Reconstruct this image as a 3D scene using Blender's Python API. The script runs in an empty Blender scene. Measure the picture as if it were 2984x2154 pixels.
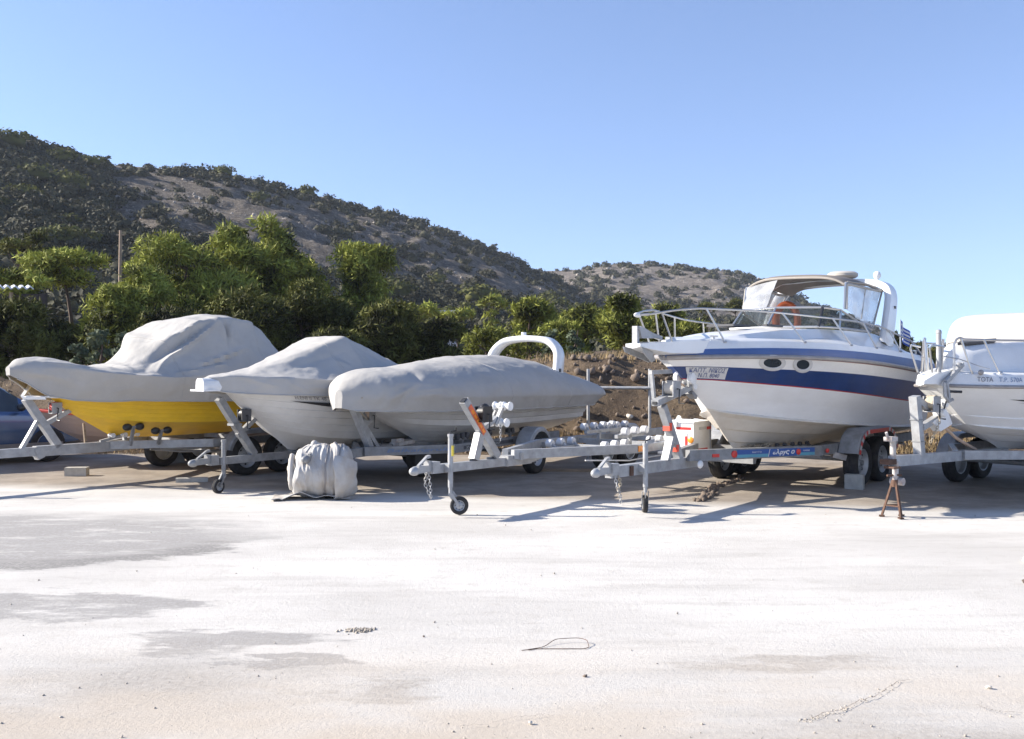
import bpy, math, random
import numpy as np
from mathutils import Vector, Matrix, noise as mn

# ------------------------------------------------------------------ camera, sky, sun, exposure
S = bpy.context.scene
COL = S.collection
CAM_H = 1.7
cam_d = bpy.data.cameras.new("camera")
cam = bpy.data.objects.new("camera", cam_d)
COL.objects.link(cam)
cam.location = (0, 0, CAM_H)
cam.rotation_euler = (math.radians(90), 0, 0)
cam_d.sensor_width = 36.0
cam_d.lens = 34.6
cam_d.shift_y = -11.0 / 2984.0
cam_d.clip_start = 0.1
cam_d.clip_end = 4000
S.camera = cam

SUN_EL = math.radians(27.5)
SUN_DIR = Vector((-1.0, 0.085, math.tan(SUN_EL))).normalized()
world = bpy.data.worlds.new("World")
S.world = world
world.use_nodes = True
wn = world.node_tree.nodes
wl = world.node_tree.links
sky = wn.new("ShaderNodeTexSky")
sky.sky_type = 'NISHITA'
sky.sun_disc = False
sky.sun_elevation = SUN_EL
sky.sun_rotation = math.atan2(SUN_DIR.x, SUN_DIR.y)
sky.altitude = 600
sky.air_density = 1.0
sky.dust_density = 0.1
sky.ozone_density = 3.0
sky_tc = wn.new("ShaderNodeTexCoord")
sky_mul = wn.new("ShaderNodeVectorMath")
sky_mul.operation = 'MULTIPLY_ADD'
sky_mul.inputs[1].default_value = (1, 1, 0.88)
sky_mul.inputs[2].default_value = (0, 0, 0.125)
wl.new(sky_tc.outputs["Generated"], sky_mul.inputs[0])
wl.new(sky_mul.outputs[0], sky.inputs[0])
sky_tint = wn.new("ShaderNodeMixRGB")
sky_tint.blend_type = 'MULTIPLY'
sky_tint.inputs[0].default_value = 1.0
sky_tint.inputs[2].default_value = (1.02, 0.895, 0.90, 1)
wl.new(sky.outputs[0], sky_tint.inputs[1])
bg = wn["Background"]
bg.inputs["Strength"].default_value = 0.132
wl.new(sky_tint.outputs[0], bg.inputs[0])

sun_d = bpy.data.lights.new("sun", 'SUN')
sun_d.energy = 5.0
sun_d.angle = math.radians(0.5)
sun_d.color = (1.0, 0.93, 0.82)
sun = bpy.data.objects.new("sun", sun_d)
COL.objects.link(sun)
sun.rotation_euler = (-SUN_DIR).to_track_quat('-Z', 'Y').to_euler()
sun.location = (-20, 0, 30)

S.view_settings.view_transform = 'Standard'
S.view_settings.look = 'None'
S.view_settings.gamma = 1.0
S.view_settings.use_curve_mapping = False
S.view_settings.exposure = 1.15
S.render.engine = 'CYCLES'
S.cycles.max_bounces = 6
S.cycles.transparent_max_bounces = 12

F = 2866.0


def at(px, py, y):
    """photo pixel at world depth y -> world point"""
    return Vector(((px - 1492.0) / F * y, y, CAM_H - (py - 1066.0) / F * y))


# ------------------------------------------------------------------ materials
MATS = {}


def _n(nt, t, **kw):
    n = nt.nodes.new(t)
    for k, v in kw.items():
        setattr(n, k, v)
    return n


def mat(name, col, rough=0.6, metal=0.0, var=0.15, scale=6.0, bump=0.0, bscale=60.0, dirt=None, dirt_amt=0.3,
        dirt_scale=2.0, spec=0.5, coat=0.0, stretch=(1, 1, 1)):
    if name in MATS:
        return MATS[name]
    m = bpy.data.materials.new(name)
    m.use_nodes = True
    nt = m.node_tree
    b = nt.nodes["Principled BSDF"]
    b.inputs["Roughness"].default_value = rough
    b.inputs["Metallic"].default_value = metal
    b.inputs["Specular IOR Level"].default_value = spec
    b.inputs["Coat Weight"].default_value = coat
    tc = _n(nt, "ShaderNodeTexCoord")
    mp = _n(nt, "ShaderNodeMapping")
    mp.inputs["Scale"].default_value = stretch
    nt.links.new(tc.outputs["Object"], mp.inputs[0])
    nz = _n(nt, "ShaderNodeTexNoise")
    nz.inputs["Scale"].default_value = scale
    nz.inputs["Detail"].default_value = 6
    nz.inputs["Roughness"].default_value = 0.65
    nt.links.new(mp.outputs[0], nz.inputs["Vector"])
    rp = _n(nt, "ShaderNodeValToRGB")
    rp.color_ramp.elements[0].position = 0.3
    rp.color_ramp.elements[1].position = 0.7
    c = np.array(col)
    rp.color_ramp.elements[0].color = (*np.clip(c * (1 - var), 0, 1), 1)
    rp.color_ramp.elements[1].color = (*np.clip(c * (1 + var), 0, 1), 1)
    nt.links.new(nz.outputs[0], rp.inputs[0])
    out = rp.outputs[0]
    if dirt is not None:
        n2 = _n(nt, "ShaderNodeTexNoise")
        n2.inputs["Scale"].default_value = dirt_scale
        n2.inputs["Detail"].default_value = 8
        n2.inputs["Roughness"].default_value = 0.7
        nt.links.new(mp.outputs[0], n2.inputs["Vector"])
        mr = _n(nt, "ShaderNodeMapRange")
        mr.inputs[1].default_value = 0.45
        mr.inputs[2].default_value = 0.75
        mr.inputs[3].default_value = 0
        mr.inputs[4].default_value = dirt_amt
        nt.links.new(n2.outputs[0], mr.inputs[0])
        mx = _n(nt, "ShaderNodeMixRGB")
        mx.inputs[2].default_value = (*dirt, 1)
        nt.links.new(mr.outputs[0], mx.inputs[0])
        nt.links.new(out, mx.inputs[1])
        out = mx.outputs[0]
    nt.links.new(out, b.inputs["Base Color"])
    if bump > 0:
        n3 = _n(nt, "ShaderNodeTexNoise")
        n3.inputs["Scale"].default_value = bscale
        n3.inputs["Detail"].default_value = 4
        nt.links.new(mp.outputs[0], n3.inputs["Vector"])
        bp = _n(nt, "ShaderNodeBump")
        bp.inputs["Strength"].default_value = bump
        bp.inputs["Distance"].default_value = 0.02
        nt.links.new(n3.outputs[0], bp.inputs["Height"])
        nt.links.new(bp.outputs[0], b.inputs["Normal"])
    MATS[name] = m
    return m


def glass_mat(name, tint, alpha, rough=0.05, diff=(0.6, 0.62, 0.62)):
    m = bpy.data.materials.new(name)
    m.use_nodes = True
    nt = m.node_tree
    b = nt.nodes["Principled BSDF"]
    b.inputs["Base Color"].default_value = (*diff, 1)
    b.inputs["Roughness"].default_value = rough
    tr = _n(nt, "ShaderNodeBsdfTransparent")
    tr.inputs[0].default_value = (*tint, 1)
    mx = _n(nt, "ShaderNodeMixShader")
    tc = _n(nt, "ShaderNodeTexCoord")
    nz = _n(nt, "ShaderNodeTexNoise")
    nz.inputs["Scale"].default_value = 3.0
    nz.inputs["Detail"].default_value = 3
    nt.links.new(tc.outputs["Object"], nz.inputs["Vector"])
    mr = _n(nt, "ShaderNodeMapRange")
    mr.inputs[1].default_value = 0.35
    mr.inputs[2].default_value = 0.65
    mr.inputs[3].default_value = alpha * 0.6
    mr.inputs[4].default_value = alpha * 1.4
    nt.links.new(nz.outputs[0], mr.inputs[0])
    nt.links.new(mr.outputs[0], mx.inputs[0])
    nt.links.new(tr.outputs[0], mx.inputs[1])
    nt.links.new(b.outputs[0], mx.inputs[2])
    nt.links.new(mx.outputs[0], nt.nodes["Material Output"].inputs[0])
    MATS[name] = m
    return m


def leaf_mat(name, dark, light, trans=0.25):
    m = bpy.data.materials.new(name)
    m.use_nodes = True
    nt = m.node_tree
    b = nt.nodes["Principled BSDF"]
    b.inputs["Roughness"].default_value = 0.75
    b.inputs["Specular IOR Level"].default_value = 0.2
    g = _n(nt, "ShaderNodeNewGeometry")
    rp = _n(nt, "ShaderNodeValToRGB")
    rp.color_ramp.elements[0].color = (*dark, 1)
    rp.color_ramp.elements[1].color = (*light, 1)
    tc = _n(nt, "ShaderNodeTexCoord")
    nz = _n(nt, "ShaderNodeTexNoise")
    nz.inputs["Scale"].default_value = 0.75
    nz.inputs["Detail"].default_value = 3
    nt.links.new(tc.outputs["Object"], nz.inputs["Vector"])
    ad = _n(nt, "ShaderNodeMath", operation='MULTIPLY_ADD')
    ad.inputs[1].default_value = 0.5
    nt.links.new(g.outputs["Random Per Island"], ad.inputs[0])
    mm = _n(nt, "ShaderNodeMath", operation='MULTIPLY_ADD')
    mm.inputs[1].default_value = 2.4
    mm.inputs[2].default_value = -0.98
    nt.links.new(nz.outputs[0], mm.inputs[0])
    nt.links.new(mm.outputs[0], ad.inputs[2])
    nt.links.new(ad.outputs[0], rp.inputs[0])
    nt.links.new(rp.outputs[0], b.inputs["Base Color"])
    tl = _n(nt, "ShaderNodeBsdfTranslucent")
    nt.links.new(rp.outputs[0], tl.inputs[0])
    mx = _n(nt, "ShaderNodeMixShader")
    mx.inputs[0].default_value = trans
    nt.links.new(b.outputs[0], mx.inputs[1])
    nt.links.new(tl.outputs[0], mx.inputs[2])
    nt.links.new(mx.outputs[0], nt.nodes["Material Output"].inputs[0])
    MATS[name] = m
    return m


GALV = mat("galvanised_steel", (0.36, 0.365, 0.37), 0.5, 0.25, 0.22, 9, 0.05, 40, dirt=(0.25, 0.2, 0.15), dirt_amt=0.35, dirt_scale=3)
GALV_OLD = mat("weathered_galvanised_steel", (0.24, 0.245, 0.25), 0.6, 0.2, 0.25, 8, 0.05, 40, dirt=(0.18, 0.14, 0.1), dirt_amt=0.4, dirt_scale=3)
STEEL = mat("stainless_steel", (0.5, 0.5, 0.5), 0.3, 0.8, 0.06, 10)
RUST = mat("rusty_steel", (0.10, 0.054, 0.036), 0.85, 0.1, 0.45, 14, 0.2, 60)
RUSTY_GALV = mat("rust_streaked_steel", (0.48, 0.45, 0.42), 0.7, 0.1, 0.25, 12, 0.1, 60, dirt=(0.22, 0.09, 0.04), dirt_amt=0.8, dirt_scale=9)
RUBBER = mat("tyre_rubber", (0.022, 0.022, 0.023), 0.85, 0, 0.3, 20, 0.2, 60, dirt=(0.12, 0.1, 0.08), dirt_amt=0.35, dirt_scale=7)
RIM = mat("wheel_rim_silver", (0.42, 0.43, 0.44), 0.45, 0.4, 0.15, 9)
BLACK = mat("black_plastic", (0.02, 0.02, 0.022), 0.45, 0, 0.2, 9)
DARKGREY = mat("dark_grey_plastic", (0.07, 0.07, 0.075), 0.6, 0, 0.2, 9)
WHITE = mat("white_gelcoat", (0.74, 0.74, 0.73), 0.28, 0, 0.03, 3, dirt=(0.5, 0.46, 0.4), dirt_amt=0.3, dirt_scale=2.5, coat=0.2)
HULLWHITE = mat("weathered_white_hull", (0.82, 0.815, 0.80), 0.4, 0, 0.04, 2.5, dirt=(0.6, 0.56, 0.5), dirt_amt=0.25, dirt_scale=1.6, stretch=(1, 1, 2.5))
HULLGREY = mat("chalky_grey_hull", (0.62, 0.61, 0.59), 0.5, 0, 0.06, 3, dirt=(0.36, 0.32, 0.27), dirt_amt=0.4, dirt_scale=2)
CREAM = mat("stained_hull_bottom", (0.70, 0.655, 0.58), 0.5, 0, 0.08, 3, dirt=(0.45, 0.36, 0.26), dirt_amt=0.5, dirt_scale=1.6)
BLUE = mat("navy_blue_gelcoat", (0.016, 0.046, 0.165), 0.4, 0, 0.18, 2.2, coat=0.0, dirt=(0.07, 0.085, 0.13), dirt_amt=0.35, dirt_scale=3)
BLUE2 = mat("faded_blue_gelcoat", (0.04, 0.095, 0.27), 0.45, 0, 0.12, 3)
RED = mat("red_stripe", (0.42, 0.03, 0.03), 0.5, 0, 0.15, 6)
RUBGREY = mat("rub_rail_grey", (0.30, 0.28, 0.27), 0.5, 0.2, 0.15, 6)
YELLOW = mat("yellow_hull_paint", (0.80, 0.50, 0.025), 0.5, 0, 0.08, 2.5, dirt=(0.52, 0.31, 0.04), dirt_amt=0.5, dirt_scale=2.6, stretch=(1, 1, 3))
TARP = mat("grey_boat_cover_fabric", (0.40, 0.385, 0.362), 0.8, 0, 0.06, 2.2, 0.35, 11, dirt=(0.28, 0.265, 0.245), dirt_amt=0.4, dirt_scale=1.7, spec=0.25)
TARP2 = mat("pale_boat_cover_fabric", (0.43, 0.413, 0.388), 0.75, 0, 0.05, 2.2, 0.3, 11, dirt=(0.34, 0.325, 0.3), dirt_amt=0.35, dirt_scale=2, spec=0.25)
BUNDLE = mat("creased_white_tarpaulin", (0.45, 0.435, 0.415), 0.7, 0, 0.08, 5, 0.3, 14, dirt=(0.36, 0.28, 0.2), dirt_amt=0.7, dirt_scale=4, spec=0.3)
CANVAS = mat("beige_canvas", (0.36, 0.32, 0.275), 0.9, 0, 0.07, 6, 0.1, 60)
CANVAS_DK = mat("taupe_canvas", (0.19, 0.165, 0.145), 0.9, 0, 0.1, 4, 0.1, 60)
CREAMCANVAS = mat("cream_canvas", (0.43, 0.40, 0.355), 0.85, 0, 0.05, 4, 0.1, 60)
ROLLERPL = mat("grey_white_roller_plastic", (0.55, 0.55, 0.56), 0.5, 0, 0.06, 4)
ORANGE = mat("orange_vinyl", (0.60, 0.14, 0.055), 0.6, 0, 0.1, 6)
REFRED = mat("red_reflector", (0.62, 0.04, 0.03), 0.3, 0, 0.1, 10)
REFRED_L = mat("bright_red_tape", (0.75, 0.09, 0.05), 0.45, 0, 0.1, 10)
REFWHITE = mat("silver_reflective_tape", (0.55, 0.56, 0.55), 0.35, 0.1, 0.1, 10)
AMBER = mat("amber_reflector", (0.85, 0.30, 0.03), 0.35, 0, 0.1, 10)
WHITEPL = mat("white_plastic", (0.78, 0.78, 0.77), 0.45, 0, 0.04, 4, dirt=(0.5, 0.46, 0.4), dirt_amt=0.3, dirt_scale=5)
STICKBLUE = mat("sticker_blue", (0.03, 0.09, 0.30), 0.4, 0, 0.1, 5)
STICKTEAL = mat("sticker_teal", (0.10, 0.32, 0.42), 0.4, 0, 0.1, 5)
STICKRED = mat("sticker_orange_red", (0.7, 0.14, 0.06), 0.45, 0, 0.35, 12)
YELLOWST = mat("yellow_sticker", (0.65, 0.52, 0.06), 0.5, 0, 0.1, 9)
LETTER = mat("faded_blue_lettering", (0.10, 0.13, 0.26), 0.6, 0, 0.15, 14)
LETTER_GR = mat("grey_lettering", (0.16, 0.16, 0.18), 0.6, 0, 0.15, 14)
LETTER_BL = mat("steel_blue_lettering", (0.13, 0.19, 0.32), 0.6, 0, 0.15, 14)
PLATE = mat("name_plate_white", (0.58, 0.58, 0.58), 0.5, 0, 0.05, 5)
ROPE = mat("rope", (0.42, 0.36, 0.27), 0.9, 0, 0.2, 20)
STRAPRED = mat("red_webbing", (0.5, 0.07, 0.05), 0.7, 0, 0.15, 20)
STRAPTAN = mat("tan_webbing", (0.5, 0.36, 0.26), 0.75, 0, 0.15, 20)
WOOD = mat("weathered_wood", (0.24, 0.18, 0.125), 0.85, 0, 0.3, 6, 0.2, 50, stretch=(1, 6, 6))
POLEWOOD = mat("pole_timber", (0.34, 0.25, 0.18), 0.85, 0, 0.25, 6, stretch=(4, 4, 0.6))
BLOCK = mat("concrete_block", (0.40, 0.38, 0.34), 0.9, 0, 0.18, 9, 0.3, 50)
CARPAINT = mat("silver_blue_car_paint", (0.075, 0.135, 0.27), 0.25, 0.5, 0.05, 5, coat=0.6)
CARGLASS = mat("dark_car_glass", (0.03, 0.04, 0.05), 0.05, 0, 0.1, 3, spec=0.8)
CARTRIM = mat("car_sill_grey", (0.2, 0.19, 0.18), 0.7, 0, 0.15, 6)
PINK = mat("faded_pinkish_hull", (0.36, 0.28, 0.25), 0.6, 0, 0.1, 4, dirt=(0.25, 0.19, 0.16), dirt_amt=0.4)
BARK = mat("pine_bark", (0.11, 0.075, 0.055), 0.95, 0, 0.35, 5, 0.5, 14, stretch=(1, 1, 0.3))
STONE = mat("limestone", (0.42, 0.38, 0.33), 0.9, 0, 0.25, 7, 0.3, 30)
STONE_W = mat("pale_limestone", (0.60, 0.55, 0.47), 0.9, 0, 0.15, 7, 0.3, 30)
CHUNK = mat("dark_earthy_rubble", (0.15, 0.115, 0.09), 0.95, 0, 0.4, 7, 0.3, 30)
RUBBLE = mat("mixed_rubble", (0.17, 0.13, 0.10), 0.95, 0, 0.55, 2.5, 0.3, 25)
PEBBLE = mat("pebbles", (0.36, 0.32, 0.27), 0.9, 0, 0.35, 3, 0.2, 40)
HOUSEWALL = mat("white_render_wall", (0.62, 0.62, 0.62), 0.85, 0, 0.05, 2)
SHEET = mat("corrugated_sheet", (0.58, 0.59, 0.62), 0.5, 0.2, 0.12, 3, dirt=(0.35, 0.25, 0.18), dirt_amt=0.3)
SHADEWALL = mat("shaded_shed_wall", (0.06, 0.05, 0.045), 0.9, 0, 0.2, 3)  # near black stands for the shade under the shed roof
DRY = mat("dry_grass_blades", (0.27, 0.195, 0.10), 0.9, 0, 0.4, 2.5)
FLAGBLUE = mat("flag_blue", (0.04, 0.10, 0.42), 0.8, 0, 0.1, 8)
FLAGWHITE = mat("flag_white", (0.72, 0.72, 0.72), 0.8, 0, 0.05, 8)
GLASS = glass_mat("windscreen_glass", (0.74, 0.77, 0.77), 0.10, 0.05, (0.12, 0.13, 0.13))
VINYL = glass_mat("clear_vinyl_curtain", (0.9, 0.91, 0.92), 0.36, 0.3, (0.66, 0.67, 0.69))
PINE = leaf_mat("pine_needles", (0.016, 0.02, 0.006), (0.42, 0.445, 0.085), 0.12)  # near black to bright clumps put sunlit and shaded foliage into the colour
PINE_DK = leaf_mat("dark_shaded_pine_needles", (0.011, 0.012, 0.005), (0.185, 0.19, 0.042), 0.08)  # darker needle copy, shade put into the colour of low and rear pines
OLIVE = leaf_mat("olive_leaves", (0.06, 0.08, 0.05), (0.17, 0.20, 0.12), 0.2)
SHRUB = leaf_mat("scrub_leaves", (0.022, 0.022, 0.014), (0.088, 0.084, 0.046), 0.1)
SHRUB_LT = leaf_mat("hill_pine_needles", (0.035, 0.042, 0.012), (0.15, 0.15, 0.035), 0.18)

# ------------------------------------------------------------------ mesh builder


class MB:
    def __init__(s):
        s.v = []
        s.f = []
        s.m = []

    def add(s, vs, fs, m=0):
        o = len(s.v)
        s.v.extend([tuple(map(float, q)) for q in vs])
        for f in fs:
            s.f.append([o + i for i in f])
            s.m.append(m)
        return s

    def obox(s, c, ax, ay, az, m=0):
        """box from centre and three half-axis vectors"""
        c = Vector(c)
        ax, ay, az = Vector(ax), Vector(ay), Vector(az)
        vs = [c + i * ax + j * ay + k * az for k in (-1, 1) for j in (-1, 1) for i in (-1, 1)]
        return s.add(vs, [(0, 2, 3, 1), (4, 5, 7, 6), (0, 1, 5, 4), (2, 6, 7, 3), (0, 4, 6, 2), (1, 3, 7, 5)], m)

    def box(s, c, size, rz=0.0, m=0):
        cz, sz = math.cos(rz), math.sin(rz)
        return s.obox(c, (size[0] / 2 * cz, size[0] / 2 * sz, 0), (-size[1] / 2 * sz, size[1] / 2 * cz, 0), (0, 0, size[2] / 2), m)

    def bar(s, p0, p1, w, h, up=(0, 0, 1), m=0):
        p0, p1 = Vector(p0), Vector(p1)
        d = p1 - p0
        L = d.length
        d.normalize()
        u = Vector(up)
        if abs(d.dot(u)) > 0.95:
            u = Vector((1, 0, 0))
        sd = d.cross(u).normalized()
        u = sd.cross(d).normalized()
        return s.obox((p0 + p1) / 2, d * L / 2, sd * w / 2, u * h / 2, m)

    def grid(s, rows, m=0, closed_u=False, closed_v=False, flip=False, mfun=None):
        nr, nc = len(rows), len(rows[0])
        o = len(s.v)
        for r in rows:
            s.v.extend([tuple(map(float, q)) for q in r])
        for i in range(nr if closed_v else nr - 1):
            for j in range(nc if closed_u else nc - 1):
                a, b = o + i * nc + j, o + i * nc + (j + 1) % nc
                c, d = o + ((i + 1) % nr) * nc + (j + 1) % nc, o + ((i + 1) % nr) * nc + j
                s.f.append([a, d, c, b] if flip else [a, b, c, d])
                s.m.append(mfun(i, j) if mfun else m)
        return s

    def tube(s, pts, r, n=8, m=0, closed=False, caps=True):
        pts = [Vector(p) for p in pts]
        N = len(pts)
        rr = r if isinstance(r, (list, tuple)) else [r] * N
        tang = []
        for i in range(N):
            if closed:
                t = pts[(i + 1) % N] - pts[i - 1]
            else:
                t = pts[min(i + 1, N - 1)] - pts[max(i - 1, 0)]
            tang.append(t.normalized() if t.length > 1e-9 else Vector((0, 0, 1)))
        u = tang[0].orthogonal().normalized()
        rows = []
        for i in range(N):
            t = tang[i]
            u = (u - t * u.dot(t))
            u = u.normalized() if u.length > 1e-6 else t.orthogonal().normalized()
            w = t.cross(u)
            rows.append([pts[i] + (u * math.cos(2 * math.pi * k / n) + w * math.sin(2 * math.pi * k / n)) * rr[i] for k in range(n)])
        o = len(s.v)
        s.grid(rows, m, closed_u=True, closed_v=closed)
        if caps and not closed:
            s.f.append([o + k for k in range(n)][::-1])
            s.m.append(m)
            s.f.append([o + (N - 1) * n + k for k in range(n)])
            s.m.append(m)
        return s

    def cyl(s, p0, p1, r, r1=None, n=14, m=0):
        return s.tube([p0, p1], [r, r if r1 is None else r1], n, m)

    def lathe(s, prof, c, axis, n=20, m=0):
        """prof: list of (radius, offset along axis)"""
        c = Vector(c)
        a = Vector(axis).normalized()
        u = a.orthogonal().normalized()
        w = a.cross(u)
        rows = [[c + a * x + (u * math.cos(2 * math.pi * k / n) + w * math.sin(2 * math.pi * k / n)) * max(r, 1e-4) for k in range(n)] for r, x in prof]
        return s.grid(rows, m, closed_u=True)

    def ell(s, c, rad, nu=14, nv=8, m=0):
        c = Vector(c)
        rows = []
        for j in range(nv + 1):
            t = math.pi * j / nv - math.pi / 2
            q = max(math.cos(t), 1e-3)
            rows.append([c + Vector((rad[0] * q * math.cos(2 * math.pi * k / nu), rad[1] * q * math.sin(2 * math.pi * k / nu), rad[2] * math.sin(t))) for k in range(nu)])
        return s.grid(rows, m, closed_u=True)

    def prism(s, poly, off, m=0):
        n = len(poly)
        off = Vector(off)
        vs = [Vector(p) for p in poly] + [Vector(p) + off for p in poly]
        fs = [list(range(n))[::-1], list(range(n, 2 * n))] + [(i, (i + 1) % n, n + (i + 1) % n, n + i) for i in range(n)]
        return s.add(vs, fs, m)

    def sheet(s, rows, thick, m=0):
        """closed thin solid from a grid of points (offset along averaged normals)"""
        A = np.array([[tuple(q) for q in r] for r in rows], float)
        du = np.gradient(A, axis=1)
        dv = np.gradient(A, axis=0)
        nn = np.cross(du, dv)
        nn /= np.linalg.norm(nn, axis=2, keepdims=True) + 1e-9
        B = A - nn * thick
        nr, nc = A.shape[:2]
        s.grid(A.tolist(), m)
        s.grid(B.tolist(), m, flip=True)
        edge = [(0, j) for j in range(nc)] + [(i, nc - 1) for i in range(1, nr)] + [(nr - 1, j) for j in range(nc - 2, -1, -1)] + [(i, 0) for i in range(nr - 2, 0, -1)]
        ra = [A[i, j].tolist() for i, j in edge]
        rb = [B[i, j].tolist() for i, j in edge]
        s.grid([ra, rb], m, closed_u=True, flip=True)
        return s

    def mesh(s, name, mats, angle=40):
        me = bpy.data.meshes.new(name)
        me.from_pydata(s.v, [], s.f)
        for q in (mats if isinstance(mats, (list, tuple)) else [mats]):
            me.materials.append(q)
        me.polygons.foreach_set("material_index", s.m)
        if angle > 0:
            me.polygons.foreach_set("use_smooth", [True] * len(s.f))
            me.update()
            me.set_sharp_from_angle(angle=math.radians(angle))
        me.update()
        return me

    def build(s, name, mats, parent=None, angle=40):
        return link(name, s.mesh(name, mats, angle), parent)


def link(name, data, parent=None):
    o = bpy.data.objects.new(name, data)
    COL.objects.link(o)
    if parent is not None:
        o.parent = parent
    return o


def tag(o, label=None, cat=None, group=None, kind=None):
    if label:
        o["label"] = label
    if cat:
        o["category"] = cat
    if group:
        o["group"] = group
    if kind:
        o["kind"] = kind
    return o


def thing(name, label, cat, loc=(0, 0, 0), yaw=0.0, group=None, pitch=0.0):
    o = bpy.data.objects.new(name, None)
    o.empty_display_size = 0.2
    COL.objects.link(o)
    o.location = loc
    o.rotation_euler = (0, pitch, yaw)
    return tag(o, label, cat, group)


def raw_mesh(name, V, Fa, mats, smooth=False):
    """fast mesh from numpy arrays; Fa (n,3) or (n,4)"""
    me = bpy.data.meshes.new(name)
    n, k = Fa.shape
    me.vertices.add(len(V))
    me.vertices.foreach_set("co", np.asarray(V, np.float32).ravel())
    me.loops.add(n * k)
    me.loops.foreach_set("vertex_index", Fa.astype(np.int32).ravel())
    me.polygons.add(n)
    me.polygons.foreach_set("loop_start", np.arange(0, n * k, k, dtype=np.int32))
    if smooth:
        me.polygons.foreach_set("use_smooth", np.ones(n, bool))
    for q in (mats if isinstance(mats, (list, tuple)) else [mats]):
        me.materials.append(q)
    me.update(calc_edges=True)
    me.validate()
    return me


def pchip(xs, ys, x):
    xs = np.asarray(xs, float)
    ys = np.asarray(ys, float)
    x = np.clip(np.asarray(x, float), xs[0], xs[-1])
    h = np.diff(xs)
    d = np.diff(ys) / h
    m = np.zeros_like(ys)
    m[0], m[-1] = d[0], d[-1]
    for i in range(1, len(xs) - 1):
        if d[i - 1] * d[i] > 0:
            w1, w2 = 2 * h[i] + h[i - 1], h[i] + 2 * h[i - 1]
            m[i] = (w1 + w2) / (w1 / d[i - 1] + w2 / d[i])
    i = np.clip(np.searchsorted(xs, x, side='right') - 1, 0, len(xs) - 2)
    t = (x - xs[i]) / h[i]
    return ((2 * t**3 - 3 * t**2 + 1) * ys[i] + (t**3 - 2 * t**2 + t) * h[i] * m[i] + (-2 * t**3 + 3 * t**2) * ys[i + 1] + (t**3 - t**2) * h[i] * m[i + 1])


def fbm(p, octv=4):
    return mn.fractal(Vector(p), 1.0, 2.0, octv)


# ------------------------------------------------------------------ terrain functions
def smooth(a, b, x):
    t = np.clip((x - a) / (b - a), 0, 1)
    return t * t * (3 - 2 * t)


def vnoise(x, y, sc, seed, octv=4):
    """cheap vectorised value-noise fbm"""
    x = np.asarray(x, float) / sc
    y = np.asarray(y, float) / sc
    r = 0
    amp = 1
    tot = 0
    for o in range(octv):
        xi, yi = np.floor(x), np.floor(y)
        fx, fy = x - xi, y - yi
        fx, fy = fx * fx * (3 - 2 * fx), fy * fy * (3 - 2 * fy)

        def hsh(a, b):
            q = np.sin(a * 127.1 + b * 311.7 + seed * 74.7 + o * 13.3) * 43758.5453
            return q - np.floor(q)
        v = (hsh(xi, yi) * (1 - fx) + hsh(xi + 1, yi) * fx) * (1 - fy) + (hsh(xi, yi + 1) * (1 - fx) + hsh(xi + 1, yi + 1) * fx) * fy
        r = r + amp * (v - 0.5) * 2
        tot += amp
        amp *= 0.5
        x, y = x * 2.03, y * 2.03
    return r / tot


def base_z(x, y):
    """land behind the yard"""
    x = np.asarray(x, float)
    y = np.asarray(y, float)
    px = 1492 + F * x / np.maximum(y, 1)
    top = 1.25 + 0.55 * smooth(1150, 1700, px) - 0.75 * smooth(2250, 2700, px)
    foot = 18.9 + 0.35 * vnoise(x, y * 0, 3.0, 3)
    e = smooth(0, 2.6, y - foot)
    rub = e * (0.22 * vnoise(x, y, 1.6, 5) + 0.13 * vnoise(x, y, 0.55, 6)) * np.where(y < 30, 1, 0.4)
    far = np.maximum(y - 22, 0) * 0.018
    return np.where(y < foot, -0.03, e * top + rub + far)


HILL_PX = [-900, -400, 0, 110, 250, 330, 480, 660, 860, 1000, 1130, 1280, 1400, 1500, 1560, 1610, 1680, 1740, 1850]
HILL_PY = [300, 330, 385, 410, 452, 468, 480, 500, 545, 580, 612, 660, 702, 748, 785, 800, 850, 900, 1050]
HILL_PY = [q + 11 for q in HILL_PY]
HILL_YR = [170, 180, 200, 205, 212, 218, 225, 235, 250, 262, 272, 285, 295, 300, 305, 310, 315, 320, 325]
FAR_PX = [900, 1300, 1560, 1620, 1700, 1780, 1850, 1960, 2060, 2150, 2210, 2330, 2450, 2600, 2740, 2850, 3100, 3600]
FAR_PY = [830, 800, 792, 792, 788, 774, 774, 776, 784, 798, 815, 872, 920, 975, 1035, 1050, 1056, 1058]


def hill_z(px, y):
    px = np.asarray(px, float)
    y = np.asarray(y, float)
    yr = pchip(HILL_PX, HILL_YR, px)
    py = pchip(HILL_PX, HILL_PY, px)
    zr = CAM_H + (1066 - py) / F * yr
    y0 = 62 + 30 * smooth(200, 1500, px)
    x = (px - 1492) / F * y
    s = (y - y0) / (yr - y0)
    sc = np.clip(s, 0, 1)
    z = 2.0 + (zr - 2.0) * (0.35 * sc + 0.65 * sc**1.5)
    z = z + (vnoise(x, y, 22, 11) * 2.6 + vnoise(x, y, 7, 12) * 1.1 + (0.5 - np.abs(vnoise(x, y, 13, 15, 3))) * 2.0 + vnoise(x, y, 2.6, 13, 2) * 0.45) * np.minimum(sc * 2.5, 1) * (1 - 0.75 * smooth(0.75, 1, sc))
    back = np.maximum(y - yr, 0)
    z = z - back * 0.28 - back**2 * 0.001
    return np.where(s < 0, -3, z)


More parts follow.
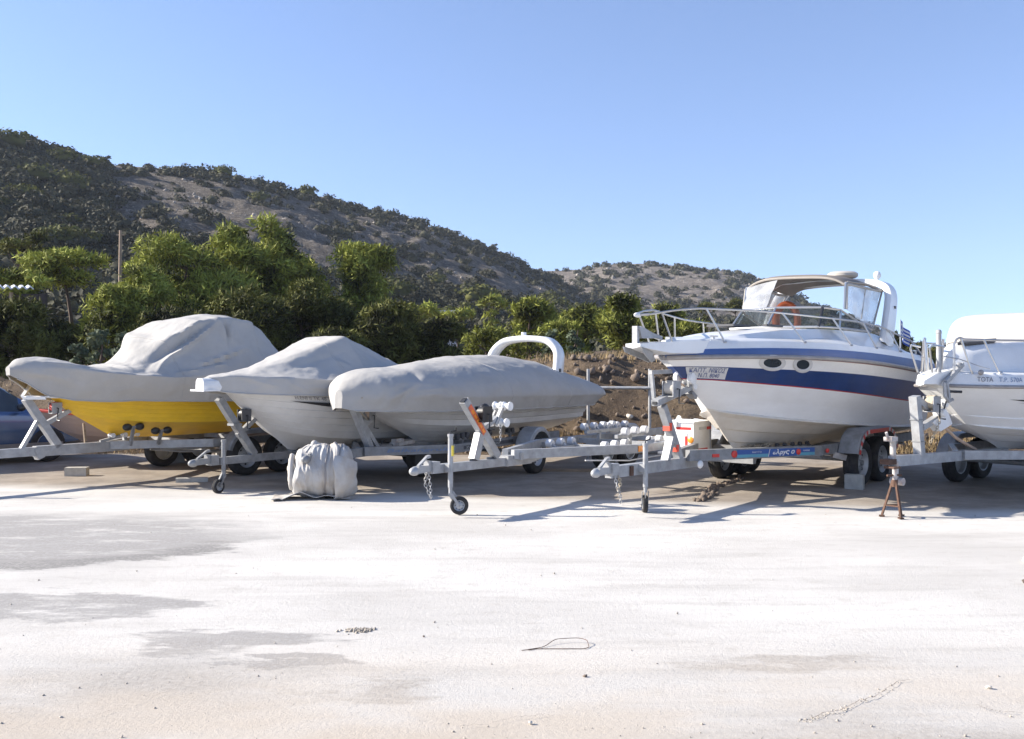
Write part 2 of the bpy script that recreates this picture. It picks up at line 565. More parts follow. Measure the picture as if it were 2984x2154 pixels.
def far_z(px, y):
    px = np.asarray(px, float)
    y = np.asarray(y, float)
    py = pchip(FAR_PX, FAR_PY, px)
    yr = 430.0
    zr = CAM_H + (1066 - py) / F * yr
    x = (px - 1492) / F * y
    s = (y - 200) / (yr - 200)
    sc = np.clip(s, 0, 1)
    z = 1.0 + (zr - 1.0) * (0.3 * sc + 0.7 * sc**1.4)
    z = z + (vnoise(x, y, 40, 21) * 3.5 + vnoise(x, y, 12, 22) * 1.5 + (0.5 - np.abs(vnoise(x, y, 24, 25, 3))) * 3.0 + vnoise(x, y, 4.5, 23, 2) * 0.8) * np.minimum(sc * 2, 1) * (1 - 0.75 * smooth(0.75, 1, sc)) * np.clip((zr - 2) / 20, 0, 1)
    back = np.maximum(y - yr, 0)
    z = z - back * 0.12 - back**2 * 0.0006
    return np.where(s < 0, -3, z)


def ground_z(x, y):
    px = 1492 + F * x / y
    return float(max(base_z(x, y), hill_z(px, y), far_z(px, y)))
# ------------------------------------------------------------------ setting materials


def ground_material():
    m = bpy.data.materials.new("dusty_concrete_yard")
    m.use_nodes = True
    nt = m.node_tree
    L = nt.links.new
    b = nt.nodes["Principled BSDF"]
    b.inputs["Roughness"].default_value = 0.9
    b.inputs["Specular IOR Level"].default_value = 0.2
    tc = _n(nt, "ShaderNodeTexCoord")
    P = tc.outputs["Object"]

    def noise(scale, detail=6, rough=0.6, st=(1, 1, 1), out=0):
        mp = _n(nt, "ShaderNodeMapping")
        mp.inputs["Scale"].default_value = st
        L(P, mp.inputs[0])
        n = _n(nt, "ShaderNodeTexNoise")
        n.inputs["Scale"].default_value = scale
        n.inputs["Detail"].default_value = detail
        n.inputs["Roughness"].default_value = rough
        L(mp.outputs[0], n.inputs["Vector"])
        return n.outputs[out]

    def mrange(v, a, b_, c=0.0, d=1.0, sm=True):
        r = _n(nt, "ShaderNodeMapRange")
        if sm:
            r.interpolation_type = 'SMOOTHSTEP'
        r.inputs[1].default_value = a
        r.inputs[2].default_value = b_
        r.inputs[3].default_value = c
        r.inputs[4].default_value = d
        L(v, r.inputs[0])
        return r.outputs[0]

    def math_(op, a, c):
        q = _n(nt, "ShaderNodeMath", operation=op)
        for i, v in enumerate((a, c)):
            if isinstance(v, (int, float)):
                q.inputs[i].default_value = v
            else:
                L(v, q.inputs[i])
        return q.outputs[0]

    def mix(f, a, c):
        q = _n(nt, "ShaderNodeMixRGB")
        for i, v in zip((1, 2), (a, c)):
            if isinstance(v, tuple):
                q.inputs[i].default_value = (*v, 1)
            else:
                L(v, q.inputs[i])
        if isinstance(f, (int, float)):
            q.inputs[0].default_value = f
        else:
            L(f, q.inputs[0])
        return q.outputs[0]

    # distorted position
    nd = _n(nt, "ShaderNodeTexNoise")
    nd.inputs["Scale"].default_value = 1.3
    nd.inputs["Detail"].default_value = 8
    nd.inputs["Roughness"].default_value = 0.7
    mpd = _n(nt, "ShaderNodeMapping")
    mpd.inputs["Scale"].default_value = (0.6, 1.6, 1)
    L(P, mpd.inputs[0])
    L(mpd.outputs[0], nd.inputs["Vector"])
    sub = _n(nt, "ShaderNodeVectorMath", operation='SUBTRACT')
    sub.inputs[1].default_value = (0.5, 0.5, 0.5)
    L(nd.outputs[1], sub.inputs[0])
    scl = _n(nt, "ShaderNodeVectorMath", operation='MULTIPLY')
    scl.inputs[1].default_value = (2.6, 1.3, 0)
    L(sub.outputs[0], scl.inputs[0])
    add = _n(nt, "ShaderNodeVectorMath", operation='ADD')
    L(P, add.inputs[0])
    L(scl.outputs[0], add.inputs[1])
    DP = add.outputs[0]

    def rim(c, r):
        mp = _n(nt, "ShaderNodeMapping")
        mp.vector_type = 'TEXTURE'
        mp.inputs["Location"].default_value = (*c, 0)
        mp.inputs["Scale"].default_value = (r[0], r[1], 1)
        L(DP, mp.inputs[0])
        ln = _n(nt, "ShaderNodeVectorMath", operation='LENGTH')
        L(mp.outputs[0], ln.inputs[0])
        sp = _n(nt, "ShaderNodeSeparateXYZ")
        L(mp.outputs[0], sp.inputs[0])
        v = math_('MULTIPLY', mrange(ln.outputs["Value"], 0.72, 0.93), mrange(ln.outputs["Value"], 0.97, 1.05, 1, 0))
        return math_('MULTIPLY', v, mrange(sp.outputs[1], -0.35, 0.1, 1, 0))

    def patch(c, r, soft=0.25):
        mp = _n(nt, "ShaderNodeMapping")
        mp.vector_type = 'TEXTURE'
        mp.inputs["Location"].default_value = (*c, 0)
        mp.inputs["Scale"].default_value = (r[0], r[1], 1)
        L(DP, mp.inputs[0])
        ln = _n(nt, "ShaderNodeVectorMath", operation='LENGTH')
        L(mp.outputs[0], ln.inputs[0])
        return mrange(ln.outputs["Value"], 1 - soft, 1 + soft * 0.4, 1, 0)
    sep = _n(nt, "ShaderNodeSeparateXYZ")
    L(DP, sep.inputs[0])
    sepP = _n(nt, "ShaderNodeSeparateXYZ")
    L(P, sepP.inputs[0])

    fine = noise(28, 8, 0.75)
    grit = noise(140, 3, 0.7)
    big = noise(0.55, 6, 0.6, (0.7, 1.5, 1))
    streak = noise(1.1, 7, 0.65, (0.35, 2.6, 1))
    white = mix(mrange(big, 0.3, 0.7), (0.505, 0.480, 0.443), (0.63, 0.602, 0.558))
    white = mix(math_('MULTIPLY', mrange(streak, 0.48, 0.70), 0.36), white, (0.33, 0.305, 0.275))
    mott = noise(5.5, 9, 0.78, (0.8, 1.25, 1))
    white = mix(math_('MULTIPLY', mrange(mott, 0.5, 0.68), 0.45), white, (0.40, 0.365, 0.32))
    # tan concrete under the boats
    tan = mix(mrange(noise(1.5, 7, 0.7), 0.35, 0.7), (0.235, 0.20, 0.165), (0.345, 0.30, 0.25))
    bnd = math_('ADD', math_('ADD', sepP.outputs[1], math_('MULTIPLY', math_('ADD', sepP.outputs[0], -3.0), 0.2)), math_('MULTIPLY', math_('ADD', big, -0.5), 1.2))
    col = mix(mrange(bnd, 11.6, 12.4), white, tan)
    # bare grey patches
    grey = mix(mrange(fine, 0.35, 0.65), (0.185, 0.175, 0.165), (0.40, 0.38, 0.36))
    holes = mrange(noise(2.2, 8, 0.75, (0.5, 1.6, 1)), 0.33, 0.50)
    p1 = patch((-5.5, 9.75), (3.1, 1.6), 0.3)
    p2 = patch((-3.35, 6.95), (1.05, 0.5), 0.15)
    p4 = patch((-1.75, 6.1), (0.55, 0.22), 0.3)
    p5 = patch((-1.3, 5.75), (0.25, 0.14), 0.3)
    msk = math_('MAXIMUM', math_('MAXIMUM', p1, p2), math_('MAXIMUM', p4, p5))
    col = mix(math_('MULTIPLY', math_('MULTIPLY', msk, holes), mrange(fine, 0.25, 0.6, 0.4, 0.95)), col, grey)
    col = mix(math_('MULTIPLY', rim((-5.5, 9.75), (3.1, 1.6)), mrange(fine, 0.3, 0.6, 0.3, 0.9)), col, (0.20, 0.19, 0.18))
    warm = mix(mrange(fine, 0.35, 0.65), (0.30, 0.265, 0.23), (0.43, 0.395, 0.35))
    q1 = math_('MAXIMUM', patch((-1.95, 5.25), (0.95, 0.6), 0.7), patch((-2.6, 4.5), (0.9, 0.4), 0.6))
    q2 = math_('MAXIMUM', patch((1.75, 4.3), (1.3, 0.42), 0.6), patch((1.6, 5.6), (0.7, 0.12), 0.7))
    q3 = math_('MAXIMUM', patch((0.1, 4.35), (0.55, 0.3), 0.7), patch((-0.75, 5.2), (0.4, 0.16), 0.6))
    mk2 = math_('MAXIMUM', math_('MAXIMUM', q1, q2), q3)
    col = mix(math_('MULTIPLY', mk2, 0.75), col, warm)
    fore = mrange(sepP.outputs[1], 4.3, 6.6, 0.9, 0.0)
    col = mix(math_('MULTIPLY', fore, mrange(big, 0.35, 0.6)), col, (0.475, 0.41, 0.335))
    # grit
    near = mrange(sepP.outputs[1], 4.2, 7.5, 1, 0.25)
    spk = math_('MULTIPLY', mrange(grit, 0.62, 0.72), math_('MULTIPLY', near, 0.45))
    col = mix(spk, col, (0.22, 0.19, 0.16))
    L(col, b.inputs["Base Color"])
    bp = _n(nt, "ShaderNodeBump")
    bp.inputs["Strength"].default_value = 0.5
    bp.inputs["Distance"].default_value = 0.014
    hsum = math_('ADD', math_('MULTIPLY', fine, 0.9), math_('ADD', math_('MULTIPLY', grit, 0.35), math_('MULTIPLY', streak, 0.8)))
    L(hsum, bp.inputs["Height"])
    L(bp.outputs[0], b.inputs["Normal"])
    return m


def earth_material(name, c1, c2, c3, s1, s2, s3, bumpd=0.3, vcell=None):
    m = bpy.data.materials.new(name)
    m.use_nodes = True
    nt = m.node_tree
    L = nt.links.new
    b = nt.nodes["Principled BSDF"]
    b.inputs["Roughness"].default_value = 0.95
    b.inputs["Specular IOR Level"].default_value = 0.15
    tc = _n(nt, "ShaderNodeTexCoord")

    def noise(sc, det=7, rg=0.7):
        n = _n(nt, "ShaderNodeTexNoise")
        n.inputs["Scale"].default_value = sc
        n.inputs["Detail"].default_value = det
        n.inputs["Roughness"].default_value = rg
        L(tc.outputs["Object"], n.inputs["Vector"])
        return n.outputs[0]
    r = _n(nt, "ShaderNodeValToRGB")
    r.color_ramp.elements[0].position = 0.35
    r.color_ramp.elements[1].position = 0.65
    r.color_ramp.elements[0].color = (*c1, 1)
    r.color_ramp.elements[1].color = (*c2, 1)
    L(noise(s1), r.inputs[0])
    mr = _n(nt, "ShaderNodeMapRange")
    mr.inputs[1].default_value = 0.5
    mr.inputs[2].default_value = 0.66
    n2 = noise(s2, 8, 0.75)
    L(n2, mr.inputs[0])
    mx = _n(nt, "ShaderNodeMixRGB")
    mx.inputs[2].default_value = (*c3, 1)
    L(mr.outputs[0], mx.inputs[0])
    L(r.outputs[0], mx.inputs[1])
    L(mx.outputs[0], b.inputs["Base Color"])
    bp = _n(nt, "ShaderNodeBump")
    bp.inputs["Strength"].default_value = 0.9
    bp.inputs["Distance"].default_value = bumpd
    L(noise(s3, 8, 0.75), bp.inputs["Height"])
    L(bp.outputs[0], b.inputs["Normal"])
    return m


M_GROUND = ground_material()
M_LAND = earth_material("dry_earth_and_grass", (0.11, 0.08, 0.058), (0.21, 0.155, 0.10), (0.075, 0.058, 0.046), 0.8, 1.8, 3.0, 0.2)
M_HILL = earth_material("rocky_hillside", (0.095, 0.080, 0.066), (0.185, 0.158, 0.13), (0.33, 0.29, 0.245), 0.25, 0.9, 1.3, 1.6)
M_FAR = earth_material("far_rocky_hillside", (0.12, 0.103, 0.088), (0.24, 0.205, 0.175), (0.40, 0.345, 0.29), 0.16, 0.5, 0.8, 2.2)

# ------------------------------------------------------------------ ground, land and hills
gx = np.concatenate([[-600, -200, -80, -40, -25], np.linspace(-16, 16, 97), [25, 40, 80, 200, 600]])
gy = np.concatenate([[-300, -80, -30, -10, -2], np.linspace(1, 19.6, 75)])
GX, GY = np.meshgrid(gx, gy)
GZ = np.where((np.abs(GX) < 20) & (GY > 0), 0.012 * vnoise(GX, GY, 3.5, 41, 3) + 0.006 * vnoise(GX, GY, 0.8, 42, 3), 0)
GZ = GZ * np.where(GY > 19.4, 0, 1)
V = np.stack([GX.ravel(), GY.ravel(), GZ.ravel()], 1)


def grid_faces(nr, nc):
    i, j = np.meshgrid(np.arange(nr - 1), np.arange(nc - 1), indexing='ij')
    a = (i * nc + j).ravel()
    return np.stack([a, a + 1, a + nc + 1, a + nc], 1)


tag(link("ground", raw_mesh("ground", V, grid_faces(len(gy), len(gx)), M_GROUND, True)), kind="structure", label="pale dusty concrete boatyard ground with worn patches")

ya = np.concatenate([np.linspace(18.7, 24, 60), np.geomspace(24.3, 600, 64)])
ra = np.concatenate([[-2, -1.2, -0.8], np.linspace(-0.62, 0.62, 190), [0.8, 1.2, 2]])
YY, RR = np.meshgrid(ya, ra, indexing='ij')
XX = RR * YY
ZZ = base_z(XX, YY)
tag(link("terrain", raw_mesh("terrain", np.stack([XX.ravel(), YY.ravel(), ZZ.ravel()], 1), grid_faces(len(ya), len(ra)), M_LAND, True)), kind="structure", label="dry earth bank and scrubland behind the yard")

# left hill
pxs = np.linspace(-900, 1850, 250)
ts = np.concatenate([np.linspace(-0.02, 1.0, 100), np.linspace(1.03, 1.9, 14)])
yr = pchip(HILL_PX, HILL_YR, pxs)
y0 = 62 + 30 * smooth(200, 1500, pxs)
HY = y0[None, :] + ts[:, None] * (yr - y0)[None, :]
HP = np.broadcast_to(pxs[None, :], HY.shape)
HZ = hill_z(HP, HY)
HX = (HP - 1492) / F * HY
cliff = smooth(0.62, 0.8, ts)[:, None] * smooth(1120, 1300, HP) * (1 - smooth(0.9, 1.0, ts)[:, None])
HYo = HY + cliff * 3.0 * vnoise(HX, HZ * 2, 6, 31)
hill = tag(link("hill", raw_mesh("hill", np.stack([HX.ravel(), HYo.ravel(), HZ.ravel()], 1), grid_faces(*HY.shape), M_HILL, True)), kind="structure", label="rocky scrub covered hill sloping down to the right")

pxs = np.linspace(850, 3600, 200)
ts = np.concatenate([np.linspace(-0.02, 1.0, 70), np.linspace(1.03, 2.2, 12)])
FYv = 200 + ts[:, None] * 230 + 0 * pxs[None, :]
FP = np.broadcast_to(pxs[None, :], FYv.shape)
FZ = far_z(FP, FYv)
FXv = (FP - 1492) / F * FYv
tag(link("far_hill", raw_mesh("far_hill", np.stack([FXv.ravel(), FYv.ravel(), FZ.ravel()], 1), grid_faces(*FYv.shape), M_FAR, True)), kind="structure", label="lower rocky hill in the distance behind the gap")

# ------------------------------------------------------------------ foliage


def leaf_cloud(C, N, size, rng, elong=2.0):
    """diamond leaves: centres C (n,3), outward normals N (n,3)"""
    n = len(C)
    t = rng.normal(size=(n, 3))
    t -= N * (t * N).sum(1, keepdims=True)
    t /= np.linalg.norm(t, axis=1, keepdims=True) + 1e-9
    b = np.cross(N, t)
    s = size * rng.uniform(0.6, 1.4, (n, 1))
    V = np.stack([C - t * s * elong / 2, C + b * s / 2 + N * s * 0.15, C + t * s * elong / 2, C - b * s / 2 + N * s * 0.15], 1).reshape(-1, 3)
    return V, np.arange(4 * n).reshape(n, 4)


def needle_cloud(C, N, size, rng):
    """slim needle tufts pointing mostly outwards"""
    n = len(C)
    t = 0.85 * N + 0.7 * rng.normal(size=(n, 3))
    t[:, 2] += 0.25
    t /= np.linalg.norm(t, axis=1, keepdims=True) + 1e-9
    b = np.cross(t, N + 0.35 * rng.normal(size=(n, 3)))
    b /= np.linalg.norm(b, axis=1, keepdims=True) + 1e-9
    L = size * rng.uniform(0.8, 2.0, (n, 1))
    w = size * 0.15
    V = np.stack([C - t * L * .5, C + b * w - t * L * .05, C + t * L * .5, C - b * w - t * L * .05], 1).reshape(-1, 3)
    return V, np.arange(4 * n).reshape(n, 4)


def puffs_to_leaves(puffs, size, cover, rng, flat=0.75, needle=False):
    Cs, Ns = [], []
    for (x, y, z, r) in puffs:
        n = int(cover * 12.6 * r * r * flat / (size * size * (0.75 if not needle else 0.30))) + 12
        d = rng.normal(size=(n, 3))
        d[:, 2] += 0.35
        d /= np.linalg.norm(d, axis=1, keepdims=True)
        k = rng.normal(size=(3, 3)) * 2.2
        lump = 1 + 0.22 * np.sin(d @ k[0] * 1.6 + rng.uniform(0, 6)) + 0.16 * np.sin(d @ k[1] * 3.0 + rng.uniform(0, 6))
        rad = r * lump * (0.55 + 0.5 * rng.random(n)**0.6)
        c = d * rad[:, None] * np.array([1, 1, flat]) + np.array([x, y, z])
        nn = d + (0.3 if needle else 0.75) * rng.normal(size=(n, 3))
        nn /= np.linalg.norm(nn, axis=1, keepdims=True)
        Cs.append(c)
        Ns.append(nn)
    return (needle_cloud if needle else leaf_cloud)(np.concatenate(Cs), np.concatenate(Ns), size, rng)


def pine(px, py_top, width_px, y, seed, label, style="round", py_base=None, leafmat=None, group="pine trees behind the boats", name="pine_tree", cover=1.0, cat="tree", base_frac=0.12, npuff=None):
    rng = np.random.default_rng(seed)
    x = (px - 1492) / F * y
    gz = ground_z(x, y) - 0.15
    top = CAM_H + (1066 - py_top) / F * y
    W = width_px / F * y
    H = max(top - gz, 1.0)
    t = thing(name, label, cat, (x, y, gz), 0, group)
    puffs = []
    npf = npuff or {"round": 27, "tall": 30, "umbrella": 14, "bush": 18}[style]
    for i in range(npf):
        q = rng.random()
        if style == "umbrella":
            h = 0.80 + 0.16 * rng.random()
            R = W / 2 * math.sqrt(max(0, 1 - ((h - 0.78) / 0.24)**2))
            pr = W * rng.uniform(0.11, 0.17)
            if rng.random() < 0.25:
                h = rng.uniform(0.5, 0.75)
                R *= 0.5
        elif style == "tall":
            h = base_frac + (0.94 - base_frac) * q**0.9
            R = W / 2 * (1.05 - 0.62 * ((h - base_frac) / (1 - base_frac))**1.6) * (0.85 + 0.25 * math.sin(h * 15 + seed))
            pr = W * rng.uniform(0.14, 0.22) * (1.1 - 0.35 * h)
        elif style == "bush":
            h = 0.1 + 0.75 * q
            R = W / 2 * math.sqrt(max(0.05, 1 - (h - 0.15)**2))
            pr = W * rng.uniform(0.12, 0.2)
        else:
            h = base_frac + (0.92 - base_frac) * q**0.8
            u = (h - base_frac) / (1 - base_frac)
            R = W / 2 * (0.62 + 0.55 * math.sin(math.pi * min(1, u * 0.9 + 0.12))) * (1 - 0.45 * u**3)
            pr = W * rng.uniform(0.13, 0.22)
        a = rng.uniform(0, 2 * math.pi)
        rr = max(R - pr, 0.02) * math.sqrt(rng.uniform(0.2, 1.0))
        puffs.append((rr * math.cos(a), rr * math.sin(a) * 0.9, h * H - (pr * 0.55 if h > 0.85 else 0), pr))
    nd = name == "pine_tree"
    size = (0.0055 if nd else 0.0027) * y * (1.0 if y < 60 else 1.15)
    Vv, Ff = puffs_to_leaves(puffs, size, cover * (1.25 if nd else 0.8), rng, 0.72 if style != "umbrella" else 0.5, nd)
    lm = leafmat or PINE
    link("crown", raw_mesh("crown", Vv, Ff, lm), t)
    mb = MB()
    lean = rng.normal(size=2) * 0.04 * H
    tr = max(0.05, 0.022 * H)
    pts = [(lean[0] * k * k + 0.03 * H * math.sin(k * 5 + seed), lean[1] * k * k, k * H * 0.86) for k in np.linspace(0, 1, 7)]
    mb.tube(pts, [tr * (1.15 - k) for k in np.linspace(0, 1, 7)], 7)
    for (bx, by, bz, pr) in puffs[::2]:
        h0 = max(0.08 * H, bz - 0.5 * math.hypot(bx, by) - 0.05 * H)
        k = min(1, h0 / (H * 0.86))
        s0 = Vector((lean[0] * k * k + 0.03 * H * math.sin(k * 5 + seed), lean[1] * k * k, h0))
        e = Vector((bx, by, bz))
        mid = (s0 + e) / 2 + Vector((0, 0, -0.03 * H))
        mb.tube([s0, mid, e], [tr * 0.42, tr * 0.28, tr * 0.1], 5)
    mb.build("trunk", BARK, t)
    return t


G1 = "pine trees behind the covered boats"
trees = [
    # px, top, width, y, style, label, leafmat, cover
    (200, 700, 310, 36, "umbrella", "broad flat topped pine at the left beside the shed roof", PINE, 1.5),
    (60, 760, 250, 34, "umbrella", "spreading pine over the corrugated shed roof", PINE, 1.4),
    (75, 655, 190, 52, "umbrella", "dim flat crowned pine behind the spreading left pines", PINE_DK, 1.2),
    (530, 672, 400, 36, "round", "broad bright pine just right of the utility pole", PINE, 1.15),
    (675, 622, 270, 38, "tall", "tall pine with a narrow pointed top behind the yellow boat", PINE, 1.1),
    (790, 604, 300, 40, "tall", "tallest pine of the row behind the covered boats", PINE, 1.1),
    (345, 818, 250, 30, "round", "low rounded pine in front of the utility pole", PINE, 1.2),
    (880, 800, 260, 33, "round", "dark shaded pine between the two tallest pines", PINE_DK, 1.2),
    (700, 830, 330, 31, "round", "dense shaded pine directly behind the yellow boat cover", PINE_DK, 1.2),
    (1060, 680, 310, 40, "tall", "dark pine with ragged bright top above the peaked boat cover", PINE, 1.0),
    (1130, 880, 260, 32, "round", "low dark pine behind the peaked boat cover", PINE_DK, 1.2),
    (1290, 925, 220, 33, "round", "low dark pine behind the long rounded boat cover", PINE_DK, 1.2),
    (1210, 870, 170, 52, "umbrella", "flat crowned pine left of the small white house", PINE, 1.3),
    (1330, 890, 130, 62, "umbrella", "small flat crowned pine beside the small white house", PINE, 1.3),
    (1432, 850, 110, 66, "umbrella", "lone umbrella pine with a bare thin trunk on the slope", PINE, 1.3),
    (1420, 940, 170, 29, "bush", "puffy olive green pine left of the white roll bar", PINE, 1.15),
    (1545, 858, 190, 36, "round", "bright pine above the white roll bar", PINE, 1.1),
    (1640, 945, 200, 29, "round", "shaded pine seen through and right of the white roll bar", PINE, 1.1),
    (1700, 885, 180, 38, "round", "mid green pine between the roll bar and the tall pine", PINE, 1.05),
    (1815, 852, 230, 28, "tall", "tall bright pine left of the motor cruiser's bow", PINE, 1.15),
    (1940, 885, 170, 37, "round", "pine behind the motor cruiser's bow rail", PINE, 1.05),
    (2010, 930, 150, 33, "round", "low pine under the motor cruiser's bow rail", PINE, 1.05),
    (1930, 960, 150, 27, "bush", "dark bushy pine beneath the motor cruiser's anchor", PINE_DK, 1.2),
    (2060, 870, 75, 110, "umbrella", "small rounded pine on the slope behind the bow rail", SHRUB_LT, 1.3),
    (2140, 868, 70, 110, "umbrella", "small rounded pine on the slope left of the vinyl curtain", SHRUB_LT, 1.3),
    (2620, 965, 90, 62, "bush", "dark pine just right of the cruiser's radar arch", PINE_DK, 1.2),
    (2680, 985, 90, 66, "bush", "dark pine above the striped flag", PINE_DK, 1.2),
    (2740, 1005, 90, 70, "bush", "low dark pine behind the right hand boat's bow rail", PINE_DK, 1.2),
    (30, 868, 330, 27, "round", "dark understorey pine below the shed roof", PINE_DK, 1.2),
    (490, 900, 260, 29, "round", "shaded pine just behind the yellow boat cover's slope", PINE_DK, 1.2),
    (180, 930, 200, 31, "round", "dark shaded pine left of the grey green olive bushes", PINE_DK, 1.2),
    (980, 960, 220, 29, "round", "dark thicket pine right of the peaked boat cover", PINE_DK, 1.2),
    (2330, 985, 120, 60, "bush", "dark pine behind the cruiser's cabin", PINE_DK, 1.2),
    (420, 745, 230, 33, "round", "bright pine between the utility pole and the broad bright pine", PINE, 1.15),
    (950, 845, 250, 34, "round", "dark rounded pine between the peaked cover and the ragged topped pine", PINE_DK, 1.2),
    (880, 735, 200, 42, "round", "sunlit pine crown in the gap right of the tallest pine", PINE, 1.1),
    (1120, 800, 60, 90, "umbrella", "small bright flat topped pine in the gap left of the ragged topped pine", SHRUB_LT, 1.3),
]
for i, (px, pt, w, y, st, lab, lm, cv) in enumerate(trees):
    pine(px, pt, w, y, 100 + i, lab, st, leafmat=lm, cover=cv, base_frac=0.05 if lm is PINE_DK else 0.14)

GO = "grey green olive bushes behind the yellow boat"
for i, (px, pt, w, y, lab) in enumerate([
        (290, 935, 95, 24.5, "tallest grey green olive bush at the yellow boat's bow slope"),
        (362, 952, 80, 24.0, "round grey green olive bush nearest the yellow boat's raised cover"),
        (225, 985, 80, 25.0, "low dull olive bush left of the taller olive bushes")]):
    pine(px, pt, w, y, 300 + i, lab, "bush", leafmat=OLIVE, group=GO, name="olive_bush", cat="bush", cover=0.9)
pine(1610, 1022, 70, 24.5, 310, "low pale bush under the roll bar behind the long cover", "bush", leafmat=OLIVE, group=None, name="low_bush", cat="bush", cover=0.9)
pine(1675, 1035, 60, 23.5, 311, "small pale bush beside the metal fence post", "bush", leafmat=OLIVE, group=None, name="low_bush", cat="bush", cover=0.7)

HILLROCK = mat('hill_limestone', (0.25, 0.22, 0.19), 0.95, 0, 0.35, 0.3)
# hillside shrubs
rng = np.random.default_rng(7)


def shrub_arrays(seed, n=120, kind="dome", lsz=.10):
    r = np.random.default_rng(seed)
    d = r.normal(size=(n, 3))
    d[:, 2] = np.abs(d[:, 2]) * 0.9 + 0.05
    d /= np.linalg.norm(d, axis=1, keepdims=True)
    k = r.normal(size=3) * 2
    rad = 0.5 * (0.75 + 0.3 * r.random(n)) * (1 + 0.25 * np.sin(d @ k * 2))
    c = d * rad[:, None] * np.array([1, 1, 0.85 if kind == "dome" else 0.6])
    if kind != "dome":
        c[:, 2] += 0.45
    nn = d + 0.6 * r.normal(size=(n, 3))
    nn /= np.linalg.norm(nn, axis=1, keepdims=True)
    return leaf_cloud(c, nn, lsz, r, 1.5)




def blob_shrub(seed, sub, nleaf, kind="dome", lsz=.10):
    import bmesh
    r = np.random.default_rng(seed)
    bm = bmesh.new()
    bmesh.ops.create_icosphere(bm, subdivisions=sub, radius=0.5)
    Vv = np.array([v.co[:] for v in bm.verts])
    Ff = np.array([[v.index for v in f.verts] for f in bm.faces])
    bm.free()
    for k in range(4):
        a = r.normal(size=3) * (2.5 + 2 * k)
        Vv = Vv * (1 + 0.13 / (1 + .3 * k) * np.sin(Vv @ a * 2 + r.uniform(0, 6)))[:, None]
    Vv = Vv * (1 + r.normal(size=(len(Vv), 1)) * .05) * np.array([.80, .80, .66 if kind == "dome" else .45])
    Vv[:, 2] = np.maximum(Vv[:, 2] + (.12 if kind == "dome" else .5), -.05 if kind == "dome" else .2)
    lv, lf = shrub_arrays(seed + 5, nleaf, kind, lsz)
    lv = lv * 1.04 + np.array([0, 0, .08])
    lt = np.concatenate([lf[:, [0, 1, 2]], lf[:, [0, 2, 3]]])
    return np.concatenate([Vv, lv]), np.concatenate([Ff, lt + len(Vv)])


sh_arr = [blob_shrub(900 + i, 2, 210, lsz=.095) for i in range(6)]
sh_sm = [blob_shrub(930 + i, 1, 70, lsz=.14) for i in range(6)]
sh_pine = [blob_shrub(950 + i, 2, 260, "pine", .09) for i in range(4)]
sh_me = [raw_mesh("hill_shrub", V_, F_, SHRUB, False) for V_, F_ in sh_arr]
shp_me = [raw_mesh("hill_pine", V_, F_, SHRUB_LT, False) for V_, F_ in sh_pine]

cand = []
NT = 8600
pxr = rng.uniform(-880, 1760, NT)
sr = rng.random(NT)**0.85
dens = np.where(pxr < 320, 0.62, 0.0) + np.where(sr < 0.42, 0.9, 0.24) + 0.25 * (sr > 0.9) - 0.16 * ((pxr > 330) & (pxr < 950) & (sr > 0.5) & (sr < 0.9))
yr_ = pchip(HILL_PX, HILL_YR, pxr)
y0_ = 62 + 30 * smooth(200, 1500, pxr)
yy = y0_ + sr * 1.01 * (yr_ - y0_)
xx = (pxr - 1492) / F * yy
clump = vnoise(xx, yy, 14, 55) * 0.45
ok = rng.random(NT) < dens + clump
for x, y, p, s in zip(xx[ok], yy[ok], pxr[ok], sr[ok]):
    big = 2.7 if (p < 330 or s < 0.42) else 2.3
    cand.append((x, y, float(hill_z(p, y)), big * (0.4 + 1.1 * rng.random()**1.6), rng.random() < 0.025 + 0.03 * (s < 0.4), p))
NT2 = 3200
pxr = rng.uniform(1450, 2850, NT2)
sr = rng.random(NT2)
yy = 200 + sr * 232
xx = (pxr - 1492) / F * yy
ok = rng.random(NT2) < 0.40 + vnoise(xx, yy, 18, 56) * 0.5 + 0.25 * (sr > 0.93)
for x, y, p, s in zip(xx[ok], yy[ok], pxr[ok], sr[ok]):
    cand.append((x, y, float(far_z(p, y)), 3.0 * (0.35 + 1.1 * rng.random()**1.6), rng.random() < 0.04, p))
GS = "dark shrubs scattered over the rocky hills"
GP = "small bright pines dotted on the rocky hills"
# the largest in the picture become individuals
vis = lambda c: c[3] / c[1] * (1.0 if c[1] > 110 else 0.3) * (1.0 if 5 < c[5] < 2600 else 0.05)
dark = sorted([c for c in cand if not c[4]], key=vis, reverse=True)
light = sorted([c for c in cand if c[4]], key=vis, reverse=True)
for i, c in enumerate(dark[:290]):
    o = link("hill_shrub", sh_me[i % 6])
    o.location = (c[0], c[1], c[2] - 0.12 * c[3])
    o.rotation_euler = (0, 0, i * 1.7)
    o.scale = (c[3] * 1.2, c[3] * 1.2, c[3] * 1.25)
    tag(o, "dark green shrub growing among rocks on the hillside", "shrub", GS)
for i, c in enumerate(light[:60]):
    o = link("hill_pine", shp_me[i % 4])
    o.location = (c[0], c[1], c[2] - 0.1 * c[3])
    o.rotation_euler = (0, 0, i * 2.3)
    o.scale = (c[3] * 1.4, c[3] * 1.4, c[3] * 1.3)
    tag(o, "small bright green pine standing out on the dark hillside", "tree", GP)
rest = dark[290:] + light[60:]
Vs, Fs = [], []
off = 0
